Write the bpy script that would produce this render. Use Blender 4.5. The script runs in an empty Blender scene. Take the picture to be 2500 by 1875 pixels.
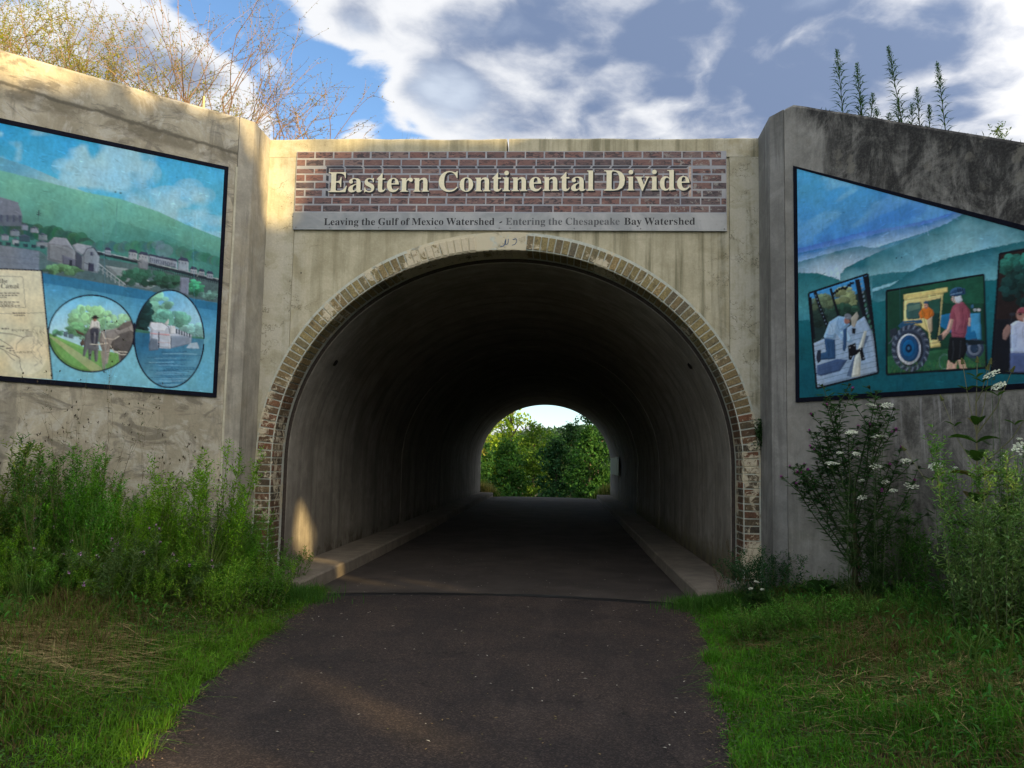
import bpy, math, random
import numpy as np

rng = np.random.default_rng(7)
random.seed(7)
R = math.radians
scene = bpy.context.scene
C = scene.collection

# ------------------------------------------------------------------ camera
CAM = np.array([0.727, -10.9, 1.6])
YAW, PITCH, ROLL = R(-3.38), R(5.35), R(1.136)
fwd = np.array([math.sin(YAW) * math.cos(PITCH), math.cos(YAW) * math.cos(PITCH), math.sin(PITCH)])
rgt = np.cross(fwd, [0, 0, 1]); rgt /= np.linalg.norm(rgt)
upv = np.cross(rgt, fwd)
rgt2 = rgt * math.cos(ROLL) + upv * math.sin(ROLL)
upv2 = -rgt * math.sin(ROLL) + upv * math.cos(ROLL)
from mathutils import Matrix, Vector
cam_data = bpy.data.cameras.new('camera')
cam_data.sensor_width = 36.0
cam_data.lens = 36.0 * 1855.0 / 2212.0
cam_data.clip_start = 0.05
cam_data.clip_end = 3000
cam = bpy.data.objects.new('camera', cam_data)
C.objects.link(cam)
cam.matrix_world = Matrix(((rgt2[0], upv2[0], -fwd[0], CAM[0]), (rgt2[1], upv2[1], -fwd[1], CAM[1]),
                           (rgt2[2], upv2[2], -fwd[2], CAM[2]), (0, 0, 0, 1)))
scene.camera = cam

# ------------------------------------------------------------------ sun, sky, exposure
SUN_AZ, SUN_EL = 45.0, 13.0            # degrees: azimuth to the right of straight behind the camera
SUN = np.array([math.sin(R(SUN_AZ)) * math.cos(R(SUN_EL)), -math.cos(R(SUN_AZ)) * math.cos(R(SUN_EL)), math.sin(R(SUN_EL))])
sun_data = bpy.data.lights.new('sun', 'SUN')
sun_data.energy = 4.0
sun_data.angle = R(0.55)
sun_data.color = (1.0, 0.71, 0.32)
sun = bpy.data.objects.new('sun', sun_data)
C.objects.link(sun)
sun.rotation_euler = Vector(SUN).to_track_quat('Z', 'Y').to_euler()

scene.view_settings.view_transform = 'Standard'
scene.view_settings.look = 'None'
scene.view_settings.exposure = 1.33
scene.view_settings.gamma = 1.0
scene.view_settings.use_curve_mapping = False
scene.render.engine = 'CYCLES'
scene.cycles.max_bounces = 8
scene.cycles.diffuse_bounces = 5
scene.cycles.transparent_max_bounces = 6
scene.cycles.use_denoising = True


# ---- node helpers
class NT:
    def __init__(self, tree):
        self.t = tree
        self.n = tree.nodes
        self.l = tree.links

    def new(self, kind, **kw):
        nd = self.n.new(kind)
        for k, v in kw.items():
            setattr(nd, k, v)
        return nd

    def put(self, sock, v):
        if hasattr(v, 'is_linked') or isinstance(v, bpy.types.NodeSocket):
            self.l.new(v, sock)
        elif v is not None:
            if sock.type == 'RGBA' and len(v) == 3:
                v = (*v, 1)
            sock.default_value = v

    def math(self, op, a, b=None, c=None, clamp=False):
        nd = self.new('ShaderNodeMath', operation=op, use_clamp=clamp)
        self.put(nd.inputs[0], a)
        if b is not None: self.put(nd.inputs[1], b)
        if c is not None: self.put(nd.inputs[2], c)
        return nd.outputs[0]

    def vmath(self, op, a, b=None):
        nd = self.new('ShaderNodeVectorMath', operation=op)
        self.put(nd.inputs[0], a)
        if b is not None: self.put(nd.inputs[1], b)
        return nd

    def scale(self, v, s):
        return self.vmath('MULTIPLY', v, s).outputs[0]

    def noise(self, vec, scale, detail=5, rough=0.55, dist=0.0):
        nd = self.new('ShaderNodeTexNoise')
        self.put(nd.inputs['Vector'], vec)
        nd.inputs['Scale'].default_value = scale
        nd.inputs['Detail'].default_value = detail
        nd.inputs['Roughness'].default_value = rough
        nd.inputs['Distortion'].default_value = dist
        return nd.outputs['Fac']

    def voro(self, vec, scale, feature='F1', out='Distance'):
        nd = self.new('ShaderNodeTexVoronoi', feature=feature)
        self.put(nd.inputs['Vector'], vec)
        nd.inputs['Scale'].default_value = scale
        return nd.outputs[out]

    def step(self, v, lo, hi):
        nd = self.new('ShaderNodeMapRange', interpolation_type='SMOOTHSTEP')
        self.put(nd.inputs['Value'], v)
        nd.inputs['From Min'].default_value = lo
        nd.inputs['From Max'].default_value = hi
        return nd.outputs['Result']

    def mix(self, f, a, b, mode='MIX'):
        nd = self.new('ShaderNodeMix', data_type='RGBA', blend_type=mode)
        self.put(nd.inputs[0], f)
        self.put(nd.inputs[6], a)
        self.put(nd.inputs[7], b)
        return nd.outputs[2]

    def sep(self, v):
        nd = self.new('ShaderNodeSeparateXYZ')
        self.put(nd.inputs[0], v)
        return nd.outputs

    def comb(self, x, y, z):
        nd = self.new('ShaderNodeCombineXYZ')
        for s, v in zip(nd.inputs, (x, y, z)):
            self.put(s, v)
        return nd.outputs[0]

    def ramp(self, f, stops, interp='LINEAR'):
        nd = self.new('ShaderNodeValToRGB')
        self.put(nd.inputs[0], f)
        cr = nd.color_ramp
        cr.interpolation = interp
        while len(cr.elements) < len(stops):
            cr.elements.new(0.5)
        for e, (p, c) in zip(cr.elements, stops):
            e.position = p
            e.color = (*c, 1)
        return nd.outputs[0]

    def bump(self, h, strength=0.3, dist=0.01):
        nd = self.new('ShaderNodeBump')
        nd.inputs['Strength'].default_value = strength
        nd.inputs['Distance'].default_value = dist
        self.put(nd.inputs['Height'], h)
        return nd.outputs[0]


def srgb(r, g, b):
    f = lambda v: (v / 255 / 12.92) if v <= 10 else ((v / 255 + 0.055) / 1.055) ** 2.4
    return (f(r), f(g), f(b))


# ---- world: clear-air sky with broken cloud drifting through it
world = bpy.data.worlds.new('World')
scene.world = world
world.use_nodes = True
wt = NT(world.node_tree)
wt.n.clear()
sky = wt.new('ShaderNodeTexSky', sky_type='NISHITA')
sky.sun_disc = False
sky.sun_elevation = R(SUN_EL)
sky.sun_rotation = R(180 - SUN_AZ)
sky.altitude = 700
sky.air_density = 1.0
sky.dust_density = 0.6
sky.ozone_density = 3.0
d = wt.new('ShaderNodeTexCoord').outputs['Generated']
dn = wt.vmath('NORMALIZE', d).outputs[0]
dx, dy, dz = wt.sep(dn)
den = wt.math('ADD', wt.math('MAXIMUM', dz, 0.02), 0.22)
flat = wt.comb(wt.math('DIVIDE', dx, den), wt.math('DIVIDE', dy, den), 0.37)
warp = wt.noise(flat, 1.6, 4, 0.6)
flatw = wt.vmath('ADD', flat, wt.comb(wt.math('MULTIPLY', warp, 0.30), wt.math('MULTIPLY', warp, 0.22), wt.math('MULTIPLY', warp, 0.4))).outputs[0]
n1 = wt.noise(flatw, 1.5, 10, 0.60, 0.0)
n2 = wt.noise(flatw, 4.4, 8, 0.56, 0.0)
n3 = wt.noise(flat, 0.9, 3, 0.5)
b1 = wt.math('SUBTRACT', 1.0, wt.voro(flatw, 5.5)); b2 = wt.math('SUBTRACT', 1.0, wt.voro(flatw, 13.0))
puff = wt.math('ADD', wt.math('MULTIPLY', b1, 0.62), wt.math('MULTIPLY', b2, 0.38))    # cauliflower heads


def blob(vec, power, amt):
    v = np.array(vec); v = v / np.linalg.norm(v)
    dt = wt.vmath('DOT_PRODUCT', dn, tuple(v)).outputs['Value']
    return wt.math('MULTIPLY', wt.math('POWER', wt.math('MAXIMUM', dt, 0.0), power), amt)


cover = wt.math('ADD', wt.math('MULTIPLY', n1, 0.95), wt.math('ADD', wt.math('MULTIPLY', n2, 0.30), wt.math('MULTIPLY', wt.noise(flatw, 13.0, 6, 0.6), 0.10)))
for v, p, a in (((-0.33, 0.84, 0.43), 260, -0.22), ((-0.25, 0.885, 0.39), 420, -0.22), ((-0.45, 0.80, 0.39), 260, 0.16), ((-0.235, 0.848, 0.475), 700, 0.22),
                ((-0.36, 0.85, 0.385), 900, 0.24), ((-0.23, 0.905, 0.36), 2500, 0.20), ((-0.29, 0.87, 0.40), 4000, 0.16), ((-0.31, 0.855, 0.415), 6000, 0.12),
                ((-0.135, 0.90, 0.41), 420, 0.24), ((0.0, 0.925, 0.38), 500, 0.20), ((0.08, 0.87, 0.46), 45, 0.22), ((0.34, 0.84, 0.42), 45, 0.24)):
    cover = wt.math('ADD', cover, blob(v, p, a))
cover = wt.math('ADD', cover, wt.math('MULTIPLY', wt.math('SUBTRACT', puff, 0.62), 0.32))
mask = wt.math('MULTIPLY', wt.step(cover, 0.57, 0.67), wt.step(dz, -0.02, 0.03))
thick = wt.step(cover, 0.70, 0.92)
n4 = wt.noise(flatw, 2.6, 8, 0.55, 0.0)
bil = wt.math('ADD', wt.math('ADD', wt.math('MULTIPLY', n4, 0.75), wt.math('MULTIPLY', n2, 0.26)), wt.math('MULTIPLY', wt.math('SUBTRACT', puff, 0.62), 0.30))
for v, p, a in (((0.02, 0.89, 0.455), 160, -0.16), ((0.14, 0.89, 0.43), 200, -0.08), ((0.25, 0.86, 0.44), 500, 0.08), ((0.38, 0.83, 0.41), 90, -0.10), ((-0.10, 0.86, 0.49), 500, -0.10), ((0.04, 0.93, 0.37), 700, 0.12), ((-0.14, 0.905, 0.40), 500, 0.16)):
    bil = wt.math('ADD', bil, blob(v, p, a))
lit = wt.step(bil, 0.45, 0.78)
dark = wt.mix(lit, srgb(112, 134, 172), srgb(214, 226, 243))
white = srgb(246, 248, 252)
ccol = wt.mix(wt.math('MULTIPLY', thick, 0.95), white, dark)
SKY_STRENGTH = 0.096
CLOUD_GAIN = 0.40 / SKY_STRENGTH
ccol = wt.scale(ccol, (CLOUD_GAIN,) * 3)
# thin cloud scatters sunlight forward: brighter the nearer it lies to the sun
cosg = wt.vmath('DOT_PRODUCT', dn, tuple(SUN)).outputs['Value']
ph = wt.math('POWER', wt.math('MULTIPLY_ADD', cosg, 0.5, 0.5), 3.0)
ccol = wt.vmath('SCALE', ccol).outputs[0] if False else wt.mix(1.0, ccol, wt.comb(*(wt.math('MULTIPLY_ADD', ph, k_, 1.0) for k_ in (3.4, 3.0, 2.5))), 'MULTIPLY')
bg = wt.new('ShaderNodeBackground')
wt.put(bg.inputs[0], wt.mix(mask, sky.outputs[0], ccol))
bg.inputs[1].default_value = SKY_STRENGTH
wo = wt.new('ShaderNodeOutputWorld')
wt.l.new(bg.outputs[0], wo.inputs[0])


# ------------------------------------------------------------------ geometry helpers
class G:
    """collects vertices, quads and triangles (numpy) and links them as ONE mesh object"""

    def __init__(self):
        self.v, self.q, self.t, self.c, self.n = [], [], [], [], 0

    def add(self, v, q=None, t=None, col=None):
        v = np.asarray(v, float).reshape(-1, 3)
        if q is not None and len(q): self.q.append(np.asarray(q, int).reshape(-1, 4) + self.n)
        if t is not None and len(t): self.t.append(np.asarray(t, int).reshape(-1, 3) + self.n)
        c = np.ones((len(v), 3)) if col is None else np.broadcast_to(np.asarray(col, float), (len(v), 3))
        self.v.append(v); self.c.append(c); self.n += len(v)
        return self

    def box(self, x0, x1, y0, y1, z0, z1, col=None):
        v = [(x, y, z) for z in (z0, z1) for y in (y0, y1) for x in (x0, x1)]
        return self.add(v, q=[(0, 2, 3, 1), (4, 5, 7, 6), (0, 1, 5, 4), (2, 6, 7, 3), (0, 4, 6, 2), (1, 3, 7, 5)], col=col)

    def tube(self, pts, r0, r1=None, sides=4, col=None):
        P = np.asarray(pts, float); m = len(P)
        rr = np.linspace(r0, r0 if r1 is None else r1, m)
        T = np.gradient(P, axis=0); T /= np.linalg.norm(T, axis=1)[:, None] + 1e-9
        ref = np.array([0.31, 0.17, 0.2]) if abs(T[0][2]) > 0.7 else np.array([0, 0, 1.0])
        A = np.cross(T, ref); A /= np.linalg.norm(A, axis=1)[:, None] + 1e-9
        B = np.cross(T, A)
        th = np.arange(sides) / sides * 2 * np.pi
        V = P[:, None] + rr[:, None, None] * (np.cos(th)[None, :, None] * A[:, None] + np.sin(th)[None, :, None] * B[:, None])
        q = []
        for i in range(m - 1):
            for j in range(sides):
                k = (j + 1) % sides
                q.append((i * sides + j, i * sides + k, (i + 1) * sides + k, (i + 1) * sides + j))
        cap = [(( m - 1) * sides, (m - 1) * sides + j, (m - 1) * sides + j + 1) for j in range(1, sides - 1)]
        return self.add(V.reshape(-1, 3), q=q, t=cap, col=col)

    def leaves(self, P, D, L, W, col, droop=0.15, fold=0.18, mid=0.45):
        P = np.asarray(P, float); n = len(P)
        if n == 0: return self
        D = np.asarray(D, float); D = D / (np.linalg.norm(D, axis=1)[:, None] + 1e-9)
        L = np.broadcast_to(np.asarray(L, float), (n,))[:, None]
        W = np.broadcast_to(np.asarray(W, float), (n,))[:, None]
        Z = np.array([0, 0, 1.0])
        S = np.cross(D, Z); S /= np.linalg.norm(S, axis=1)[:, None] + 1e-6
        U = np.cross(S, D)
        a = P
        m = P + D * L * mid + U * W * fold
        l = m - S * W * 0.5
        r = m + S * W * 0.5
        tip = P + D * L - Z * L * droop
        V = np.stack([a, r, tip, l], 1).reshape(-1, 3)
        col = np.broadcast_to(np.asarray(col, float), (n, 3))
        return self.add(V, q=np.arange(4 * n).reshape(-1, 4), col=np.repeat(col, 4, 0))

    def cards(self, P, size, col, up=0.35):
        """randomly turned leaf-clump faces (a bent quad each)"""
        P = np.asarray(P, float); n = len(P)
        if n == 0: return self
        N = rng.normal(size=(n, 3)); N[:, 2] += up; N /= np.linalg.norm(N, axis=1)[:, None]
        A = np.cross(N, rng.normal(size=(n, 3))); A /= np.linalg.norm(A, axis=1)[:, None]
        B = np.cross(N, A)
        s = np.broadcast_to(np.asarray(size, float), (n,))[:, None]
        k = rng.uniform(0.45, 0.8, (n, 1))
        V = np.stack([P - A * s, P + B * s * k + N * s * 0.25, P + A * s, P - B * s * k + N * s * 0.15], 1).reshape(-1, 3)
        col = np.broadcast_to(np.asarray(col, float), (n, 3))
        return self.add(V, q=np.arange(4 * n).reshape(-1, 4), col=np.repeat(col, 4, 0))

    def mesh(self, name, mat, smooth=False, tint=False):
        me = bpy.data.meshes.new(name)
        v = np.concatenate(self.v) if self.v else np.zeros((0, 3))
        q = np.concatenate(self.q) if self.q else np.zeros((0, 4), int)
        t = np.concatenate(self.t) if self.t else np.zeros((0, 3), int)
        me.vertices.add(len(v)); me.vertices.foreach_set('co', v.ravel())
        nl = q.size + t.size
        me.loops.add(nl)
        me.loops.foreach_set('vertex_index', np.concatenate([q.ravel(), t.ravel()]).astype(np.int32))
        me.polygons.add(len(q) + len(t))
        st = np.concatenate([np.arange(len(q)) * 4, q.size + np.arange(len(t)) * 3])
        me.polygons.foreach_set('loop_start', st.astype(np.int32))
        me.polygons.foreach_set('use_smooth', np.full(len(q) + len(t), bool(smooth)))
        if tint:
            at = me.color_attributes.new('tint', 'FLOAT_COLOR', 'POINT')
            c = np.concatenate(self.c)
            at.data.foreach_set('color', np.concatenate([c, np.ones((len(c), 1))], 1).astype(np.float32).ravel())
        me.update(calc_edges=True)
        me.validate()
        me.materials.append(mat)
        return me

    def build(self, name, mat, parent=None, smooth=False, tint=False):
        o = bpy.data.objects.new(name, self.mesh(name, mat, smooth, tint))
        C.objects.link(o)
        if parent is not None: o.parent = parent
        return o


def tag(o, label=None, cat=None, group=None, kind=None):
    if label: o['label'] = label
    if cat: o['category'] = cat
    if group: o['group'] = group
    if kind: o['kind'] = kind
    return o


def thing(name, label, cat, loc=(0, 0, 0), rotz=0.0, group=None):
    o = bpy.data.objects.new(name, None)
    o.empty_display_size = 0.2
    C.objects.link(o)
    o.location = loc
    o.rotation_euler = (0, 0, rotz)
    return tag(o, label, cat, group)


def copy_thing(root, loc, rotz=0.0, scale=1.0, label=None, group=None):
    r = root.copy(); C.objects.link(r)
    r.location = loc; r.rotation_euler = (0, 0, rotz); r.scale = (scale,) * 3
    if label: r['label'] = label
    if group: r['group'] = group
    for ch in list(root.children):
        c = ch.copy(); C.objects.link(c); c.parent = r
        for g in list(ch.children):
            e = g.copy(); C.objects.link(e); e.parent = c
    return r


# ------------------------------------------------------------------ materials
def material(name, rough=0.85, spec=0.3):
    m = bpy.data.materials.new(name)
    m.use_nodes = True
    nt = NT(m.node_tree)
    b = nt.n['Principled BSDF']
    b.inputs['Roughness'].default_value = rough
    b.inputs['Specular IOR Level'].default_value = spec
    return m, nt, b


def plain(name, col, rough=0.7, spec=0.3, var=0.25, scale=30, metal=0.0):
    m, nt, b = material(name, rough, spec)
    co = nt.new('ShaderNodeTexCoord').outputs['Object']
    f = nt.noise(co, scale, 4)
    nt.put(b.inputs['Base Color'], nt.mix(nt.step(f, 0.3, 0.7), tuple(c * (1 - var) for c in col), tuple(min(1, c * (1 + var)) for c in col)))
    b.inputs['Metallic'].default_value = metal
    return m


def tinted(name, rough=0.6, spec=0.25, trans=0.3, soft=True):
    """vegetation: colour from the 'tint' attribute, some light coming through the blades"""
    m, nt, b = material(name, rough, spec)
    a = nt.new('ShaderNodeAttribute', attribute_name='tint').outputs['Color']
    nt.put(b.inputs['Base Color'], a)
    if trans > 0:
        tr = nt.new('ShaderNodeBsdfTranslucent')
        nt.put(tr.inputs[0], nt.mix(1.0, a, (0.95, 1.25, 0.45), 'MULTIPLY'))
        mx = nt.new('ShaderNodeMixShader')
        mx.inputs[0].default_value = trans
        nt.l.new(b.outputs[0], mx.inputs[1]); nt.l.new(tr.outputs[0], mx.inputs[2])
        nt.l.new(mx.outputs[0], nt.n['Material Output'].inputs[0])
    return m


def concrete(name, base, dark, light, streak=0.6, blotch=0.5, mildew=None, cracks=0.0, warm=None, shift=(0, 0, 0)):
    """board-cast weathered concrete; object coordinates in metres, z up"""
    m, nt, b = material(name, 0.92, 0.2)
    co = nt.new('ShaderNodeTexCoord').outputs['Object']
    co = nt.vmath('ADD', co, shift).outputs[0]
    x, y, z = nt.sep(co)
    big = nt.noise(co, 0.9, 6, 0.6, 0.4)
    med = nt.noise(co, 3.3, 7, 0.62, 0.5)
    fine = nt.noise(co, 38, 5, 0.6)
    vst = nt.noise(nt.scale(co, (5.5, 5.5, 0.42)), 1.0, 6, 0.65, 0.3)
    vs2 = nt.noise(nt.scale(co, (17, 17, 0.7)), 1.0, 5, 0.6)
    c = nt.mix(nt.step(med, 0.28, 0.72), tuple(v * 0.82 for v in base), light)
    c = nt.mix(nt.math('MULTIPLY', nt.step(big, 0.42, 0.66), blotch), c, dark)
    sf = nt.math('MULTIPLY', nt.step(vst, 0.50, 0.70), streak)
    c = nt.mix(sf, c, dark)
    sf2 = nt.math('MULTIPLY', nt.step(vs2, 0.55, 0.75), streak * 0.5)
    c = nt.mix(sf2, c, tuple(v * 0.8 for v in dark))
    if warm:
        c = nt.mix(nt.math('MULTIPLY', nt.step(nt.noise(co, 1.7, 5, 0.6), 0.48, 0.68), 0.55), c, warm)
    if mildew:
        c = mildew(nt, c, co, x, z, med, vst, fine)
    pit = nt.step(nt.voro(co, 26), 0.0, 0.11)
    pm = nt.math('MULTIPLY', nt.math('SUBTRACT', 1.0, pit), nt.step(nt.noise(co, 7, 3), 0.55, 0.65))
    c = nt.mix(nt.math('MULTIPLY', pm, 0.75), c, tuple(v * 0.25 for v in dark))
    if cracks:
        wv = nt.vmath('ADD', nt.scale(co, (0.6, 1, 2.2)), nt.scale(nt.comb(nt.noise(co, 4.2, 5, 0.7), nt.noise(co, 5.1, 5, 0.7), nt.noise(co, 6.3, 5, 0.7)), (0.55, 0.55, 0.9))).outputs[0]
        cr = nt.voro(wv, 2.3, 'DISTANCE_TO_EDGE')
        line = nt.math('SUBTRACT', 1.0, nt.step(cr, 0.004, 0.016))
        edge = nt.step(nt.math('ABSOLUTE', x), 2.1, 2.9)
        gate = nt.math('MULTIPLY', nt.step(nt.noise(co, 2.1, 3), 0.50, 0.56), nt.math('MULTIPLY', edge, cracks))
        c = nt.mix(nt.math('MULTIPLY', line, gate), c, tuple(v * 0.35 for v in dark))
    c = nt.mix(0.35, c, nt.ramp(fine, [(0.3, (0.45,) * 3), (0.7, (1.5,) * 3)]), 'MULTIPLY') if False else nt.mix(nt.step(fine, 0.35, 0.8), nt.mix(1.0, c, (0.86, 0.86, 0.86), 'MULTIPLY'), c)
    nt.put(b.inputs['Base Color'], c)
    hgt = nt.math('ADD', nt.math('MULTIPLY', fine, 0.5), nt.math('ADD', nt.math('MULTIPLY', med, 0.8), nt.math('MULTIPLY', pit, 0.35)))
    nt.put(b.inputs['Normal'], nt.bump(hgt, 0.45, 0.012))
    return m


# ------------------------------------------------------------------ the setting: ground, path, embankment
def sm(t):
    t = np.clip(t, 0, 1)
    return t * t * (3 - 2 * t)


def lattice(seed, n=64):
    return np.random.default_rng(seed).random((n, n))


_lat = lattice(11)


def vnoise(x, y, s):
    x = np.asarray(x, float) * s; y = np.asarray(y, float) * s
    xi = np.floor(x).astype(int); yi = np.floor(y).astype(int)
    fx = sm(x - xi); fy = sm(y - yi)
    g = lambda a, b: _lat[a % 64, b % 64]
    return (g(xi, yi) * (1 - fx) + g(xi + 1, yi) * fx) * (1 - fy) + (g(xi, yi + 1) * (1 - fx) + g(xi + 1, yi + 1) * fx) * fy


PE_Y = [-60, -14, -10.9, -6.4, -5.0, -2.96, -0.75, 0.5]
PE_L = [-1.25, -1.28, -1.32, -1.51, -1.74, -1.96, -2.10, -2.15]
PE_R = [1.45, 1.45, 1.47, 1.62, 1.82, 2.06, 2.20, 2.22]


def path_edge(y):
    return np.interp(y, PE_Y, PE_L), np.interp(y, PE_Y, PE_R)


def exit_drop(y):
    return np.where(y > 28.4, -0.075 * (y - 28.4), 0.0) + 0.15 * sm(np.asarray(y) / 28.0)


def ground_z(x, y):
    x = np.asarray(x, float); y = np.asarray(y, float)
    l, r = path_edge(y)
    dx = np.maximum(l - x, x - r)
    front = -0.02 + 0.31 * sm((dx + 0.02) / 1.7) + 0.06 * (vnoise(x + 9, y + 5, 1.3) - 0.5) * sm(dx / 0.5) + 0.015 * np.clip(dx - 3, 0, 30)
    front = np.where(dx < 0, -0.03, front)
    beyond = -0.06 + np.maximum(-0.075 * (y - 28.4), -5.0) + 0.22 * sm((np.abs(x) - 2.2) / 2.0) + 0.06 * np.clip(np.abs(x) - 6, 0, 40)
    beyond = beyond + np.clip(y - 150, 0, 200) * 0.02
    return np.where(y < 0.6, front, np.where(y < 28.2, -0.08, beyond))


xs = np.concatenate([[-400, -200, -100, -60, -40, -28, -20, -15, -11, -9], np.arange(-8, 8.01, 0.14), [9, 11, 15, 20, 28, 40, 60, 100, 200, 400]])
ys = np.concatenate([[-400, -200, -90, -50, -35, -26, -20, -17, -14.5, -13], np.arange(-12, 0.75, 0.14), [3, 10, 20, 28.15, 28.25, 30, 33, 37, 42, 48, 55, 63, 72, 85, 95, 110, 140, 200, 400]])
X, Y = np.meshgrid(xs, ys)
V = np.stack([X, Y, ground_z(X, Y)], -1).reshape(-1, 3)
nx, ny = len(xs), len(ys)
ii, jj = np.meshgrid(np.arange(nx - 1), np.arange(ny - 1))
a = (jj * nx + ii).ravel()
GQ = np.stack([a, a + 1, a + nx + 1, a + nx], 1)
m_ground, nt, b = material('soil_and_thatch', 0.95, 0.1)
co = nt.new('ShaderNodeNewGeometry').outputs['Position']
f1 = nt.noise(co, 2.2, 6, 0.6); f2 = nt.noise(co, 40, 4, 0.6)
c = nt.mix(nt.step(f1, 0.35, 0.65), (0.032, 0.046, 0.014), (0.070, 0.052, 0.026))
c = nt.mix(nt.step(f2, 0.4, 0.7), c, (0.03, 0.026, 0.014))
nt.put(b.inputs['Base Color'], c)
nt.put(b.inputs['Normal'], nt.bump(f2, 0.8, 0.02))
tag(G().add(V, q=GQ).build('ground', m_ground, smooth=True), kind='structure')

# asphalt path, flaring out to the portal
m_asph, nt, b = material('asphalt', 0.9, 0.22)
co = nt.new('ShaderNodeNewGeometry').outputs['Position']
x, y, z = nt.sep(co)
g1 = nt.voro(co, 110, out='Color'); g2 = nt.noise(co, 160, 3, 0.6); g3 = nt.noise(co, 1.1, 5, 0.55, 0.5); g4 = nt.noise(co, 7, 5, 0.6)
gs = nt.sep(g1)[0]
c = nt.mix(nt.step(g3, 0.34, 0.66), (0.0235, 0.0195, 0.0185), (0.037, 0.0285, 0.0245))
c = nt.mix(nt.math('MULTIPLY', nt.step(g4, 0.5, 0.75), 0.5), c, (0.048, 0.035, 0.030))
c = nt.mix(nt.step(gs, 0.60, 0.95), c, nt.mix(1.0, c, (2.4, 2.25, 2.15), 'MULTIPLY'))
c = nt.mix(nt.math('MULTIPLY', nt.step(nt.math('SUBTRACT', 1.0, gs), 0.72, 0.98), 0.7), c, (0.012, 0.011, 0.012))
c = nt.mix(nt.math('MULTIPLY', nt.step(g2, 0.72, 0.8), 0.7), c, (0.22, 0.19, 0.16))
wv = nt.vmath('ADD', co, nt.scale(nt.comb(nt.noise(co, 3.1, 5, 0.7), nt.noise(co, 3.7, 5, 0.7), 0.0), (0.5, 0.5, 0))).outputs[0]
crk = nt.math('SUBTRACT', 1.0, nt.step(nt.voro(nt.scale(wv, (0.55, 0.4, 0)), 1.0, 'DISTANCE_TO_EDGE'), 0.0015, 0.006))
crk = nt.math('MULTIPLY', crk, nt.step(nt.noise(co, 0.9, 3), 0.47, 0.56))
c = nt.mix(nt.math('MULTIPLY', crk, 0.8), c, (0.006, 0.006, 0.006))
dust = nt.math('MULTIPLY', nt.step(nt.noise(nt.scale(co, (2.2, 0.5, 1)), 1.0, 6, 0.65), 0.50, 0.68), 0.42)
c = nt.mix(dust, c, nt.mix(nt.step(gs, 0.3, 0.9), (0.050, 0.038, 0.033), (0.095, 0.075, 0.064)))
nt.put(b.inputs['Base Color'], c)
nt.put(b.inputs['Normal'], nt.bump(nt.math('ADD', nt.math('MULTIPLY', gs, 0.8), g2), 0.75, 0.006))
py = np.concatenate([[-60, -40, -25, -18], np.arange(-14, -0.30, 0.12), [-0.30]])
pl, pr = path_edge(py)
pl = pl + 0.07 * (vnoise(py * 0 + 3, py, 2.1) - 0.5) + 0.045 * (vnoise(py * 0 + 7, py, 7.0) - 0.5)
pr = pr + 0.07 * (vnoise(py * 0 + 13, py, 2.1) - 0.5) + 0.045 * (vnoise(py * 0 + 17, py, 7.0) - 0.5)
seam = lambda xx: -0.27 - 0.075 * (xx - 0.1) ** 2 * 1.05 + 0.02 * np.sin(xx * 3.1)
K = 24
V = []
for yv, l, r in zip(py, pl, pr):
    xx = np.linspace(l, r, K)
    yy = np.where(yv > -1.2, yv + (seam(xx) + 0.30) * sm((yv + 1.2) / 0.9), yv)
    V += [(xa, ya, 0.012 * (1 - ((xa - (l + r) / 2) / (r - l) * 2) ** 2) + 0.004) for xa, ya in zip(xx, yy)]
n = len(py)
ii, jj = np.meshgrid(np.arange(K - 1), np.arange(n - 1)); a = (jj * K + ii).ravel()
path = tag(G().add(V, q=np.stack([a, a + 1, a + K + 1, a + K], 1)).build('path', m_asph, smooth=True), kind='structure')

# tunnel floor (older, browner paving) and the tar seam between the two
m_floor, nt, b = material('old_paving', 0.88, 0.25)
co = nt.new('ShaderNodeNewGeometry').outputs['Position']
g1 = nt.noise(co, 120, 3, 0.6); g3 = nt.noise(co, 1.4, 6, 0.6, 0.6); g4 = nt.noise(nt.scale(co, (3, 0.35, 1)), 1.0, 5, 0.6)
c = nt.mix(nt.step(g3, 0.3, 0.7), (0.038, 0.032, 0.028), (0.064, 0.054, 0.047))
c = nt.mix(nt.math('MULTIPLY', nt.step(g4, 0.5, 0.7), 0.5), c, (0.038, 0.031, 0.027))
c = nt.mix(nt.step(g1, 0.5, 0.75), c, nt.mix(1.0, c, (1.7, 1.65, 1.6), 'MULTIPLY'))
nt.put(b.inputs['Base Color'], c)
nt.put(b.inputs['Normal'], nt.bump(g1, 0.5, 0.005))
fy = np.concatenate([[0.0], np.linspace(0.25, 28.6, 60), [32, 40, 55]])
V = []
for i, yv in enumerate(fy):
    for xa in np.linspace(-2.34, 2.34, K):
        V.append((xa * (1.0 if yv < 28 else 0.75), seam(xa) if i == 0 else yv, float(exit_drop(yv)) + 0.012 * (1 - (xa / 2.34) ** 2)))
n = len(fy)
ii, jj = np.meshgrid(np.arange(K - 1), np.arange(n - 1)); a = (jj * K + ii).ravel()
floor = tag(G().add(V, q=np.stack([a, a + 1, a + K + 1, a + K], 1)).build('tunnel_floor', m_floor, smooth=True), kind='structure')
m_tar = plain('tar', (0.010, 0.010, 0.011), 0.5, 0.4)
g = G(); xx = np.linspace(-2.1, 2.05, 70)
w = 0.085 + 0.05 * vnoise(xx, xx * 0 + 2, 3.0)
yy = seam(xx) - 0.01 + 0.02 * (vnoise(xx, xx * 0 + 8, 6.0) - 0.5)
zz = 0.022 + 0 * xx
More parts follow.
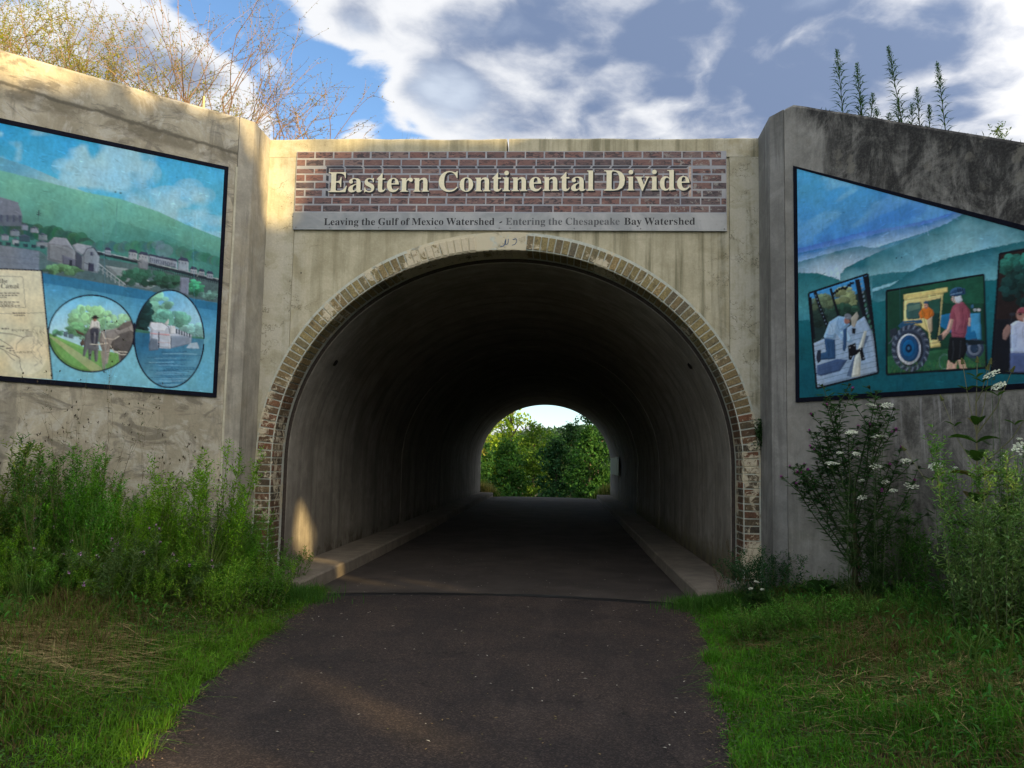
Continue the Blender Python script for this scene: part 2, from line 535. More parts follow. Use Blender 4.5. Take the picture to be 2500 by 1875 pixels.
V = np.concatenate([np.stack([xx, yy - w, zz - 0.016], 1), np.stack([xx, yy - w * 0.6, zz], 1), np.stack([xx, yy + w * 0.6, zz], 1), np.stack([xx, yy + w, zz - 0.016], 1)])
i = np.arange(69)
g.add(V, q=np.concatenate([np.stack([i + k * 70, i + 1 + k * 70, i + 1 + (k + 1) * 70, i + (k + 1) * 70], 1) for k in range(3)]))
g.build('tar_seam', m_tar, parent=path)

# embankment over the tunnel, held by the wing walls
RW = lambda s: np.where(s < 0.33, 5.93, 5.94 - 0.48 * (s - 0.33))
def emb_z(x, y):
    x = np.asarray(x, float)
    zr = np.minimum(5.62, 5.80 - 0.746 * (x - 3.2))
    zl = np.minimum(5.62, 5.62 + 0.746 * (x + 7.9))
    return np.maximum(np.minimum(zr, zl), 0.4) + 0.10 * (vnoise(x, y, 1.1) - 0.5) * sm((np.abs(x) - 2) / 2) + 0.25 * sm((y - 2.0) / 6.0)
def emb_front(x):
    ax = np.abs(x)
    return np.where(ax < 3.3, 0.30, -0.22 - (ax - 3.3) * 1.1918)
ex = np.concatenate([np.arange(-16, 16.01, 0.4)])
ev = np.concatenate([[0, 0.02, 0.05], np.linspace(0.1, 1, 14)])
V = []
for t in ev:
    for xa in ex:
        y0 = max(float(emb_front(xa)), -11.0)
        yv = y0 + t * (27.9 - y0)
        V.append((xa, yv, float(emb_z(xa, yv))))
n, m = len(ev), len(ex)
ii, jj = np.meshgrid(np.arange(m - 1), np.arange(n - 1)); a = (jj * m + ii).ravel()
tag(G().add(V, q=np.stack([a, a + 1, a + m + 1, a + m], 1)).build('embankment', m_ground, smooth=True), kind='structure')


# ------------------------------------------------------------------ concrete
def facade_mildew(nt, c, co, x, z, med, vst, fine):
    # green-brown runs, denser towards the right-hand half; pale lime film at the edges
    run = nt.noise(nt.scale(co, (7.5, 7.5, 0.30)), 1.0, 6, 0.6, 0.2)
    rt = nt.math('ADD', nt.math('MULTIPLY', nt.step(x, -2.6, 2.4), 0.55), 0.30)
    c = nt.mix(nt.math('MULTIPLY', nt.step(run, 0.47, 0.66), rt), c, (0.185, 0.175, 0.105))
    film = nt.math('MULTIPLY', nt.step(nt.math('ABSOLUTE', x), 2.45, 3.0), nt.step(med, 0.40, 0.62))
    c = nt.mix(nt.math('MULTIPLY', film, 0.75), c, (0.54, 0.52, 0.43))
    hole = nt.voro(nt.scale(co, (1, 0.2, 1)), 3.1)
    c = nt.mix(nt.math('SUBTRACT', 1.0, nt.step(hole, 0.022, 0.04)), c, (0.03, 0.03, 0.025))
    return c


m_facade = concrete('portal_concrete', (0.52, 0.475, 0.325), (0.31, 0.28, 0.175), (0.60, 0.555, 0.40), 0.55, 0.45, facade_mildew, cracks=1.0)
m_strip = concrete('pilaster_strip_concrete', (0.53, 0.50, 0.37), (0.33, 0.31, 0.21), (0.62, 0.59, 0.46), 0.4, 0.35, facade_mildew, cracks=1.0, shift=(0.01, 3.1, 0))
def lining_marks(nt, c, co, x, z, med, vst, fine):
    # sooty rings, lime runs from the joints, moss along the damp right-hand foot
    _, y, _ = nt.sep(co)
    band = nt.noise(nt.comb(0.0, nt.math('MULTIPLY', y, 1.7), 0.0), 1.0, 5, 0.7)
    c = nt.mix(nt.math('MULTIPLY', nt.step(band, 0.44, 0.66), 0.5), c, (0.105, 0.094, 0.078))
    run = nt.noise(nt.scale(co, (1.2, 7.5, 0.35)), 1.0, 6, 0.65, 0.3)
    c = nt.mix(nt.math('MULTIPLY', nt.step(run, 0.58, 0.72), 0.35), c, (0.42, 0.385, 0.325))
    c = nt.mix(nt.math('MULTIPLY', nt.step(nt.noise(nt.scale(co, (1.2, 5.5, 0.3)), 1.3, 6, 0.65), 0.56, 0.70), 0.32), c, (0.11, 0.098, 0.08))
    damp = nt.math('MULTIPLY', nt.math('SUBTRACT', 1.0, nt.step(nt.math('ADD', z, nt.math('MULTIPLY', med, 0.9)), 0.65, 1.15)), nt.step(x, 0.0, 1.0))
    c = nt.mix(nt.math('MULTIPLY', damp, 0.7), c, (0.12, 0.105, 0.032))
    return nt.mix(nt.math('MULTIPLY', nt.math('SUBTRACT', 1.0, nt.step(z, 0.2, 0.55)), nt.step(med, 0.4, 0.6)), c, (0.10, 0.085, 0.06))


m_lining = concrete('lining_concrete', (0.31, 0.285, 0.24), (0.175, 0.158, 0.13), (0.385, 0.355, 0.30), 0.25, 0.5, lining_marks)


def left_mildew(nt, c, co, x, z, med, vst, fine):
    # cement wash brushed on in arcs, brown-grey grime below the top edge, rust-grey runs
    br = nt.noise(nt.scale(co, (1.6, 1, 1.6)), 1.6, 8, 0.72, 1.6)
    c = nt.mix(nt.math('MULTIPLY', nt.step(br, 0.48, 0.60), 0.75), c, (0.50, 0.475, 0.40))
    br2 = nt.noise(nt.scale(co, (1.1, 1, 2.6)), 1.9, 8, 0.7, 1.2)
    c = nt.mix(nt.math('MULTIPLY', nt.step(br2, 0.50, 0.62), 0.72), c, (0.165, 0.15, 0.118))
    br3 = nt.noise(nt.scale(co, (2.2, 1, 0.5)), 1.3, 7, 0.7, 0.8)
    c = nt.mix(nt.math('MULTIPLY', nt.step(br3, 0.54, 0.64), 0.6), c, (0.19, 0.175, 0.14))
    band = nt.math('MULTIPLY', nt.step(z, 5.16, 5.26), nt.math('SUBTRACT', 1.0, nt.step(z, 5.34, 5.46)))
    c = nt.mix(nt.math('MULTIPLY', nt.math('MULTIPLY', band, nt.step(med, 0.40, 0.60)), 0.8), c, (0.17, 0.15, 0.105))
    line = nt.math('SUBTRACT', 1.0, nt.step(nt.math('ABSOLUTE', nt.math('SUBTRACT', nt.math('ADD', z, nt.math('MULTIPLY', med, 0.10)), 5.42)), 0.006, 0.03))
    return nt.mix(nt.math('MULTIPLY', line, 0.8), c, (0.11, 0.10, 0.075))


m_left = concrete('left_wing_concrete', (0.46, 0.42, 0.315), (0.25, 0.225, 0.16), (0.55, 0.50, 0.38), 0.35, 0.6, left_mildew, warm=(0.30, 0.26, 0.18))


def right_mildew(nt, c, co, x, z, med, vst, fine):
    # black mould over the upper and outer wall, lichen spots, pale lime runs below the mural
    n1 = nt.noise(nt.scale(co, (1.0, 1, 0.8)), 2.2, 10, 0.78, 0.9)
    n2 = nt.noise(nt.scale(co, (7, 7, 1.6)), 1.0, 8, 0.70, 0.5)
    far = nt.step(x, 0.15, 1.0)
    top = nt.step(z, 2.8, 3.5)
    up = nt.math('MULTIPLY', far, top)
    low = nt.math('MULTIPLY', nt.step(x, 0.7, 1.7), nt.math('SUBTRACT', 1.0, nt.step(z, 2.32, 2.42)))
    area = nt.math('ADD', nt.math('MULTIPLY', up, 1.0), nt.math('MULTIPLY', low, 0.8), clamp=True)
    edge = nt.math('MULTIPLY', nt.step(nt.math('ADD', z, nt.math('MULTIPLY', x, 0.48)), 5.75, 6.1), 0.5)
    th = nt.math('ADD', nt.math('ADD', nt.math('MULTIPLY', n1, 0.62), nt.math('MULTIPLY', n2, 0.42)), nt.math('MULTIPLY', nt.math('ADD', area, edge), 0.11))
    blk = nt.math('MULTIPLY', nt.step(th, 0.48, 0.70), nt.math('ADD', area, edge, clamp=True))
    c = nt.mix(nt.math('MULTIPLY', blk, 0.93), c, nt.mix(nt.step(fine, 0.4, 0.7), (0.020, 0.020, 0.020), (0.058, 0.056, 0.053)))
    runs = nt.math('MULTIPLY', nt.step(nt.noise(nt.scale(co, (13, 13, 0.9)), 1.0, 7, 0.68, 0.3), 0.52, 0.66), nt.math('MULTIPLY', low, nt.step(z, 1.1, 2.2)))
    c = nt.mix(nt.math('MULTIPLY', runs, 0.8), c, (0.40, 0.39, 0.385))
    sp = nt.math('ADD', nt.voro(nt.scale(co, (1.0, 1, 0.75)), 5.0), nt.math('MULTIPLY', nt.math('SUBTRACT', nt.noise(co, 17, 7, 0.75), 0.5), 0.75))
    spots = nt.math('MULTIPLY', nt.math('MULTIPLY', nt.math('SUBTRACT', 1.0, nt.step(sp, 0.18, 0.30)), nt.step(nt.noise(co, 2.3, 3), 0.40, 0.55)), nt.math('ADD', up, nt.math('MULTIPLY', low, 0.4), clamp=True))
    c = nt.mix(nt.math('MULTIPLY', spots, 0.65), c, (0.24, 0.225, 0.185))
    gr = nt.math('MULTIPLY', nt.step(nt.noise(co, 3.0, 4), 0.52, 0.66), nt.math('MULTIPLY', nt.math('SUBTRACT', 1.0, nt.step(z, 0.4, 1.3)), 0.5))
    return nt.mix(gr, c, (0.10, 0.105, 0.06))


m_right = concrete('right_wing_concrete', (0.32, 0.31, 0.275), (0.17, 0.165, 0.145), (0.40, 0.385, 0.345), 0.45, 0.5, right_mildew)
m_pil_l = concrete('left_pilaster_concrete', (0.36, 0.34, 0.28), (0.15, 0.14, 0.115), (0.47, 0.44, 0.36), 0.8, 0.3, warm=(0.33, 0.29, 0.20))
m_pil_r = concrete('right_pilaster_concrete', (0.26, 0.255, 0.235), (0.115, 0.115, 0.105), (0.33, 0.325, 0.30), 0.8, 0.45)


# ------------------------------------------------------------------ tunnel portal
SPR = 1.6


def arch(a, bb, n=72, z0=-0.1):
    th = np.linspace(math.pi, 0, n)
    P = np.stack([a * np.sign(np.cos(th)) * np.abs(np.cos(th)) ** (2 / 2.05), SPR + bb * np.abs(np.sin(th)) ** (2 / 2.05)], 1)
    zz = np.linspace(z0, SPR, 9)[:-1]
    L = np.stack([np.full(8, -a), zz], 1)
    return np.concatenate([L, P, L[::-1] * [-1, 1]])


RIN = arch(2.98, 2.76)
ROUT = arch(3.195, 2.99)
LIN = arch(2.90, 2.68)
NA = len(RIN)


def sheet(A, B, ya, yb, g):
    """surface between outline A at depth ya and outline B at depth yb"""
    n = len(A)
    V = np.concatenate([np.stack([A[:, 0], np.full(n, ya), A[:, 1]], 1), np.stack([B[:, 0], np.full(n, yb), B[:, 1]], 1)])
    i = np.arange(n - 1)
    return g.add(V, q=np.stack([i, i + 1, i + 1 + n, i + n], 1))


TOP = 5.85
portal = thing('tunnel_portal', 'weathered concrete tunnel face with a brick-edged arch over the path', 'tunnel portal', (0, 0, 0))
g = G()
mid = arch(3.09, 2.88)
tops = mid.copy(); tops[:, 1] = 5.60
sel = [k for k in range(NA) if abs(mid[k, 0]) <= 2.832]
sub = mid[sel]; tsub = tops[sel]
sub = np.concatenate([[[-2.83, sub[0, 1]]], sub, [[2.83, sub[-1, 1]]]]); tsub = np.concatenate([[[-2.83, 5.60]], tsub, [[2.83, 5.60]]])
sheet(sub, tsub, 0.0, 0.0, g)
g.build('wall', m_facade, portal)
for s in (-1, 1):
    g = G()
    pts = mid[[k for k in range(NA) if s * mid[k, 0] >= 2.832]]
    if s < 0: pts = pts[np.argsort(pts[:, 1])]
    else: pts = pts[np.argsort(pts[:, 1])]
    out = pts.copy(); out[:, 0] = s * 3.26
    sheet(pts, out, -0.022, -0.022, g)
    zt = pts[-1, 1]
    x0, x1 = sorted((s * 2.832, s * 3.26))
    g.add([(x0, -0.022, zt), (x1, -0.022, zt), (x1, -0.022, 5.60), (x0, -0.022, 5.60)], q=[(0, 1, 2, 3)])
    xe = s * 2.832
    g.add([(xe, -0.022, zt), (xe, -0.022, 5.60), (xe, 0.06, 5.60), (xe, 0.06, zt)], q=[(0, 1, 2, 3)])
    g.build('pilaster_strip', m_strip, portal)
# parapet: two cast blocks with an open joint a little left of the middle
for (x0, x1) in ((-3.26, -0.045), (-0.018, 3.26)):
    g = G()
    n = 26
    xx = np.linspace(x0, x1, n)
    zt = TOP + 0.006 * np.sin(xx * 2.3) + 0.010 * (vnoise(xx, xx * 0 + 31, 5) - 0.5)
    prof = [(-0.026, 5.60, 0), (-0.026, -0.022, 1), (-0.006, -0.002, 1), (0.30, 0.0, 1), (0.32, 5.40, 0)]
    V = []
    for yv, zv, rel in prof:
        V += [(xa, yv, (za + zv) if rel else zv) for xa, za in zip(xx, zt)]
    i = np.arange(n - 1)
    g.add(V, q=np.concatenate([np.stack([i + k * n, i + 1 + k * n, i + 1 + (k + 1) * n, i + (k + 1) * n], 1) for k in range(4)]))
    for e in (0, n - 1):
        g.add([V[e + k * n] for k in range(5)], q=[(0, 1, 2, 3)], t=[(0, 3, 4)])
    g.build('parapet_block', m_facade, portal)

# the brick ring: mortar bed, then every brick on it
def flakes(nt, co, amount, lo=0.47, hi=0.53):
    """patches where the paint has come off; denser low on both sides and left of the crown"""
    x, y, z = nt.sep(co)
    n = nt.math('ADD', nt.math('MULTIPLY', nt.noise(co, 9, 8, 0.75, 0.5), 0.6), nt.math('MULTIPLY', nt.noise(co, 2.1, 3, 0.5), 0.4))
    crown = nt.math('MULTIPLY', nt.math('MULTIPLY', nt.step(x, -1.7, -0.75), nt.math('SUBTRACT', 1.0, nt.step(x, 0.20, 0.27))), nt.step(z, 3.7, 4.1))
    lowl = nt.math('MULTIPLY', nt.math('SUBTRACT', 1.0, nt.step(x, -3.0, -2.6)), nt.math('MULTIPLY', nt.step(z, 0.6, 1.1), nt.math('SUBTRACT', 1.0, nt.step(z, 2.0, 2.7))))
    lowr = nt.math('MULTIPLY', nt.step(x, 2.85, 3.08), nt.math('SUBTRACT', 1.0, nt.step(z, 2.5, 3.0)))
    bias = nt.math('ADD', nt.math('MULTIPLY', crown, 0.13), nt.math('ADD', nt.math('MULTIPLY', lowl, 0.046), nt.math('MULTIPLY', lowr, 0.066)))
    return nt.math('MULTIPLY', nt.step(nt.math('ADD', n, bias), lo + 0.072, hi + 0.072), amount)


CREAM = (0.56, 0.50, 0.35)
m_mortar, nt, b = material('mortar', 0.9, 0.2)
co = nt.new('ShaderNodeNewGeometry').outputs['Position']
c = nt.mix(nt.step(nt.noise(co, 22, 5), 0.3, 0.7), (0.40, 0.43, 0.37), (0.52, 0.54, 0.47))
c = nt.mix(flakes(nt, co, 0.9), c, CREAM)
c = nt.mix(nt.math('MULTIPLY', nt.step(nt.noise(co, 5, 6, 0.7), 0.56, 0.66), 0.6), c, (0.16, 0.14, 0.09))
nt.put(b.inputs['Base Color'], c)
nt.put(b.inputs['Normal'], nt.bump(nt.noise(co, 60, 4), 0.4, 0.006))

m_brick, nt, b = material('painted_brick', 0.85, 0.2)
co = nt.new('ShaderNodeNewGeometry').outputs['Position']
oi = nt.new('ShaderNodeObjectInfo')
x, y, z = nt.sep(oi.outputs['Location'])
rd = oi.outputs['Random']
red = nt.ramp(rd, [(0.0, (0.105, 0.066, 0.040)), (0.25, (0.15, 0.088, 0.050)), (0.45, (0.19, 0.080, 0.045)), (0.6, (0.085, 0.068, 0.045)), (0.8, (0.19, 0.135, 0.072)), (1.0, (0.060, 0.052, 0.040))])
olive = nt.ramp(rd, [(0.0, (0.225, 0.185, 0.085)), (0.3, (0.285, 0.230, 0.105)), (0.5, (0.195, 0.165, 0.090)), (0.68, (0.32, 0.235, 0.105)), (0.8, (0.12, 0.11, 0.080)), (1.0, (0.26, 0.19, 0.085))])
hi = nt.math('ADD', z, nt.math('MULTIPLY', nt.math('SUBTRACT', rd, 0.5), 0.6))
c = nt.mix(nt.math('MULTIPLY', nt.step(hi, 2.0, 3.0), nt.math('SUBTRACT', 1.0, nt.step(y, 0.0, 0.05))), red, olive)
smg = nt.noise(co, 14, 6, 0.65, 0.5)
c = nt.mix(nt.math('MULTIPLY', nt.step(smg, 0.52, 0.68), 0.6), c, (0.055, 0.052, 0.044))
c = nt.mix(nt.step(nt.noise(co, 55, 3), 0.4, 0.7), nt.mix(1.0, c, (0.75, 0.75, 0.75), 'MULTIPLY'), nt.mix(1.0, c, (1.2, 1.2, 1.2), 'MULTIPLY'))
c = nt.mix(nt.math('MULTIPLY', flakes(nt, co, 1.0), nt.math('SUBTRACT', 1.0, nt.math('MULTIPLY', nt.step(y, 0.0, 0.05), 0.75))), c, nt.mix(nt.noise(co, 30, 3), (0.46, 0.40, 0.27), (0.62, 0.56, 0.42)))
nt.put(b.inputs['Base Color'], c)
nt.put(b.inputs['Normal'], nt.bump(nt.math('ADD', nt.noise(co, 70, 4), flakes(nt, co, 0.8)), 0.4, 0.006))
YF = -0.05
g = G()
sheet(RIN, ROUT, YF, YF, g)
sheet(ROUT, ROUT, YF, 0.06, g)
sheet(RIN, RIN, YF, 0.47, g)
g.build('mortar_ring', m_mortar, portal)
seg = np.linalg.norm(np.diff(RIN, axis=0), axis=1); cum = np.concatenate([[0], np.cumsum(seg)])


def brick_mesh(name, hx, z0, z1, t, ch, shear=0.0):
    """tapered block: local x along the ring, z outward from the arch, y out of the face"""
    g = G()
    k = 1.0 + shear
    ring = lambda y, c_: [(-hx + c_, y, z0 + c_), (hx - c_, y, z0 + c_), (hx * k - c_, y, z1 - c_), (-hx * k + c_, y, z1 - c_)]
    V = ring(0.02, 0) + ring(-t + ch, 0) + ring(-t, ch)
    q = [(8, 9, 10, 11)]
    for r in (0, 4):
        q += [(r + j, r + (j + 1) % 4, r + 4 + (j + 1) % 4, r + 4 + j) for j in range(4)]
    return g.add(V, q=q).mesh(name, m_brick)


PITCH_B = 0.0905
NB = int(cum[-1] / PITCH_B)
fm = [brick_mesh('brick', 0.0375, 0.012, 0.190, 0.010 + 0.003 * k, 0.004, 0.06) for k in range(3)]
fs = [brick_mesh('brick', 0.0375, 0.012, 0.190, 0.010 + 0.003 * k, 0.004, 0.0) for k in range(3)]
sof = [brick_mesh('brick', 0.0375, -0.385, -0.012, 0.008 + 0.002 * k, 0.004, 0.0) for k in range(2)]
br = random.Random(5)
for k in range(NB):
    sv = (k + 0.5) * cum[-1] / NB
    p = np.array([np.interp(sv, cum, RIN[:, 0]), np.interp(sv, cum, RIN[:, 1])])
    q = np.array([np.interp(sv + 0.02, cum, RIN[:, 0]), np.interp(sv + 0.02, cum, RIN[:, 1])])
    t = (q - p) / np.linalg.norm(q - p)
    nrm = np.array([-t[1], t[0]])                      # outward from the arch
    if p[1] < 0.02: continue
    bald = -0.40 < p[0] < 0.26 and p[1] > 3.9
    curved = p[1] > SPR
    ex_ = Vector((t[0], 0, t[1])); ez_ = Vector((nrm[0], 0, nrm[1])); ey_ = Vector((0, 1, 0))
    if not bald:
        o = bpy.data.objects.new('brick', br.choice(fm if curved else fs)); C.objects.link(o); o.parent = portal
        wob = br.uniform(-0.012, 0.012)
        M = Matrix((( ex_[0], 0, ez_[0], p[0]), (0, 1, 0, YF), (ex_[2], 0, ez_[2], p[1]), (0, 0, 0, 1)))
        o.matrix_local = M @ Matrix.Rotation(wob, 4, 'Y')
    # soffit brick: its face looks into the opening, its length runs back into the tunnel
    o = bpy.data.objects.new('brick', br.choice(sof)); C.objects.link(o); o.parent = portal
    M = Matrix(((ex_[0], ez_[0], 0, p[0]), (0, 0, -1, YF), (ex_[2], ez_[2], 0, p[1]), (0, 0, 0, 1)))
    o.matrix_local = M
# blue scribble left on the bare plaster at the crown
m_blue = plain('blue_paint', (0.07, 0.13, 0.24), 0.6, 0.3)
for kk, pts in enumerate(([(-0.10, 4.40), (-0.06, 4.405), (-0.035, 4.44), (-0.03, 4.50), (-0.045, 4.45), (-0.02, 4.42), (0.0, 4.45), (0.005, 4.50)],
                          [(0.06, 4.49), (0.10, 4.505), (0.115, 4.47), (0.09, 4.43), (0.05, 4.415)])):
    cx = np.array(pts)
    t = np.linspace(0, len(cx) - 1, 30)
    P = np.stack([np.interp(t, np.arange(len(cx)), cx[:, 0]), np.full(30, YF - 0.0015), np.interp(t, np.arange(len(cx)), cx[:, 1])], 1)
    G().tube(P, 0.006, 0.004, 4).build('paint_scribble', m_blue, portal)
m_moss = tinted('moss', trans=0.1)
P = np.stack([rng.normal(3.19, 0.03, 260), rng.uniform(-0.12, -0.03, 260), rng.normal(2.05, 0.075, 260)], 1)
G().leaves(P, rng.normal(size=(260, 3)) + [-0.2, -1, 0.5], 0.045, 0.03, np.array([0.03, 0.075, 0.02]) * rng.uniform(0.6, 1.4, (260, 1)), droop=0.2).build('moss_tuft', m_moss, portal, tint=True)['kind'] = 'stuff'

# ------------------------------------------------------------------ tunnel lining: ten cast segments
lining = thing('tunnel_lining', 'grey concrete vault of cast segments lining the dark tunnel', 'tunnel', (0, 0.45, 0))
m_edge = plain('edge_shade_and_paint', (0.045, 0.036, 0.030), 0.8, 0.2)  # dark paint with the step face's shade put into the colour; brackets share it
m_seal = concrete('joint_sealant', (0.40, 0.375, 0.32), (0.27, 0.25, 0.21), (0.47, 0.44, 0.38), 0.3, 0.3)
g = G(); sheet(arch(2.932, 2.712), arch(2.995, 2.775), 0.0, 0.0, g)
g.build('edge_band', m_edge, lining)
SEGL = 2.75
LO = arch(2.97, 2.75)
for k in range(10):
    y0 = k * SEGL + (0.012 if k else 0.002); y1 = (k + 1) * SEGL - 0.012
    g = G()
    wob = 0.006 * ((k * 37) % 5 - 2)
    A = arch(2.928 + wob * 0.4, 2.708 + wob * 0.4)
    ysub = np.linspace(y0, y1, 4)
    for a_, b_ in zip(ysub[:-1], ysub[1:]): sheet(A, A, a_, b_, g)
    sheet(LO, A, y0, y0, g); sheet(A, LO, y1, y1, g)
    g.build('lining_segment', m_lining, lining)
    if k < 9:
        g = G(); J = arch(2.94, 2.72); sheet(J, J, y1 - 0.004, y1 + 0.028, g)
        g.build('joint_sealant', m_seal, lining)
# lifting sockets left in the front segment
m_hole = plain('socket_shadow', (0.02, 0.018, 0.016), 0.9, 0.1)
for (sx, zz_) in ((-1, 2.98), (1, 3.0)):
    th = math.asin((zz_ - SPR) / 2.68)
    c0 = np.array([sx * 2.925 * math.cos(th), 0.62, SPR + 2.705 * math.sin(th)])
    nn = np.array([-sx * math.cos(th), 0, -math.sin(th)])
    G().tube([c0 + nn * 0.022, c0 + nn * 0.004], 0.042, 0.05, 10).tube([c0 + nn * 0.004, c0 + nn * 0.022], 0.05, 0.042, 10).build('lifting_socket', m_hole, lining)

# kerb ledges on both sides, running out past the portal
m_kerb = concrete('kerb_concrete', (0.225, 0.195, 0.155), (0.135, 0.115, 0.09), (0.28, 0.245, 0.195), 0.0, 0.3)
for s in (-1, 1):
    kb = thing('kerb', 'low concrete ledge along the %s side of the tunnel floor' % ('left' if s < 0 else 'right'), 'kerb')
    del kb['category'], kb['label']
    tag(kb, kind='structure')
    yb = [-0.80 if s < 0 else -0.62] + [0.45 + SEGL * j for j in range(1, 11)]
    for a_, b_ in zip(yb[:-1], yb[1:]):
        g = G()
        yy = np.linspace(a_ + 0.002, b_ - 0.002, 7)
        jit = 0.003 * ((int(a_ * 7)) % 3 - 1)
        prof = [(2.31 + jit, -0.06), (2.325 + jit, 0.150), (2.345 + jit, 0.172), (2.96, 0.180), (2.96, -0.06)]
        n = len(prof)
        V = [(s * px, yv, pz + float(exit_drop(yv))) for yv in yy for px, pz in prof]
        q = [(r * n + j, r * n + j + 1, (r + 1) * n + j + 1, (r + 1) * n + j) for r in range(6) for j in range(n - 1)]
        q += [(0, 1, 2, 3), (6 * n, 6 * n + 1, 6 * n + 2, 6 * n + 3)]
        g.add(V, q=q, t=[(0, 3, 4), (6 * n, 6 * n + 3, 6 * n + 4)])
        g.build('kerb_stone', m_kerb, kb)
# far end wall around the opening
back = thing('tunnel_portal', 'plain concrete face at the far end of the tunnel', 'tunnel portal', (0, 27.98, 0))
g = G(); FB = arch(2.96, 2.74); T2 = FB.copy(); T2[:, 1] = 5.85
sel = slice(8, NA - 8)
sheet(FB[sel], T2[sel], 0.0, 0.0, g)
g.box(2.94, 7.0, 0.0, 0.3, -0.3, 5.85).box(-7.0, -2.94, 0.0, 0.3, -0.3, 5.85)
g.build('wall', m_lining, back)
# pale green notice plate on the right-hand wall near the far end
plate = thing('wall_plate', 'pale green plate on the right tunnel wall near its far end', 'plate', (2.86, 23.9, 1.27))
m_plate = plain('green_plate_paint', (0.15, 0.20, 0.155), 0.5, 0.4)
G().box(-0.022, 0.0, -2.7, 2.7, 0.0, 0.68).build('panel', m_plate, plate)
for yv in (-2.5, 2.5):
    G().box(-0.028, -0.020, yv - 0.04, yv + 0.04, 0.60, 0.65).build('bracket', m_edge, plate)


# ------------------------------------------------------------------ wing walls
A50 = R(50)
DR = np.array([math.cos(A50), -math.sin(A50)])


def prism(plan, tops, z0, g, ch=0.03):
    """upright block on a plan outline; tops may differ per corner; the top edge is chamfered"""
    P = np.asarray(plan, float); n = len(P)
    cen = P.mean(0)
    ins = cen + (P - cen) * (1 - ch * 2.2 / np.linalg.norm(P - cen, axis=1)[:, None])
    tz = np.asarray(tops, float)
    V = [(*p, z0) for p in P] + [(*p, t - ch) for p, t in zip(P, tz)] + [(*p, t) for p, t in zip(ins, tz)]
    q = []
    for r in (0, n): q += [(r + j, r + (j + 1) % n, r + n + (j + 1) % n, r + n + j) for j in range(n)]
    t = [(2 * n, 2 * n + j, 2 * n + j + 1) for j in range(1, n - 1)]
    return g.add(V, q=q, t=t)


def wing(side):
    s = side
    P0 = np.array([s * 3.2, -0.61])
    if s > 0:
        w = thing('wing_wall', 'mould-blackened concrete wing wall sloping down right of the arch', 'wing wall', (*P0, 0), -A50)
        top = lambda u: float(RW(u))
        L_ = 6.2; mw, mp = m_right, m_pil_r
    else:
        w = thing('wing_wall', 'sunlit-topped concrete wing wall with grey stains left of the arch', 'wing wall', (*P0, 0), A50)
        top = lambda u: 5.855 - 0.045 * u if u < 6.2 else 5.576 - 0.48 * (u - 6.2)
        L_ = 9.6; mw, mp = m_left, m_pil_l
    # main slab in the wing's own frame: x along it (s), y into the bank
    g = G()
    us = np.concatenate([[0.212], np.linspace(0.33, L_, 34)])
    if s > 0:
        us = np.sort(np.append(us, 0.335))
    n = len(us)
    tz = np.array([top(u) for u in us]) + 0.012 * (vnoise(us, us * 0 + 40 + s, 4.0) - 0.5)
    rows = [(0.0, -0.2, 0), (0.0, -0.035, 1), (0.022, -0.006, 1), (0.30, 0.0, 1), (0.33, -0.2, 0)]
    V = []
    for yv, zv, rel in rows:
        V += [(s * u, yv, (t + zv) if rel else zv) for u, t in zip(us, tz)]
    i = np.arange(n - 1)
    g.add(V, q=np.concatenate([np.stack([i + k * n, i + 1 + k * n, i + 1 + (k + 1) * n, i + (k + 1) * n], 1) for k in range(4)]))
    for e in (0, n - 1):
        g.add([V[e + k * n] for k in range(5)], q=[(0, 1, 2, 3)], t=[(0, 3, 4)])
    g.build('wall', mw, w)
    g = G()
    d = DR * [s, 1]
    nn = np.array([s * math.sin(A50), math.cos(A50)])
    e = P0 + d * 0.204
    plan = [(s * 3.2, 0.34), P0, e, e + nn * 0.34, (s * 3.62, 0.34)]
    if s > 0: plan = plan[::-1]
    tp = [TOP + 0.005, 5.905 if s > 0 else 5.862, 5.93 if s > 0 else 5.858, 5.93 if s > 0 else 5.858, 5.86]
    if s > 0: tp = tp[::-1]
    prism(plan, tp, -0.2, g, 0.022)
    o = g.build('pilaster', mp, w)
    bpy.context.view_layer.update()
    o.matrix_parent_inverse = w.matrix_world.inverted()
    return w


wing_l = wing(-1)
wing_r = wing(1)
# pale cast fillet beside the left pilaster joint
G().box(-0.235, -0.208, -0.012, 0.02, -0.1, 5.2).build('joint_fillet', m_strip, wing_l)


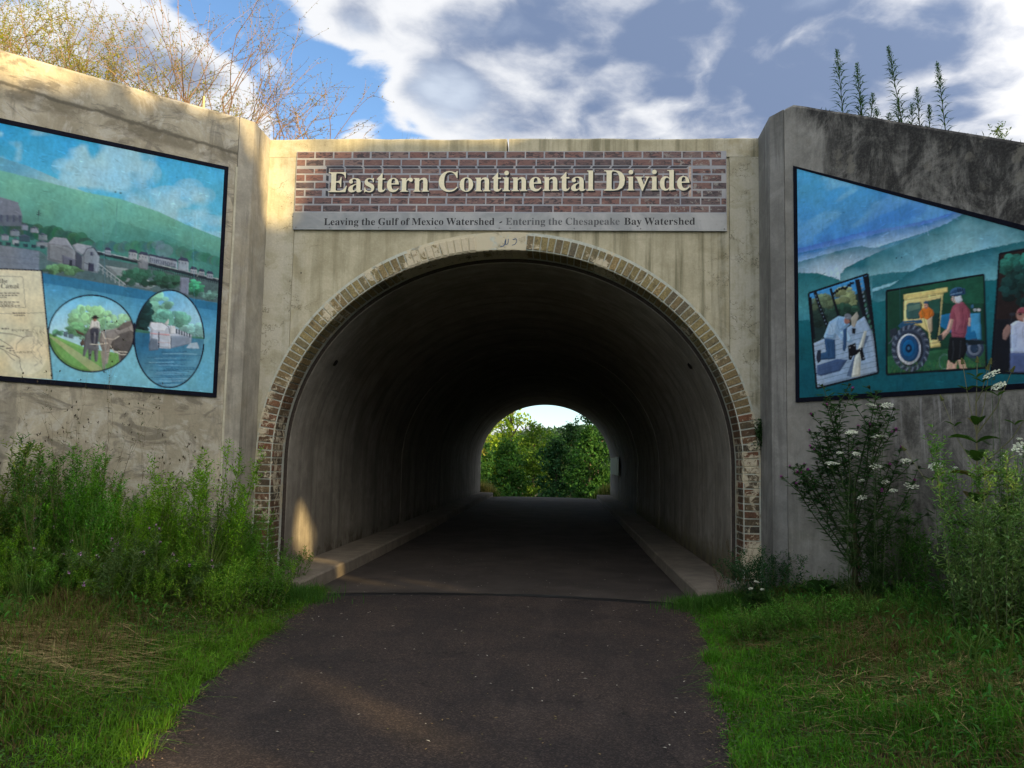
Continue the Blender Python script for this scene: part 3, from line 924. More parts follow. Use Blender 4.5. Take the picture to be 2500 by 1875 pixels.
# ------------------------------------------------------------------ lettering (bold serif outlines, units of 1/1000 em)
GLYPHS = """
A:437;-9 0 -9 18 9 21 24 30 49 75 206 466 224 465 384 87 411 34 425 22 443 18 443 0 229 0 229 18 270 25 283 46 273 81 253 132 103 132 79 71 76 59 75 48 87 26 124 18 128 18 128 0;113 161 242 161 177 319
B:443;16 0 16 17 45 22 62 32 72 51 75 82 75 369 69 412 62 425 51 433 15 439 15 455 220 455 297 448 352 429 385 396 396 351 389 314 369 284 335 261 287 247 345 231 386 206 410 173 418 132 406 76 371 35 314 9 238 0;182 252 188 252 234 257 263 272 280 301 285 345 281 385 269 412 248 429 216 434 198 432 188 425 182 391;222 24 259 30 283 49 296 81 301 128 295 176 277 208 245 225 197 231 182 231 182 65 190 33 202 26
C:468;257 -11 193 -3 137 20 91 56 56 104 34 162 26 228 34 293 56 351 92 399 139 435 195 458 259 465 309 459 367 440 388 435 408 442 419 465 437 465 437 308 420 308 392 364 356 407 313 434 265 443 212 429 174 389 152 321 144 226 152 137 177 74 219 37 278 24 318 29 358 45 395 71 428 106 447 89 409 45 365 14 314 -5
D:496;20 0 20 17 46 21 63 30 71 46 74 75 74 374 71 407 61 426 43 436 15 439 15 455 222 455 278 451 328 440 370 422 405 396 433 364 452 325 464 280 468 228 453 128 408 57 333 14 228 0;222 24 253 27 280 37 302 53 319 75 343 139 351 229 343 318 319 382 279 420 223 433 202 431 190 423 182 385 182 72 190 34 202 26
E:442;14 0 14 17 44 20 62 30 72 48 75 78 75 369 72 405 62 425 44 435 16 439 16 455 399 455 399 320 383 320 369 372 340 406 296 424 232 430 200 428 186 417 183 388 183 246 193 246 232 252 259 269 277 300 288 345 304 345 304 118 287 118 273 181 260 201 241 213 185 222 183 222 183 67 185 47 192 35 230 28 276 30 313 39 345 53 371 75 392 104 411 143 430 143 402 0
F:404;15 0 15 17 44 23 62 34 72 53 75 84 75 375 71 405 61 423 43 433 14 439 14 455 394 455 394 320 377 320 369 357 355 385 336 406 310 420 275 428 230 431 200 429 186 421 182 398 182 247 190 247 229 253 256 270 274 301 284 347 302 347 302 118 285 118 274 168 257 200 229 218 189 224 182 224 182 81 188 43 196 31 210 24 257 17 257 0
G:508;268 -10 200 -3 141 19 93 55 57 103 35 162 28 229 35 295 57 352 93 399 139 435 195 458 257 465 312 459 369 441 388 436 406 443 419 465 437 465 437 308 420 308 403 346 382 379 357 406 329 426 299 439 267 443 214 430 176 389 154 322 146 228 154 135 180 67 221 26 275 13 308 17 328 27 339 45 343 71 343 128 339 154 329 170 309 179 275 182 275 198 500 198 500 182 473 179 457 171 449 154 446 128 446 29 357 0
H:523;15 0 15 17 44 22 62 32 72 50 75 81 75 379 72 406 62 424 45 434 16 439 16 455 242 455 242 439 204 432 187 415 182 379 182 251 342 251 342 379 337 415 331 425 320 432 282 439 282 455 507 455 507 439 478 434 461 424 452 407 449 379 449 81 452 52 461 33 478 22 507 17 507 0 282 0 282 17 311 21 329 31 339 49 342 81 342 221 182 221 182 81 185 50 194 32 212 22 242 17 242 0
I:261;13 0 13 17 61 32 72 49 75 75 75 387 72 412 63 427 45 435 13 439 13 455 244 455 244 439 214 435 196 427 186 412 183 387 183 77 187 44 206 26 246 17 246 0
K:510;16 0 16 17 45 22 63 32 72 50 75 81 75 379 72 406 63 424 45 434 17 439 17 455 242 455 242 439 205 432 187 415 183 379 183 234 321 373 342 398 349 418 334 434 291 439 291 455 486 455 486 439 477 439 415 420 345 361 271 285 463 46 487 25 519 17 519 0 281 0 281 17 306 18 322 21 331 26 334 34 316 66 199 214 183 198 183 81 186 50 195 32 213 22 242 17 242 0
L:426;15 0 15 17 44 22 62 32 72 50 75 81 75 379 72 407 62 425 45 435 16 439 16 455 250 455 250 439 208 434 196 427 188 416 182 379 182 83 185 47 200 31 234 28 278 31 315 40 345 56 370 80 391 112 409 154 427 154 402 0
M:634;14 0 14 17 42 22 61 32 72 50 75 79 75 382 71 416 53 432 15 439 15 455 185 455 317 142 449 455 617 455 617 439 590 434 573 423 563 406 560 378 560 85 565 43 572 31 582 23 617 17 617 0 396 0 396 17 433 25 450 44 455 83 455 399 288 0 270 0 105 389 105 80 109 48 120 30 139 20 169 17 169 0
N:494;403 -11 107 350 107 79 110 49 119 31 136 21 167 17 167 0 18 0 18 17 54 23 71 41 76 79 76 388 36 433 18 439 18 455 156 455 391 169 391 377 386 414 369 431 331 439 331 455 480 455 480 439 450 435 433 425 425 406 422 377 422 -11
O:525;261 -11 213 -6 169 7 129 29 94 58 66 93 45 134 32 179 28 228 32 276 45 321 66 362 95 397 130 426 170 448 216 462 265 466 313 462 357 448 397 427 431 399 459 364 481 323 494 277 498 228 494 179 481 134 459 93 430 58 396 29 355 7 310 -6;265 12 315 26 350 66 372 134 379 228 371 321 348 389 310 430 260 443 210 430 174 389 152 322 145 228 153 135 177 67 215 26
R:473;15 0 15 17 44 22 62 32 72 50 75 81 75 379 72 406 62 424 45 434 16 439 16 455 217 455 305 448 367 426 389 409 404 388 414 363 417 334 411 296 392 265 360 241 315 224 432 50 452 26 478 17 480 17 480 0 338 0 201 212 182 212 182 81 185 50 194 32 212 22 242 17 242 0;182 234 203 234 249 240 280 258 298 290 304 336 299 377 284 407 259 425 224 431 202 429 190 422 184 409 182 385
S:390;43 -11 43 158 62 158 83 94 111 50 149 24 197 15 231 20 257 36 273 60 279 89 266 129 225 160 163 191 112 221 77 253 57 289 50 332 54 370 67 403 88 429 115 449 148 462 185 466 229 461 282 448 291 446 300 445 313 450 320 466 339 466 339 319 322 319 310 354 293 385 272 410 248 429 222 441 194 445 163 440 140 426 125 406 120 380 124 356 137 336 189 303 253 273 317 233 337 211 350 188 359 133 354 92 339 58 314 29 281 8 240 -6 192 -10 158 -8 126 1 98 9 85 12 69 7 61 -11
T:423;92 0 92 17 123 21 142 31 152 50 156 81 156 433 149 433 102 426 65 403 41 367 29 318 11 318 11 455 410 455 410 317 394 317 382 368 357 404 319 426 269 433 263 433 263 81 266 50 276 30 296 20 328 17 328 0
W:611;171 -11 32 393 15 427 3 435 -15 439 -15 455 181 455 181 439 150 432 142 424 140 410 148 373 223 153 301 353 286 399 278 418 267 429 229 439 229 455 439 455 439 439 404 432 393 412 399 386 474 166 541 369 549 406 546 421 538 430 503 439 503 455 624 455 624 439 607 432 594 421 575 379 446 -11 428 -11 316 309 190 -11
a:344;255 -10 232 -7 216 1 205 15 200 35 151 2 95 -9 64 -4 40 11 25 34 20 63 31 104 63 136 119 164 199 190 199 241 196 266 187 282 171 292 148 296 115 290 104 274 113 257 123 231 120 215 110 202 95 194 77 191 58 194 45 203 36 218 33 236 37 258 49 278 69 295 95 308 126 316 162 318 223 312 263 292 286 258 293 210 293 62 295 40 304 34 320 42 329 28 294 -1;151 34 174 41 199 63 199 169 164 157 138 138 123 114 118 84 126 46
c:293;156 -10 119 -5 87 11 59 36 38 68 24 106 19 150 24 196 40 237 64 271 96 297 133 314 175 319 218 314 250 298 270 274 277 245 274 228 266 215 253 207 236 204 219 207 206 216 199 231 196 251 197 261 197 271 190 290 169 297 144 290 126 269 116 235 112 187 118 123 137 76 166 48 204 38 239 46 271 72 285 60 258 29 227 7 193 -6
d:370;140 -10 107 -5 78 10 53 35 35 66 23 104 19 147 23 196 36 237 56 272 81 297 112 313 146 318 189 309 223 280 223 401 220 419 212 430 198 437 176 439 176 455 319 455 319 75 325 41 335 33 353 28 353 11 294 6 223 -10 223 39 188 2;171 28 187 32 202 41 223 76 223 242 218 257 206 270 174 281 148 273 130 250 121 210 118 153 121 98 130 58 146 36
e:301;154 -10 117 -5 85 10 58 35 37 69 24 110 19 157 24 201 38 240 59 273 87 298 120 313 157 318 209 309 249 280 274 234 283 173 283 166 117 166 123 112 138 73 164 50 199 42 237 53 270 86 285 73 258 36 227 10 193 -5;116 192 201 192 201 215 199 252 193 277 181 292 161 297 141 291 127 274 119 244 116 203
f:214;15 0 15 16 40 22 50 35 52 73 52 277 16 277 16 310 52 310 52 353 60 400 85 436 123 458 174 465 212 460 240 446 257 425 263 400 260 380 252 367 239 358 224 355 195 365 187 376 185 391 193 420 196 426 197 433 193 441 180 443 163 440 153 430 148 390 148 310 203 310 203 277 148 277 148 65 150 40 158 26 173 18 199 16 199 0
g:327;146 -140 89 -136 48 -122 22 -100 14 -75 28 -46 69 -26 35 -1 24 30 28 54 42 74 67 92 102 110 67 128 42 150 27 179 22 212 26 242 40 268 60 289 88 305 120 315 157 318 196 315 233 304 317 304 317 268 268 268 286 237 291 203 287 176 276 151 258 131 234 116 205 106 172 103 157 103 142 104 126 102 112 94 101 71 111 54 141 49 175 49 259 40 285 29 303 13 312 -9 316 -37 305 -80 272 -113 219 -133;157 124 177 129 190 146 197 173 199 211 197 249 190 276 177 292 157 297 137 292 124 276 116 249 114 211 116 173 124 146 137 129;161 -116 206 -113 238 -103 257 -88 263 -66 260 -51 249 -41 205 -34 97 -34 79 -52 73 -73 78 -89 95 -103 122 -113
h:381;18 0 18 16 45 26 52 56 52 399 46 429 19 440 19 455 148 455 148 267 191 305 243 318 281 311 308 292 325 259 330 212 330 56 337 26 363 16 363 0 202 0 202 16 207 16 228 26 235 56 235 217 229 258 219 268 203 271 173 262 148 235 148 56 154 26 164 19 180 16 180 0
i:198;101 362 81 366 65 376 54 392 50 412 54 432 65 449 81 459 101 463 120 459 137 449 147 432 151 412 147 392 136 376 120 366;18 0 18 16 35 19 45 26 52 56 52 252 47 285 20 293 21 310 148 310 148 56 154 26 164 19 180 16 180 0
k:359;17 0 17 16 35 19 45 26 52 56 52 398 47 429 37 436 20 439 21 455 148 455 148 169 227 248 240 264 244 278 235 289 209 293 206 293 206 310 345 310 345 293 308 284 275 260 222 209 346 34 360 20 376 16 376 0 211 0 211 16 217 16 234 20 239 32 232 49 163 147 148 134 148 56 154 26 164 19 180 16 180 0
l:199;18 0 18 16 35 19 45 26 52 56 52 398 47 429 37 436 20 439 20 455 148 455 148 56 154 26 164 19 180 16 180 0
n:381;18 0 18 16 45 26 52 56 52 253 46 284 36 291 19 294 19 310 148 310 148 267 190 305 243 318 281 311 308 292 325 259 330 212 330 56 337 26 363 16 363 0 202 0 202 16 207 16 228 26 235 56 235 217 229 258 219 268 203 271 173 262 148 235 148 56 154 26 164 19 180 16 180 0
o:336;169 -10 127 -5 90 11 60 37 38 70 24 110 19 154 24 199 38 239 60 272 90 297 127 313 168 318 209 313 245 298 275 273 298 240 312 200 317 154 312 108 298 69 275 36 245 11 210 -5;169 11 193 18 209 39 217 81 220 154 217 228 208 271 192 292 169 299 144 292 128 271 120 227 117 154 120 82 128 39 144 18
p:371;17 -139 17 -124 40 -117 50 -101 52 -64 52 243 46 283 19 295 19 310 143 310 143 263 160 287 180 305 203 315 230 319 264 314 293 298 317 273 335 241 346 203 350 160 346 113 334 72 316 38 291 12 261 -5 227 -10 183 0 148 32 148 -58 152 -99 158 -110 167 -118 197 -123 197 -139;195 28 222 36 239 59 249 99 253 154 250 208 241 248 225 270 199 278 170 267 148 235 148 69 167 38
r:287;18 0 18 16 35 19 45 26 52 56 52 252 46 285 37 291 20 293 21 310 146 310 146 252 165 280 187 301 210 314 233 318 258 315 275 304 286 287 289 266 286 248 278 234 264 225 248 222 222 231 207 250 189 260 175 255 162 241 152 220 149 192 149 56 151 37 159 25 197 16 197 0
s:288;151 -10 122 -6 87 6 73 9 59 4 51 -9 36 -9 36 105 53 105 66 68 87 39 112 21 140 15 162 18 179 27 189 40 192 58 183 84 156 105 107 130 76 148 54 169 41 193 37 220 44 259 65 291 98 312 141 319 166 316 199 308 206 306 213 305 223 309 230 319 244 319 244 222 228 222 215 254 196 277 174 291 149 296 130 294 116 286 108 274 105 259 115 232 146 212 191 189 221 172 241 151 253 126 257 95 250 51 228 18 194 -3
t:228;124 -9 89 -4 66 10 52 36 48 71 48 279 20 279 20 300 88 369 129 424 144 424 144 310 208 310 208 279 144 279 144 82 149 51 157 43 168 40 189 49 206 75 222 66 205 33 182 10 155 -4
u:375;131 -10 91 -3 65 17 51 51 46 97 46 248 39 282 29 291 11 294 11 310 142 310 142 74 151 46 162 38 177 36 205 44 228 66 228 248 221 283 210 291 189 294 189 310 324 310 324 70 331 39 342 33 360 30 360 13 299 7 228 -10 228 40 209 19 186 3 160 -7
v:306;142 -10 38 248 22 281 12 290 -3 293 -3 310 164 310 164 294 156 294 136 290 129 276 130 268 185 122 236 253 241 272 232 289 203 294 203 310 305 310 305 295 288 289 278 279 260 243 160 -10
x:319;5 0 5 15 34 29 62 56 123 136 43 263 24 285 4 293 4 310 169 310 169 294 147 290 140 280 149 260 183 206 224 257 234 279 227 290 201 294 201 310 311 310 311 296 282 282 254 254 198 184 291 36 303 21 319 15 319 0 155 0 155 16 178 19 185 30 173 59 138 114 97 61 85 34 92 20 114 15 118 15 118 0
y:300;52 -140 29 -136 10 -125 -3 -107 -7 -84 -4 -67 5 -53 18 -43 36 -40 64 -49 72 -61 75 -76 74 -81 74 -87 77 -96 86 -99 99 -92 114 -74 129 -44 140 -5 36 251 25 275 15 287 -3 293 -5 293 -5 310 162 310 162 293 136 289 128 275 130 267 133 257 185 119 230 241 236 260 238 274 236 284 229 289 203 293 203 310 300 310 300 293 287 290 277 281 259 242 162 -24 129 -96 95 -131
"""
FONT = {}
for ln in GLYPHS.strip().split('\n'):
    ch_, rest = ln[0], ln[2:]
    p_ = rest.split(';')
    FONT[ch_] = (int(p_[0]) / 1000, [np.array(list(map(int, q_.split()))).reshape(-1, 2) / 1000 for q_ in p_[1:]])
SPACE = 0.17
CAP = max(p[:, 1].max() for p in FONT['E'][1])


def layout(text, track=0.0):
    """glyph outlines placed along a baseline, in em; returns (list of contours per glyph, width)"""
    x = 0.0; out = []
    for ch_ in text:
        if ch_ == ' ': x += SPACE + track; continue
        if ch_ == '-':
            out.append([np.array([[x + 0.02, 0.13], [x + 0.13, 0.17], [x + 0.13, 0.22], [x + 0.02, 0.18]])]); x += 0.16; continue
        adv, cs = FONT[ch_]
        out.append([c_ + [x, 0] for c_ in cs]); x += adv + track
    return out, x


def lettering(name, text, x0, x1, zb, cap, y, mat, parent, slope=0.0, thick=0.0015, track=0.0):
    """one line of lettering as a thin extruded mesh"""
    gl, wd = layout(text, track)
    sx = (x1 - x0) / wd; sz = cap / CAP
    cu = bpy.data.curves.new(name, 'CURVE'); cu.dimensions = '2D'; cu.fill_mode = 'BOTH'; cu.extrude = thick
    for cs in gl:
        for c_ in cs:
            sp = cu.splines.new('POLY'); sp.points.add(len(c_) - 1); sp.use_cyclic_u = True
            for pt, (u, v) in zip(sp.points, c_): pt.co = (x0 + u * sx, zb + v * sz + slope * u * sx, 0, 1)
    tmp = bpy.data.objects.new(name, cu)
    C.objects.link(tmp)
    me = bpy.data.meshes.new_from_object(tmp.evaluated_get(bpy.context.evaluated_depsgraph_get()))
    bpy.data.objects.remove(tmp); bpy.data.curves.remove(cu)
    me.name = name
    me.materials.clear(); me.materials.append(mat)
    o = bpy.data.objects.new(name, me); C.objects.link(o); o.parent = parent
    o.rotation_euler = (R(90), 0, 0)
    o.location = (0, y, 0)
    return o


# ------------------------------------------------------------------ name sign over the arch
SX0, SX1 = -2.83, 2.79
SZ0, SZM, SZ1 = 4.618, 4.848, 5.672
sign = thing('name_sign', 'long painted brick-pattern sign over the arch reading Eastern Continental Divide', 'sign', (0, -0.03, 0))
m_signbed, nt, b = material('sign_mortar_paint', 0.6, 0.35)
co = nt.new('ShaderNodeTexCoord').outputs['Object']
c = nt.mix(nt.step(nt.noise(co, 3, 5), 0.35, 0.65), (0.27, 0.29, 0.33), (0.38, 0.38, 0.39))
nt.put(b.inputs['Base Color'], c)
g = G(); g.box(SX0, SX1, -0.006, 0.02, SZM, SZ1); g.build('panel', m_signbed, sign)
m_alu, nt, b = material('brushed_metal_strip', 0.42, 0.5)
co = nt.new('ShaderNodeTexCoord').outputs['Object']
c = nt.mix(nt.step(nt.noise(co, 2.4, 6, 0.6, 0.8), 0.35, 0.65), (0.20, 0.215, 0.22), (0.29, 0.30, 0.30))
c = nt.mix(nt.step(nt.noise(co, 22, 5, 0.7), 0.6, 0.75), c, (0.19, 0.20, 0.185))
nt.put(b.inputs['Base Color'], c)
b.inputs['Metallic'].default_value = 0.35
nt.put(b.inputs['Normal'], nt.bump(nt.noise(nt.scale(co, (0.5, 1, 5)), 2.0, 3), 0.12, 0.02))
g = G(); g.box(SX0 - 0.012, SX1 + 0.002, -0.010, 0.02, SZ0, SZM - 0.001); strip = g.build('metal_strip', m_alu, sign)
m_bolt = plain('bolt_steel', (0.10, 0.10, 0.10), 0.5, 0.5)
for bx_ in (-2.80, -2.35, -1.70, -0.95, -0.12, 0.02, 0.85, 1.70, 2.76):
    G().tube([(bx_, -0.008, 4.645), (bx_, -0.017, 4.645)], 0.009, 0.007, 8).build('bolt', m_bolt, strip)

m_sbrick, nt, b = material('printed_sign_brick', 0.6, 0.3)
co = nt.new('ShaderNodeNewGeometry').outputs['Position']
rd = nt.new('ShaderNodeObjectInfo').outputs['Random']
base = nt.ramp(rd, [(0.0, (0.155, 0.085, 0.080)), (0.2, (0.235, 0.120, 0.105)), (0.4, (0.175, 0.105, 0.105)), (0.6, (0.225, 0.105, 0.090)), (0.75, (0.12, 0.085, 0.092)), (0.9, (0.27, 0.165, 0.150)), (1.0, (0.095, 0.072, 0.080))])
w1 = nt.noise(nt.scale(co, (9, 1, 26)), 1.0, 6, 0.65, 1.2)
amt = nt.math('MULTIPLY', nt.step(w1, 0.46, 0.60), nt.math('ADD', 0.30, nt.step(nt.noise(co, 4.3, 2), 0.40, 0.55)), clamp=True)
c = nt.mix(nt.math('MULTIPLY', amt, 0.9), base, (0.045, 0.036, 0.045))
w2 = nt.noise(nt.scale(co, (11, 1, 40)), 1.3, 5, 0.6, 0.8)
c = nt.mix(nt.math('MULTIPLY', nt.step(w2, 0.56, 0.70), 0.6), c, (0.42, 0.26, 0.22))
x, y, z = nt.sep(co)
worn = nt.math('MULTIPLY', nt.step(x, 1.2, 2.4), nt.step(nt.noise(co, 13, 6, 0.7, 0.4), 0.56, 0.60))
c = nt.mix(nt.math('MULTIPLY', worn, 0.8), c, (0.33, 0.29, 0.27))
nt.put(b.inputs['Base Color'], nt.mix(1.0, c, (0.90, 0.98, 0.96), 'MULTIPLY'))
sb = random.Random(3)
NR = 8; RH = (SZ1 - SZM) / NR
unit = {}


def sign_brick(x0, x1, z0, z1):
    key = (round(x1 - x0, 2), round(z1 - z0, 3))
    if key not in unit:
        w_, h_ = key
        V = [(0, 0, 0), (w_, 0, 0), (w_, 0, h_), (0, 0, h_)] + [(0.002, -0.0022, 0.002), (w_ - 0.002, -0.0022, 0.002), (w_ - 0.002, -0.0022, h_ - 0.002), (0.002, -0.0022, h_ - 0.002)]
        unit[key] = G().add(V, q=[(4, 5, 6, 7)] + [(j, (j + 1) % 4, 4 + (j + 1) % 4, 4 + j) for j in range(4)]).mesh('brick', m_sbrick)
    o = bpy.data.objects.new('brick', unit[key]); C.objects.link(o); o.parent = sign
    o.location = (x0, -0.0058, z0)


PX0, PX1 = -2.375, 2.30          # the painted recess
MB = 0.022
for r in range(NR):
    z1 = SZ1 - r * RH - 0.008; z0 = z1 - RH + 0.022
    inner = 2 <= r <= 5
    off = (0.0 if r % 2 == 0 else 0.125)
    spans = [(SX0 + 0.006, SX1 - 0.006)] if not inner else [(SX0 + 0.006, PX0 - 0.05), (PX0, PX1), (PX1 + 0.06, SX1 - 0.006)]
    if r == 2: z1 -= 0.022
    for a0, a1 in spans:
        xv = a0 - off - (0.05 if inner and a0 == PX0 else 0)
        while xv < a1 - 0.03:
            wd = 0.232 + sb.uniform(-0.008, 0.008)
            l_, r_ = max(xv, a0), min(xv + wd, a1)
            if r_ - l_ > 0.05: sign_brick(l_, round(l_ + round(r_ - l_, 2), 3), z0 + sb.uniform(-0.002, 0.002), z1)
            xv += wd + MB - 0.002
# printed reveals of the recess: dark along its top and left, pale along its right
m_rev_d = plain('printed_dark_reveal', (0.040, 0.042, 0.055), 0.6)
m_rev_l = plain('printed_pale_reveal', (0.48, 0.36, 0.29), 0.6)
zt = SZ1 - 2 * RH; zb_ = SZ1 - 6 * RH
nrev = 19
for k in range(nrev):
    u0 = PX0 - 0.06 + (PX1 - PX0 + 0.10) * k / nrev; u1 = PX0 - 0.06 + (PX1 - PX0 + 0.10) * (k + 1) / nrev - 0.03
    sh = 0.03 * (1 - 2 * k / (nrev - 1))
    G().add([(u0, -0.0082, zt + 0.006), (u1, -0.0082, zt + 0.006), (u1 + sh, -0.0082, zt - 0.022), (u0 + sh, -0.0082, zt - 0.022)], q=[(0, 3, 2, 1)]).build('reveal', m_rev_d, sign)
for k in range(4):
    z1 = zt - k * RH - 0.012; z0 = z1 - RH + 0.026
    G().add([(PX0 - 0.048, -0.0085, z0 + 0.006), (PX0 - 0.014, -0.0085, z0 - 0.006), (PX0 - 0.014, -0.0085, z1 - 0.012), (PX0 - 0.048, -0.0085, z1)], q=[(0, 1, 2, 3)]).build('reveal', m_rev_d, sign)
G().box(PX1 + 0.012, PX1 + 0.042, -0.0085, -0.005, zb_ + 0.012, zt - 0.005).build('reveal', m_rev_l, sign)
m_cream = plain('cream_letter_paint', (0.80, 0.74, 0.53), 0.55, 0.3, var=0.05)
m_shad = plain('dark_letter_outline_paint', (0.012, 0.012, 0.016), 0.55, 0.3, var=0.1)
lettering('lettering_backing', 'Eastern Continental Divide', -2.398 + 0.020, 2.329 + 0.022, 5.120 - 0.022, 0.268, -0.0100, m_shad, sign, slope=0.0068, thick=0.0006)
lettering('lettering_backing', 'Eastern Continental Divide', -2.398 + 0.010, 2.329 + 0.011, 5.120 - 0.011, 0.268, -0.0114, m_shad, sign, slope=0.0068, thick=0.0006)
lettering('lettering', 'Eastern Continental Divide', -2.398, 2.329, 5.120, 0.268, -0.0130, m_cream, sign, slope=0.0068, thick=0.0006)
m_black = plain('black_letter_paint', (0.016, 0.017, 0.019), 0.5, 0.3, var=0.1)
lettering('lettering', 'Leaving the Gulf of Mexico Watershed', -2.43, -0.18, 4.676, 0.092, -0.0112, m_black, strip, slope=0.005, thick=0.0006)
lettering('lettering', '-', -0.125, -0.075, 4.665, 0.15, -0.0112, m_black, strip, thick=0.0006)
m_grey = plain('faded_letter_paint', (0.075, 0.08, 0.085), 0.5, 0.3, var=0.3, scale=4)
lettering('lettering', 'Entering the Chesapeake', -0.04, 1.435, 4.688, 0.092, -0.0112, m_grey, strip, slope=0.005, thick=0.0006)
lettering('lettering', 'Bay Watershed', 1.485, 2.394, 4.695, 0.092, -0.0112, m_black, strip, slope=0.005, thick=0.0006)


# ------------------------------------------------------------------ murals: flat pictures painted in code on a fine mesh
class Canvas:
    """a raster over the wall plane (u along the wall, v up); shapes are given in sketch units and mapped by H"""

    def __init__(self, H, u0, u1, v0, v1, w, h, ss=3):
        self.H = np.array(H).reshape(3, 3)
        self.u0, self.u1, self.v0, self.v1, self.w, self.h, self.ss = u0, u1, v0, v1, w, h, ss
        self.W, self.Hh = w * ss, h * ss
        self.img = np.zeros((self.Hh, self.W, 3))
        uu = u0 + (np.arange(self.W) + 0.5) / self.W * (u1 - u0)
        vv = v0 + (np.arange(self.Hh) + 0.5) / self.Hh * (v1 - v0)
        self.U, self.V = np.meshgrid(uu, vv)
        Hi = np.linalg.inv(self.H)
        q = np.einsum('ij,jhw->ihw', Hi, np.stack([self.U, self.V, np.ones_like(self.U)]))
        self.X, self.Y = q[0] / q[2], q[1] / q[2]           # sketch coordinates of every raster cell
        self.clip = None

    def px(self, pts):
        p = np.asarray(pts, float)
        q = np.concatenate([p, np.ones((len(p), 1))], 1) @ self.H.T
        u, v = q[:, 0] / q[:, 2], q[:, 1] / q[:, 2]
        return np.stack([(u - self.u0) / (self.u1 - self.u0) * self.W, (v - self.v0) / (self.v1 - self.v0) * self.Hh], 1)

    def mask(self, pts):
        P = self.px(pts)
        x0, y0 = np.floor(P.min(0)).astype(int); x1, y1 = np.ceil(P.max(0)).astype(int) + 1
        x0, y0, x1, y1 = max(x0, 0), max(y0, 0), min(x1, self.W), min(y1, self.Hh)
        if x1 <= x0 or y1 <= y0: return None
        xx, yy = np.meshgrid(np.arange(x0, x1) + 0.5, np.arange(y0, y1) + 0.5)
        ins = np.zeros(xx.shape, bool)
        n = len(P)
        for i in range(n):
            (ax, ay), (bx, by) = P[i], P[(i + 1) % n]
            if ay == by: continue
            c_ = ((ay > yy) != (by > yy)) & (xx < (bx - ax) * (yy - ay) / (by - ay) + ax)
            ins ^= c_
        return (slice(y0, y1), slice(x0, x1)), ins

    def fill(self, pts, col, alpha=1.0, mott=0.0, grad=None, ns=0.02):
        r = self.mask(pts)
        if r is None: return
        sl, ins = r
        if self.clip is not None: ins = ins & self.clip[sl]
        c = np.array(srgb(*col))
        C_ = np.broadcast_to(c, ins.shape + (3,)).copy()
        if grad is not None:                                 # (colour2, (xa, ya), (xb, yb))
            c2, A, B = grad
            A = np.array(A, float); B = np.array(B, float); d_ = B - A
            t = np.clip(((self.X[sl] - A[0]) * d_[0] + (self.Y[sl] - A[1]) * d_[1]) / (d_ @ d_), 0, 1)[..., None]
            C_ = c * (1 - t) + np.array(srgb(*c2)) * t
        if mott:
            nz = vnoise(self.X[sl], self.Y[sl], ns) * 0.6 + vnoise(self.X[sl] + 91, self.Y[sl] * 1.6, ns * 3.1) * 0.4
            C_ = C_ * (1 + (nz - 0.5)[..., None] * 2 * mott)
        if alpha > 0.8 and 60 < ins.sum() and max(ins.shape) < 420 and grad is None:   # model small shapes: light from upper left
            k_ = max(2, min(6, min(ins.shape) // 9))
            lo_ = ins & ~np.roll(np.roll(ins, k_, 0), -k_, 1); hi_ = ins & ~np.roll(np.roll(ins, -k_, 0), k_, 1)
            C_ = C_ * (1 - 0.34 * lo_ + 0.22 * hi_)[..., None]
        al = (ins * alpha)[..., None]
        self.img[sl] = self.img[sl] * (1 - al) + C_ * al

    def ell(self, cx, cy, rx, ry, col, rot=0, **k):
        t = np.linspace(0, 2 * np.pi, 40, endpoint=False)
        x, y = rx * np.cos(t), ry * np.sin(t)
        self.fill(np.stack([cx + x * math.cos(rot) - y * math.sin(rot), cy + x * math.sin(rot) + y * math.cos(rot)], 1), col, **k)

    def line(self, pts, wd, col, **k):
        P = np.asarray(pts, float)
        T = np.gradient(P, axis=0); T /= np.linalg.norm(T, axis=1)[:, None] + 1e-9
        N_ = np.stack([-T[:, 1], T[:, 0]], 1) * wd / 2
        self.fill(np.concatenate([P + N_, (P - N_)[::-1]]), col, **k)

    def wash(self, fn):
        """fn(X, Y) -> (colour array, alpha array), over everything (or the clip)"""
        c, al = fn(self.X, self.Y)
        if self.clip is not None: al = al * self.clip
        self.img = self.img * (1 - al[..., None]) + c * al[..., None]

    def only(self, pts):
        self.clip = None
        m = np.zeros((self.Hh, self.W), bool)
        r = self.mask(pts)
        if r is not None: m[r[0]] = r[1]
        self.clip = m

    def foliage(self, cx, cy, rx, ry, col, n=40, size=14, var=0.3, seed=1, alpha=0.85):
        q = random.Random(seed)
        for _ in range(n):
            a_, rr = q.uniform(0, 6.28), math.sqrt(q.random())
            k_ = 1 + q.uniform(-var, var) + (-0.25 * math.sin(a_) * rr)
            self.ell(cx + rx * rr * math.cos(a_), cy + ry * rr * math.sin(a_), size * q.uniform(0.5, 1.3), size * q.uniform(0.4, 0.9), tuple(min(255, max(0, v * k_)) for v in col), alpha=alpha)

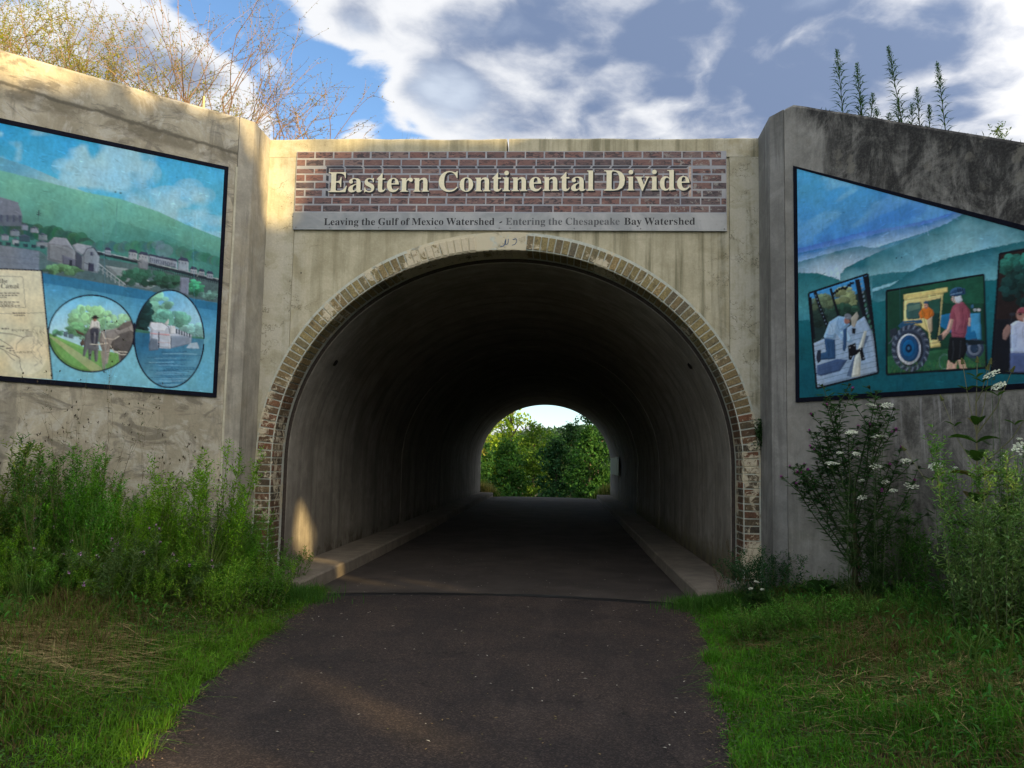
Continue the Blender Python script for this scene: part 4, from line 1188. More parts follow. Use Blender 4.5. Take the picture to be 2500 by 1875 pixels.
    def strokes(self, n, seed, size=1.0, var=0.22, box=None):
        """short brush marks picked up from the colour underneath"""
        q = random.Random(seed)
        for _ in range(n):
            i, j = q.randrange(self.W), q.randrange(self.Hh)
            c = self.img[j, i]; k_ = 1 + q.uniform(-var, var)
            L_, w_ = int(size * q.uniform(4, 13)), int(max(1, size * q.uniform(1, 2.6)))
            a_ = q.uniform(-0.5, 0.5) if q.random() < 0.75 else q.uniform(0, 3)
            for t in range(-L_, L_ + 1):
                x_, y_ = int(i + t * math.cos(a_)), int(j + t * math.sin(a_))
                if 0 <= x_ < self.W - w_ and 0 <= y_ < self.Hh - w_:
                    blk = self.img[y_:y_ + w_, x_:x_ + w_]
                    blk += (c * k_ - blk) * 0.55

    def text(self, s, x1, y, size, col, x0=None):
        gl, wd = layout(s)
        sc = size / CAP
        xs_ = x1 - wd * sc if x0 is None else x0
        for cs in gl:
            tot = None
            for c_ in cs:
                r = self.mask(np.stack([xs_ + c_[:, 0] * sc, y - c_[:, 1] * sc], 1))
                if r is None: continue
                m = np.zeros((self.Hh, self.W), bool); m[r[0]] = r[1]
                tot = m if tot is None else tot ^ m
            if tot is not None:
                self.img[tot] = srgb(*col)

    def grid(self, gain=1.0):
        s = self.ss
        nz = (vnoise(self.U + 3, self.V, 9.0) - 0.5) * 0.16 + (vnoise(self.U * 1.7 + 11, self.V * 0.8, 26.0) - 0.5) * 0.20 + (vnoise(self.U + 40, self.V + 9, 70.0) - 0.5) * 0.18
        hu = (vnoise(self.U + 70, self.V + 31, 6.0) - 0.5) * 0.14
        self.img = self.img * (1 + nz)[..., None] * np.stack([1 + hu, np.ones_like(hu), 1 - hu], -1)
        lum = self.img @ np.array([0.25, 0.65, 0.10])
        self.img = np.clip(lum[..., None] + (self.img - lum[..., None]) * 1.06, 0.002, 1) * [0.98, 1.0, 1.08]
        return np.clip(self.img.reshape(self.h, s, self.w, s, 3).mean((1, 3)) * gain, 0.0, 0.95)


def fbm(x, y, s):
    return vnoise(x, y, s) * 0.5 + vnoise(x + 31, y + 17, s * 2.1) * 0.28 + vnoise(x + 5, y + 53, s * 4.3) * 0.22


NAVY = (20, 24, 42)
HL = [-0.0020530322, -0.00010119867, 2.8337204, -0.00019088175, -0.0018582215, 5.1607076, -0.00014252949, 9.7125764e-06, 1.0]
HR = [0.0023267092, -1.9679191e-05, 0.010444796, 0.00033277097, -0.0019182029, 5.5522383, 0.00018387679, 1.640625e-05, 1.0]


def paint_left():
    cv = Canvas(HL, 0.30, 4.60, 2.30, 5.20, 520, 390, 2)
    W_ = lambda r, g_, b_: np.array(srgb(r, g_, b_))

    def sky_(X_, Y_):
        t = np.clip((Y_ - 60) / 620, 0, 1)[..., None]
        c = W_(48, 152, 200) * (1 - t) + W_(104, 188, 210) * t
        cl = sm((fbm(X_, Y_ * 1.3, 0.0042) - 0.47) / 0.16)[..., None] * 0.75
        c = c * (1 - cl) + W_(168, 208, 214) * cl
        return c, np.ones_like(X_)
    cv.wash(sky_)
    L = -2200
    for cx_, cy_, rx_, ry_ in ((520, 360, 90, 60), (480, 420, 70, 60), (330, 340, 60, 45), (760, 380, 110, 75), (1010, 470, 90, 70), (1080, 500, 80, 50), (900, 500, 120, 60), (1140, 640, 60, 40), (1000, 620, 110, 50)):
        for k in range(5):
            cv.ell(cx_ + 14 * math.sin(k * 2.1), cy_ + 9 * math.cos(k * 1.7), rx_ * (1 - k * 0.14), ry_ * (1 - k * 0.14), (164, 206, 216), alpha=0.17)
    cv.fill([(L, 60), (-600, 180), (0, 298), (150, 345), (300, 412), (470, 492), (470, 620), (L, 620)], (100, 160, 180), grad=((150, 195, 200), (200, 330), (230, 470)), mott=0.08)
    cv.fill([(L, 150), (-600, 290), (0, 368), (200, 418), (480, 490), (640, 520), (850, 590), (1000, 660), (1205, 740), (1205, 960), (L, 960)], (118, 182, 160), grad=((66, 120, 112), (500, 470), (430, 830)), mott=0.10, ns=0.008)
    cv.fill([(620, 640), (900, 720), (1200, 860), (1200, 930), (560, 800)], (72, 132, 120), alpha=0.5, mott=0.15)
    cv.line([(627, 535), (618, 740)], 3, (95, 145, 140))
    cv.ell(618, 484, 6, 4, (60, 90, 90)); cv.ell(646, 490, 6, 4, (60, 90, 90))
    # dark tree belts
    q = random.Random(4)
    for x_ in range(-2100, 480, 14):
        y_ = 655 + max(0, x_ - 120) * 0.22 + q.uniform(-22, 12) + min(0, x_) * 0.03
        cv.ell(x_, y_ + 30, 34, 36, (38 + q.randint(0, 22), 76 + q.randint(0, 28), 66 + q.randint(0, 18)), alpha=0.8)
    for x_ in range(440, 1210, 12):
        y_ = 760 + max(0, x_ - 880) * 0.28 + q.uniform(-12, 10)
        cv.ell(x_, y_ + 22, 26, 26, (56 + q.randint(0, 22), 104 + q.randint(0, 26), 92 + q.randint(0, 20)), alpha=0.7)
    # far bank
    cv.fill([(L, 740), (0, 770), (210, 802), (250, 830), (540, 840), (760, 880), (980, 930), (1205, 975), (1205, 1090), (1000, 1052), (830, 1024), (700, 1000), (470, 962), (230, 922), (L, 860)], (82, 104, 104), mott=0.22, ns=0.02)
    cv.fill([(560, 880), (690, 900), (840, 985), (800, 1010), (650, 975)], (138, 150, 150), mott=0.12)
    cv.foliage(760, 945, 130, 40, (50, 92, 74), 70, 20, seed=2)
    cv.foliage(890, 965, 70, 35, (44, 78, 62), 40, 20, seed=3)
    cv.foliage(1050, 1000, 40, 40, (70, 150, 110), 30, 16, seed=8)
    cv.foliage(1120, 1040, 50, 22, (100, 140, 130), 30, 14, seed=9)
    cv.foliage(330, 905, 110, 22, (84, 120, 84), 40, 18, seed=5)
    cv.fill([(968, 945), (1016, 948), (1010, 1040), (966, 1030)], (120, 130, 148))
    # left town: long roof, low sheds, wall
    cv.fill([(L, 505), (-700, 500), (0, 512), (92, 540), (116, 612), (-700, 585), (L, 590)], (112, 120, 132), mott=0.08)
    cv.fill([(L, 590), (-700, 585), (116, 612), (112, 668), (L, 640)], (90, 100, 112), mott=0.1)
    for x_ in range(-1400, 110, 34): cv.fill([(x_, 606 + x_ * 0.03), (x_ + 12, 607 + x_ * 0.03), (x_ + 12, 645 + x_ * 0.03), (x_, 644 + x_ * 0.03)], (62, 70, 92), alpha=0.7)
    for x_, y_, w_, h_, c_ in ((110, 660, 34, 28, (128, 138, 150)), (158, 676, 44, 26, (140, 150, 158)), (48, 690, 50, 30, (120, 132, 140)), (0, 715, 40, 28, (130, 140, 150)), (200, 712, 48, 30, (116, 130, 136)), (96, 720, 60, 30, (60, 80, 88)), (190, 752, 60, 26, (130, 140, 146)), (60, 740, 36, 26, (150, 158, 162))):
        cv.fill([(x_, y_), (x_ + w_, y_ + 5), (x_ + w_, y_ + h_ + 5), (x_, y_ + h_)], c_, mott=0.1)
        cv.fill([(x_ - 3, y_ + 3), (x_ + w_ * 0.5, y_ - 8), (x_ + w_ + 3, y_ + 6)], (78, 88, 104))
    for x_ in range(-1400, 240, 46): cv.fill([(x_, 752 + x_ * 0.09), (x_ + 26, 754 + x_ * 0.09), (x_ + 26, 772 + x_ * 0.09), (x_, 770 + x_ * 0.09)], (44, 62, 70))
    cv.line([(204, 582), (198, 640)], 4, (50, 62, 70)); cv.line([(190, 594), (218, 600)], 3, (50, 62, 70)); cv.line([(190, 604), (216, 610)], 3, (50, 62, 70))
    cv.fill([(L, 720), (0, 772), (206, 804), (204, 905), (0, 895), (L, 840)], (116, 126, 136), mott=0.08, ns=0.05)
    cv.line([(-800, 820), (0, 832), (205, 850)], 2, (104, 110, 130)); cv.line([(-800, 850), (0, 862), (205, 876)], 2, (104, 110, 130))
    # two big barns
    cv.fill([(250, 760), (345, 770), (400, 805), (404, 885), (335, 872), (248, 852)], (124, 130, 134), mott=0.07)
    cv.fill([(246, 765), (285, 728), (352, 734), (402, 806), (345, 776)], (142, 148, 156), mott=0.05)
    cv.fill([(328, 822), (406, 852), (404, 886), (332, 872)], (98, 102, 116)); cv.fill([(368, 850), (384, 852), (384, 884), (368, 882)], (40, 46, 58))
    cv.fill([(400, 800), (440, 830), (436, 905), (402, 885)], (66, 72, 84))
    cv.fill([(438, 830), (466, 790), (500, 786), (532, 832), (522, 922), (436, 905)], (134, 142, 146), mott=0.07)
    cv.fill([(384, 772), (410, 762), (492, 776), (440, 826), (402, 802)], (152, 158, 164), mott=0.05)
    cv.line([(438, 830), (466, 788), (500, 784), (534, 832)], 5, (70, 78, 90))
    cv.fill([(472, 866), (502, 870), (502, 914), (470, 910)], (58, 60, 76)); cv.fill([(482, 806), (496, 808), (496, 828), (482, 826)], (70, 74, 92))
    for k in range(7): cv.line([(528 + k * 22, 880 + k * 16), (528 + k * 22, 912 + k * 16)], 4, (160, 170, 170))
    cv.line([(524, 868), (672, 984)], 5, (168, 176, 176)); cv.line([(524, 890), (672, 1002)], 4, (140, 150, 150))
    # railway trestle and buildings on it
    cv.fill([(520, 806), (760, 858), (1200, 962), (1198, 978), (756, 874), (520, 822)], (34, 44, 52))
    cv.line([(520, 804), (760, 856), (1200, 960)], 4, (176, 186, 184))
    for k in range(44):
        x_ = 760 + k * 10; y_ = 866 + (x_ - 760) * 0.236
        cv.fill([(x_, y_), (x_ + 4, y_), (x_ + 4, y_ + 26 - k * 0.2), (x_, y_ + 26 - k * 0.2)], (36, 48, 56))
    for (x_, y_, w_, h_) in ((560, 795, 32, 26), (688, 805, 46, 42), (742, 818, 54, 40), (956, 850, 56, 56), (1022, 898, 36, 26), (1068, 910, 30, 24), (1110, 922, 34, 26)):
        cv.fill([(x_, y_), (x_ + w_, y_ + w_ * 0.16), (x_ + w_, y_ + h_ + w_ * 0.16), (x_, y_ + h_)], (150, 158, 162), mott=0.06)
        cv.fill([(x_ - 4, y_ + 2), (x_ + w_ * 0.25, y_ - 14), (x_ + w_ * 0.9, y_ - 8), (x_ + w_ + 4, y_ + w_ * 0.2)], (56, 62, 82))
        for j in range(3): cv.fill([(x_ + 5 + j * w_ * 0.3, y_ + 10 + j * 2), (x_ + 9 + j * w_ * 0.3, y_ + 10 + j * 2), (x_ + 9 + j * w_ * 0.3, y_ + 20 + j * 2), (x_ + 5 + j * w_ * 0.3, y_ + 20 + j * 2)], (62, 72, 88))
    cv.fill([(796, 822), (950, 858), (952, 896), (800, 866)], (150, 160, 168)); cv.fill([(792, 826), (806, 818), (946, 846), (956, 862)], (54, 60, 80))
    for k in range(14): cv.fill([(806 + k * 10, 838 + k * 2.4), (811 + k * 10, 839 + k * 2.4), (811 + k * 10, 862 + k * 2.4), (806 + k * 10, 861 + k * 2.4)], (60, 70, 90))
    cv.fill([(735, 858), (760, 846), (795, 868), (790, 905), (745, 895)], (118, 126, 132), mott=0.08)
    cv.ell(880, 800, 50, 36, (130, 140, 158), alpha=0.35); cv.ell(850, 770, 36, 26, (130, 140, 158), alpha=0.25)
    # river
    RV = [(L, 850), (0, 898), (230, 922), (470, 962), (700, 1000), (830, 1024), (1000, 1052), (1205, 1090), (1205, 1640), (L, 1560)]
    cv.fill(RV, (64, 134, 168), grad=((128, 190, 204), (700, 1010), (640, 1330)), mott=0.10, ns=0.010)
    cv.fill([(L, 850), (0, 898), (230, 922), (470, 962), (830, 1024), (1205, 1092), (1205, 1130), (800, 1070), (230, 975), (L, 900)], (44, 104, 136), alpha=0.7, mott=0.1)
    cv.fill([(1060, 1350), (1205, 1200), (1205, 1640), (600, 1640), (800, 1560)], (70, 150, 180), alpha=0.35)
    cv.strokes(2600, 5)
    # canal map
    MP = [(-900, 860), (218, 906), (276, 1496), (-900, 1440)]
    cv.fill(MP, (226, 218, 186), grad=((208, 198, 160), (-200, 1000), (100, 1450)), mott=0.05, ns=0.012)
    cv.ell(140, 1360, 110, 110, (232, 222, 190), alpha=0.5)
    INK = (62, 58, 54)
    for P_ in ([(-420, 925), (-200, 932), (116, 942)], [(116, 942), (124, 1020), (132, 1108)], [(132, 1108), (-200, 1096), (-420, 1088)]): cv.line(P_, 2.4, INK, alpha=0.8)
    cv.text('the', 36, 975, 24, INK); cv.text('Ohio Canal', 96, 1004, 26, INK)
    for k, (xa, xb, y_) in enumerate(((-120, 104, 1030), (-90, 92, 1042), (-60, 34, 1052), (-120, 104, 1078), (-80, 70, 1088), (-70, 106, 1098))):
        for j in range(10): cv.line([(xa + (xb - xa) * j / 10, y_), (xa + (xb - xa) * (j + 0.75) / 10, y_ + 0.6)], 6, (108, 102, 90))
    cv.line([(-600, 1110), (60, 1142), (242, 1134)], 2, (120, 114, 100))
    for (xa, xb, y_) in ((62, 132, 1138), (70, 130, 1150), (0, 44, 1222), (28, 66, 1328), (44, 72, 1340), (-20, 20, 1318)):
        for j in range(5): cv.line([(xa + (xb - xa) * j / 5, y_), (xa + (xb - xa) * (j + 0.8) / 5, y_)], 7, (96, 90, 80))
    cv.text('BALTIMORE', 156, 1236, 11, INK); cv.text('WASHINGTON', 168, 1354, 10, INK)
    for P_ in ([(-60, 1240), (30, 1248), (62, 1252), (120, 1268), (150, 1262)], [(120, 1270), (84, 1305), (82, 1340)], [(-100, 1225), (10, 1290), (60, 1322)], [(-100, 1310), (0, 1330), (60, 1360), (100, 1380)], [(70, 1352), (100, 1385), (104, 1430), (116, 1455)], [(20, 1345), (60, 1385), (74, 1394)]):
        cv.line(P_, 3, (96, 90, 80))
    q = random.Random(9)
    for k in range(26):
        x_, y_ = 168 + q.uniform(0, 70), 1205 + q.uniform(0, 190)
        cv.line([(x_, y_), (x_ + q.uniform(-12, 14), y_ + 14), (x_ + q.uniform(-12, 18), y_ + 30)], 2.0, (120, 112, 96))
    cv.fill([(128, 1238), (168, 1234), (172, 1266), (134, 1268)], (150, 142, 122), alpha=0.6)
    cv.line([(218, 906), (247, 1200), (277, 1496)], 8, NAVY); cv.line([(-900, 858), (0, 899), (219, 908)], 7, NAVY)
    cv.strokes(300, 6, 0.6, 0.08)
    # round picture: mule team and rider on the towpath
    t = np.linspace(0, 2 * np.pi, 60, endpoint=False)
    EL1 = np.stack([487 + 231 * np.cos(t), 1248 + 207 * np.sin(t)], 1)
    cv.only(EL1)
    cv.fill(EL1, (112, 190, 220), grad=((176, 216, 222), (480, 1040), (480, 1220)), mott=0.06, ns=0.02)
    cv.foliage(480, 1190, 120, 90, (132, 176, 132), 90, 26, 0.2, seed=21)
    cv.foliage(640, 1210, 90, 55, (140, 180, 140), 60, 22, 0.2, seed=22)
    cv.foliage(420, 1230, 60, 36, (104, 152, 110), 40, 18, 0.2, seed=23)
    cv.fill([(250, 1240), (330, 1275), (470, 1330), (740, 1370), (740, 1480), (250, 1480)], (118, 166, 96), mott=0.14, ns=0.04)
    cv.fill([(258, 1262), (300, 1275), (380, 1325), (540, 1430), (560, 1462), (500, 1462), (360, 1350)], (172, 178, 132), alpha=0.8, mott=0.08)
    cv.fill([(338, 1236), (362, 1240), (358, 1270), (336, 1262)], (90, 110, 120)); cv.fill([(364, 1250), (392, 1252), (390, 1276), (364, 1272)], (96, 116, 126))
    cv.foliage(300, 1245, 34, 12, (84, 130, 100), 14, 12, seed=24)
    DKH = (62, 64, 74)
    cv.fill([(470, 1225), (500, 1212), (536, 1220), (530, 1260), (524, 1300), (528, 1320), (520, 1400), (505, 1400), (500, 1340), (490, 1345), (486, 1390), (472, 1390), (468, 1330), (452, 1372), (440, 1370), (448, 1300), (452, 1260)], (104, 104, 104), mott=0.2, ns=0.05)
    cv.fill([(480, 1228), (498, 1218), (524, 1222), (528, 1250), (520, 1300), (508, 1318), (492, 1312), (484, 1280)], DKH, mott=0.15)
    cv.fill([(474, 1206), (486, 1228), (496, 1216)], (70, 62, 58)); cv.fill([(542, 1200), (522, 1226), (512, 1214)], (70, 62, 58))
    cv.fill([(398, 1222), (420, 1236), (450, 1250), (448, 1262), (410, 1246)], (84, 66, 56)); cv.fill([(424, 1300), (446, 1270), (450, 1310), (432, 1316)], (84, 70, 60))
    cv.fill([(486, 1180), (508, 1172), (530, 1186), (534, 1222), (500, 1212), (476, 1226)], (214, 214, 204), mott=0.06)
    cv.ell(507, 1170, 11, 13, (150, 112, 92)); cv.ell(508, 1163, 21, 6, (44, 40, 42)); cv.ell(508, 1157, 12, 8, (44, 40, 42))
    cv.fill([(540, 1232), (600, 1224), (640, 1214), (680, 1180), (740, 1180), (740, 1340), (660, 1420), (640, 1420), (632, 1350), (590, 1330), (575, 1410), (552, 1420), (545, 1340), (528, 1290)], (146, 140, 132), mott=0.25, ns=0.04)
    cv.fill([(640, 1250), (700, 1230), (740, 1260), (740, 1420), (650, 1410), (640, 1350), (585, 1330), (600, 1290)], (92, 88, 84), mott=0.3, ns=0.05)
    cv.fill([(622, 1225), (660, 1190), (710, 1176), (700, 1206), (640, 1232)], (112, 104, 98), mott=0.2)
    for P_ in ([(478, 1306), (520, 1308), (580, 1300)], [(590, 1312), (610, 1345), (740, 1352)], [(610, 1346), (650, 1362), (740, 1360)], [(545, 1240), (560, 1275), (610, 1280), (640, 1260)]): cv.line(P_, 5, (214, 208, 190))
    cv.fill([(536, 1342), (566, 1340), (562, 1440), (548, 1440)], (150, 146, 136), alpha=0.8)
    cv.ell(572, 1186, 5, 4, (60, 80, 80)); cv.ell(600, 1188, 5, 4, (60, 80, 80))
    cv.line([(500, 1180), (504, 1200), (500, 1214)], 4, (150, 150, 142), alpha=0.8); cv.line([(520, 1186), (522, 1204), (526, 1220)], 4, (150, 150, 142), alpha=0.8)
    cv.line([(506, 1240), (506, 1280), (504, 1304)], 5, (150, 148, 146)); cv.ell(494, 1252, 3, 4, (16, 16, 20)); cv.ell(518, 1252, 3, 4, (16, 16, 20))
    for P_ in ([(560, 1240), (580, 1300), (570, 1340)], [(610, 1230), (640, 1262), (650, 1300)], [(680, 1200), (700, 1240), (706, 1300)]): cv.line(P_, 6, (104, 98, 92), alpha=0.6)
    cv.clip = None
    cv.line(np.concatenate([EL1, EL1[:2]]), 8, NAVY)
    # upright oval: white canal boat
    EL2 = np.stack([908 + 188 * np.cos(t), 1277 + 263 * np.sin(t)], 1)
    cv.only(EL2)
    cv.fill(EL2, (104, 178, 214), grad=((168, 212, 222), (900, 1010), (930, 1180)), mott=0.06, ns=0.02)
    cv.foliage(820, 1110, 90, 90, (120, 166, 140), 70, 26, 0.22, seed=31)
    cv.foliage(900, 1180, 120, 50, (104, 156, 136), 80, 22, 0.2, seed=34)
    cv.foliage(1040, 1230, 80, 34, (138, 182, 172), 50, 20, 0.18, seed=32)
    cv.foliage(758, 1150, 48, 86, (30, 58, 56), 90, 24, 0.3, seed=33, alpha=0.95)
    cv.fill([(720, 1222), (800, 1236), (1100, 1270), (1100, 1290), (720, 1250)], (70, 120, 100), mott=0.15)
    cv.fill([(715, 1240), (820, 1250), (1100, 1280), (1100, 1560), (715, 1560)], (52, 108, 138), grad=((104, 160, 180), (850, 1290), (930, 1500)), mott=0.16, ns=0.03)
    q = random.Random(12)
    for k in range(46):
        y_ = 1345 + k * 4.2; x_ = 770 + q.uniform(0, 150)
        cv.line([(x_, y_), (x_ + q.uniform(40, 110), y_ + q.uniform(-3, 3)), (x_ + q.uniform(120, 190), y_ + q.uniform(-4, 4))], q.uniform(2, 4.5), q.choice([(40, 88, 116), (150, 190, 204), (62, 118, 146), (36, 78, 104)]), alpha=0.75)
    cv.fill([(806, 1192), (880, 1196), (908, 1206), (1030, 1256), (1026, 1300), (912, 1330), (850, 1326), (804, 1300)], (190, 196, 202), mott=0.06)
    cv.fill([(912, 1260), (1030, 1262), (1026, 1302), (912, 1330)], (134, 146, 158), mott=0.1)
    cv.fill([(806, 1244), (910, 1252), (910, 1260), (806, 1250)], (206, 160, 160)); cv.fill([(808, 1188), (880, 1192), (900, 1204), (880, 1236), (818, 1232), (800, 1210)], (222, 224, 224))
    cv.line([(808, 1186), (870, 1190), (905, 1212), (912, 1250)], 4, (110, 116, 124)); cv.line([(852, 1238), (852, 1326)], 6, (40, 50, 70))
    cv.line([(912, 1252), (912, 1330)], 4, (236, 238, 236)); cv.line([(804, 1290), (912, 1300)], 3, (200, 170, 170))
    cv.fill([(812, 1272), (846, 1280), (850, 1336), (798, 1342), (800, 1300)], (112, 122, 132), mott=0.15)
    cv.fill([(912, 1206), (940, 1208), (942, 1250), (914, 1248)], (214, 216, 214))
    for k in range(6): cv.fill([(944 + k * 14, 1222 + k * 5), (952 + k * 14, 1224 + k * 5), (952 + k * 14, 1250 + k * 4), (944 + k * 14, 1248 + k * 4)], (66, 78, 90))
    cv.fill([(884, 1192), (906, 1168), (904, 1194), (894, 1206)], (200, 196, 186))
    cv.fill([(1020, 1300), (1060, 1296), (1070, 1330), (1000, 1326)], (200, 214, 220), alpha=0.6)
    cv.clip = None
    cv.line(np.concatenate([EL2, EL2[:2]]), 8, NAVY)
    cv.line([(720, 1190), (718, 1260), (719, 1320)], 10, NAVY)
    cv.strokes(1100, 7, 0.6, 0.16)
    # sheet joints between the mounted boards
    for x_ in (1042, 560): cv.line([(x_ - 30, 200), (x_, 900), (x_ + 8, 1600)], 2.5, (110, 170, 190), alpha=0.35)
    return cv


def paint_right():
    cv = Canvas(HR, 0.32, 4.90, 2.34, 5.24, 540, 380, 2)
    W_ = lambda r, g_, b_: np.array(srgb(r, g_, b_))
    Rr = 2700

    def sky_(X_, Y_):
        t = np.clip((Y_ + X_ * 0.22 - 150) / 560, 0, 1)[..., None]
        c = W_(92, 178, 208) * (1 - t) + W_(84, 146, 206) * t
        dg = X_ * 0.87 + Y_ * -0.5; ag = X_ * 0.5 + Y_ * 0.87
        cl = sm((fbm(dg * 0.35, ag, 0.0085) - 0.46) / 0.16)[..., None] * 0.62 * np.clip(1.25 - t, 0.2, 1)
        c = c * (1 - cl) + W_(148, 202, 220) * cl
        dk = sm((fbm(dg * 0.4 + 300, ag + 70, 0.0060) - 0.50) / 0.14)[..., None] * 0.45 * t
        c = c * (1 - dk) + W_(66, 118, 190) * dk
        return c, np.ones_like(X_)
    cv.wash(sky_)

    def ridge(pts, col, mist, depth=150, mott=0.08):
        P = [(float(a_), float(b_)) for a_, b_ in pts]
        q = random.Random(int(P[0][1]))
        fine_ = []
        for (xa, ya), (xb, yb) in zip(P[:-1], P[1:]):
            n_ = max(2, int(abs(xb - xa) / 9))
            for k in range(n_): fine_.append((xa + (xb - xa) * k / n_, ya + (yb - ya) * k / n_ + q.uniform(-3, 3)))
        fine_.append(P[-1])
        poly = fine_ + [(P[-1][0], P[-1][1] + 600), (P[0][0], P[0][1] + 600)]
        r = cv.mask(poly)
        if r is None: return
        sl, ins = r
        X_, Y_ = cv.X[sl], cv.Y[sl]
        top = np.interp(X_, [p[0] for p in P], [p[1] for p in P])
        t = np.clip((Y_ - top) / depth + (fbm(X_ * 0.6, Y_, 0.008) - 0.5) * 0.7, 0, 1)[..., None]
        c = np.array(srgb(*col)) * (1 - t) + np.array(srgb(*mist)) * t
        c = c * (1 + (fbm(X_, Y_ * 1.5, 0.03) - 0.5)[..., None] * 2 * mott)
        cv.img[sl] = np.where(ins[..., None], c, cv.img[sl])
    ridge([(0, 690), (170, 660), (350, 615), (560, 560), (800, 520), (1000, 478), (1190, 418), (1400, 380), (Rr, 300)], (78, 122, 196), (140, 186, 216), 110)
    ridge([(0, 720), (170, 690), (400, 640), (700, 560), (1000, 500), (1200, 424), (1500, 380), (Rr, 300)], (62, 122, 176), (186, 216, 232), 110)
    ridge([(600, 700), (700, 640), (960, 560), (1110, 500), (1220, 434), (1300, 402), (1600, 470), (Rr, 640)], (50, 118, 140), (150, 200, 212), 200)
    ridge([(0, 780), (170, 745), (330, 700), (480, 660), (575, 642), (640, 654), (740, 652), (800, 640), (820, 690)], (52, 116, 132), (190, 212, 224), 110)
    ridge([(440, 815), (480, 775), (560, 735), (700, 670), (860, 610), (960, 570), (1100, 505), (1225, 432), (1500, 470), (1800, 560), (Rr, 800)], (46, 112, 122), (150, 200, 208), 230)
    ridge([(600, 940), (760, 890), (860, 810), (960, 765), (1150, 705), (1380, 655), (1582, 612), (Rr, 520)], (42, 104, 112), (120, 182, 188), 190)
    ridge([(560, 840), (720, 812), (870, 802), (820, 850), (640, 910)], (52, 116, 124), (100, 160, 170), 100)
    ridge([(0, 830), (170, 808), (300, 812), (400, 838), (470, 870), (600, 960), (720, 1010)], (46, 112, 116), (80, 150, 156), 200)
    ridge([(0, 1150), (170, 1110), (400, 1080), (640, 1000), (800, 960), (1000, 930), (1340, 860), (1582, 830), (Rr, 700)], (34, 108, 112), (34, 106, 112), 260)

    def low_(X_, Y_):
        t = sm((Y_ - 1010 - 0.02 * X_) / 330)
        c = W_(22, 84, 94) * (1 + (fbm(X_, Y_, 0.018) - 0.5)[..., None] * 0.5)
        return c, t * 0.9
    cv.wash(low_)

    cv.strokes(2600, 15, 1.2, 0.14)

    def inset(P, bgc, w=12):
        cv.only(P)
        cv.fill(P, bgc, mott=0.15, ns=0.02)

    def frame_(P, w=12):
        cv.clip = None
        Q = list(P) + [P[0]]
        for a_, b_ in zip(Q[:-1], Q[1:]): cv.line([a_, ((a_[0] + b_[0]) / 2, (a_[1] + b_[1]) / 2), b_], w, (14, 16, 24))
    # inset 1: man kneeling on the bridge deck
    P1 = [(244, 936), (612, 816), (678, 1432), (294, 1528)]
    inset(P1, (34, 52, 50))
    cv.fill([(250, 920), (620, 800), (628, 900), (520, 950), (330, 1000), (252, 1000)], (74, 148, 200), mott=0.06)
    cv.foliage(470, 970, 60, 70, (120, 128, 90), 60, 22, 0.3, seed=41); cv.foliage(330, 1000, 60, 60, (96, 112, 84), 60, 22, 0.3, seed=42)
    cv.foliage(470, 1050, 80, 40, (44, 72, 56), 60, 24, 0.3, seed=43); cv.foliage(330, 1090, 90, 60, (40, 58, 50), 60, 24, 0.3, seed=44)
    BK = (20, 22, 28)
    for P_, w_ in (([(284, 930), (320, 1040), (360, 1140)], 22), ([(380, 905), (400, 980), (430, 1080)], 16), ([(545, 850), (575, 1000), (600, 1100)], 30), ([(600, 830), (640, 1050), (660, 1260)], 40), ([(256, 960), (268, 1100), (280, 1220)], 12)):
        cv.line(P_, w_, BK)
    for k in range(9): cv.ell(566 + k * 5, 852 + k * 26, 4, 8, (130, 150, 160), rot=0.3); cv.ell(288 + k * 8, 950 + k * 22, 3, 5, (110, 130, 140))
    for k in range(6): cv.ell(598 + k * 8, 1010 + k * 34, 7, 12, (70, 110, 90), rot=0.3)
    q = random.Random(3)
    for k in range(14): cv.ell(400 + k * 9 + q.uniform(-4, 4), 930 - k * 6 + (8 if k < 7 else 22) + q.uniform(-6, 6), 8, 9, BK)
    cv.fill([(270, 1250), (470, 1160), (590, 1080), (640, 1180), (690, 1440), (290, 1540)], (158, 178, 196), mott=0.06)
    for k in range(9): cv.line([(272 + k * 3, 1270 + k * 30), (470, 1210 + k * 32), (684, 1150 + k * 34)], 2.5, (92, 112, 134))
    cv.fill([(296, 1385), (420, 1345), (486, 1350), (440, 1420), (320, 1452), (294, 1440)], (48, 72, 110), alpha=0.9)
    cv.fill([(480, 1450), (520, 1340), (600, 1200), (620, 1200), (560, 1340), (520, 1460)], (60, 78, 104), alpha=0.75)
    cv.fill([(510, 1460), (530, 1340), (590, 1170), (606, 1172), (570, 1330), (565, 1450)], (206, 206, 190), mott=0.05)
    cv.fill([(488, 1262), (536, 1244), (542, 1290), (578, 1270), (596, 1350), (572, 1358), (562, 1300), (540, 1320), (520, 1325), (510, 1352), (494, 1350)], (16, 17, 22))
    for x_, y_ in ((500, 1275), (528, 1262), (506, 1330), (586, 1338), (566, 1284)): cv.ell(x_, y_, 3, 3, (190, 190, 190))
    cv.fill([(338, 1205), (372, 1115), (430, 1078), (478, 1086), (500, 1130), (470, 1160), (450, 1170), (490, 1210), (520, 1232), (505, 1246), (450, 1232), (420, 1190), (408, 1222), (345, 1222)], (150, 184, 212), mott=0.10, ns=0.05)
    cv.fill([(372, 1130), (420, 1100), (400, 1190), (360, 1200)], (176, 204, 224), alpha=0.7)
    cv.fill([(440, 1180), (478, 1158), (512, 1220), (500, 1240)], (172, 202, 222))
    cv.ell(484, 1104, 20, 24, (160, 112, 96), rot=0.3); cv.ell(490, 1082, 24, 18, (122, 126, 130), rot=0.4)
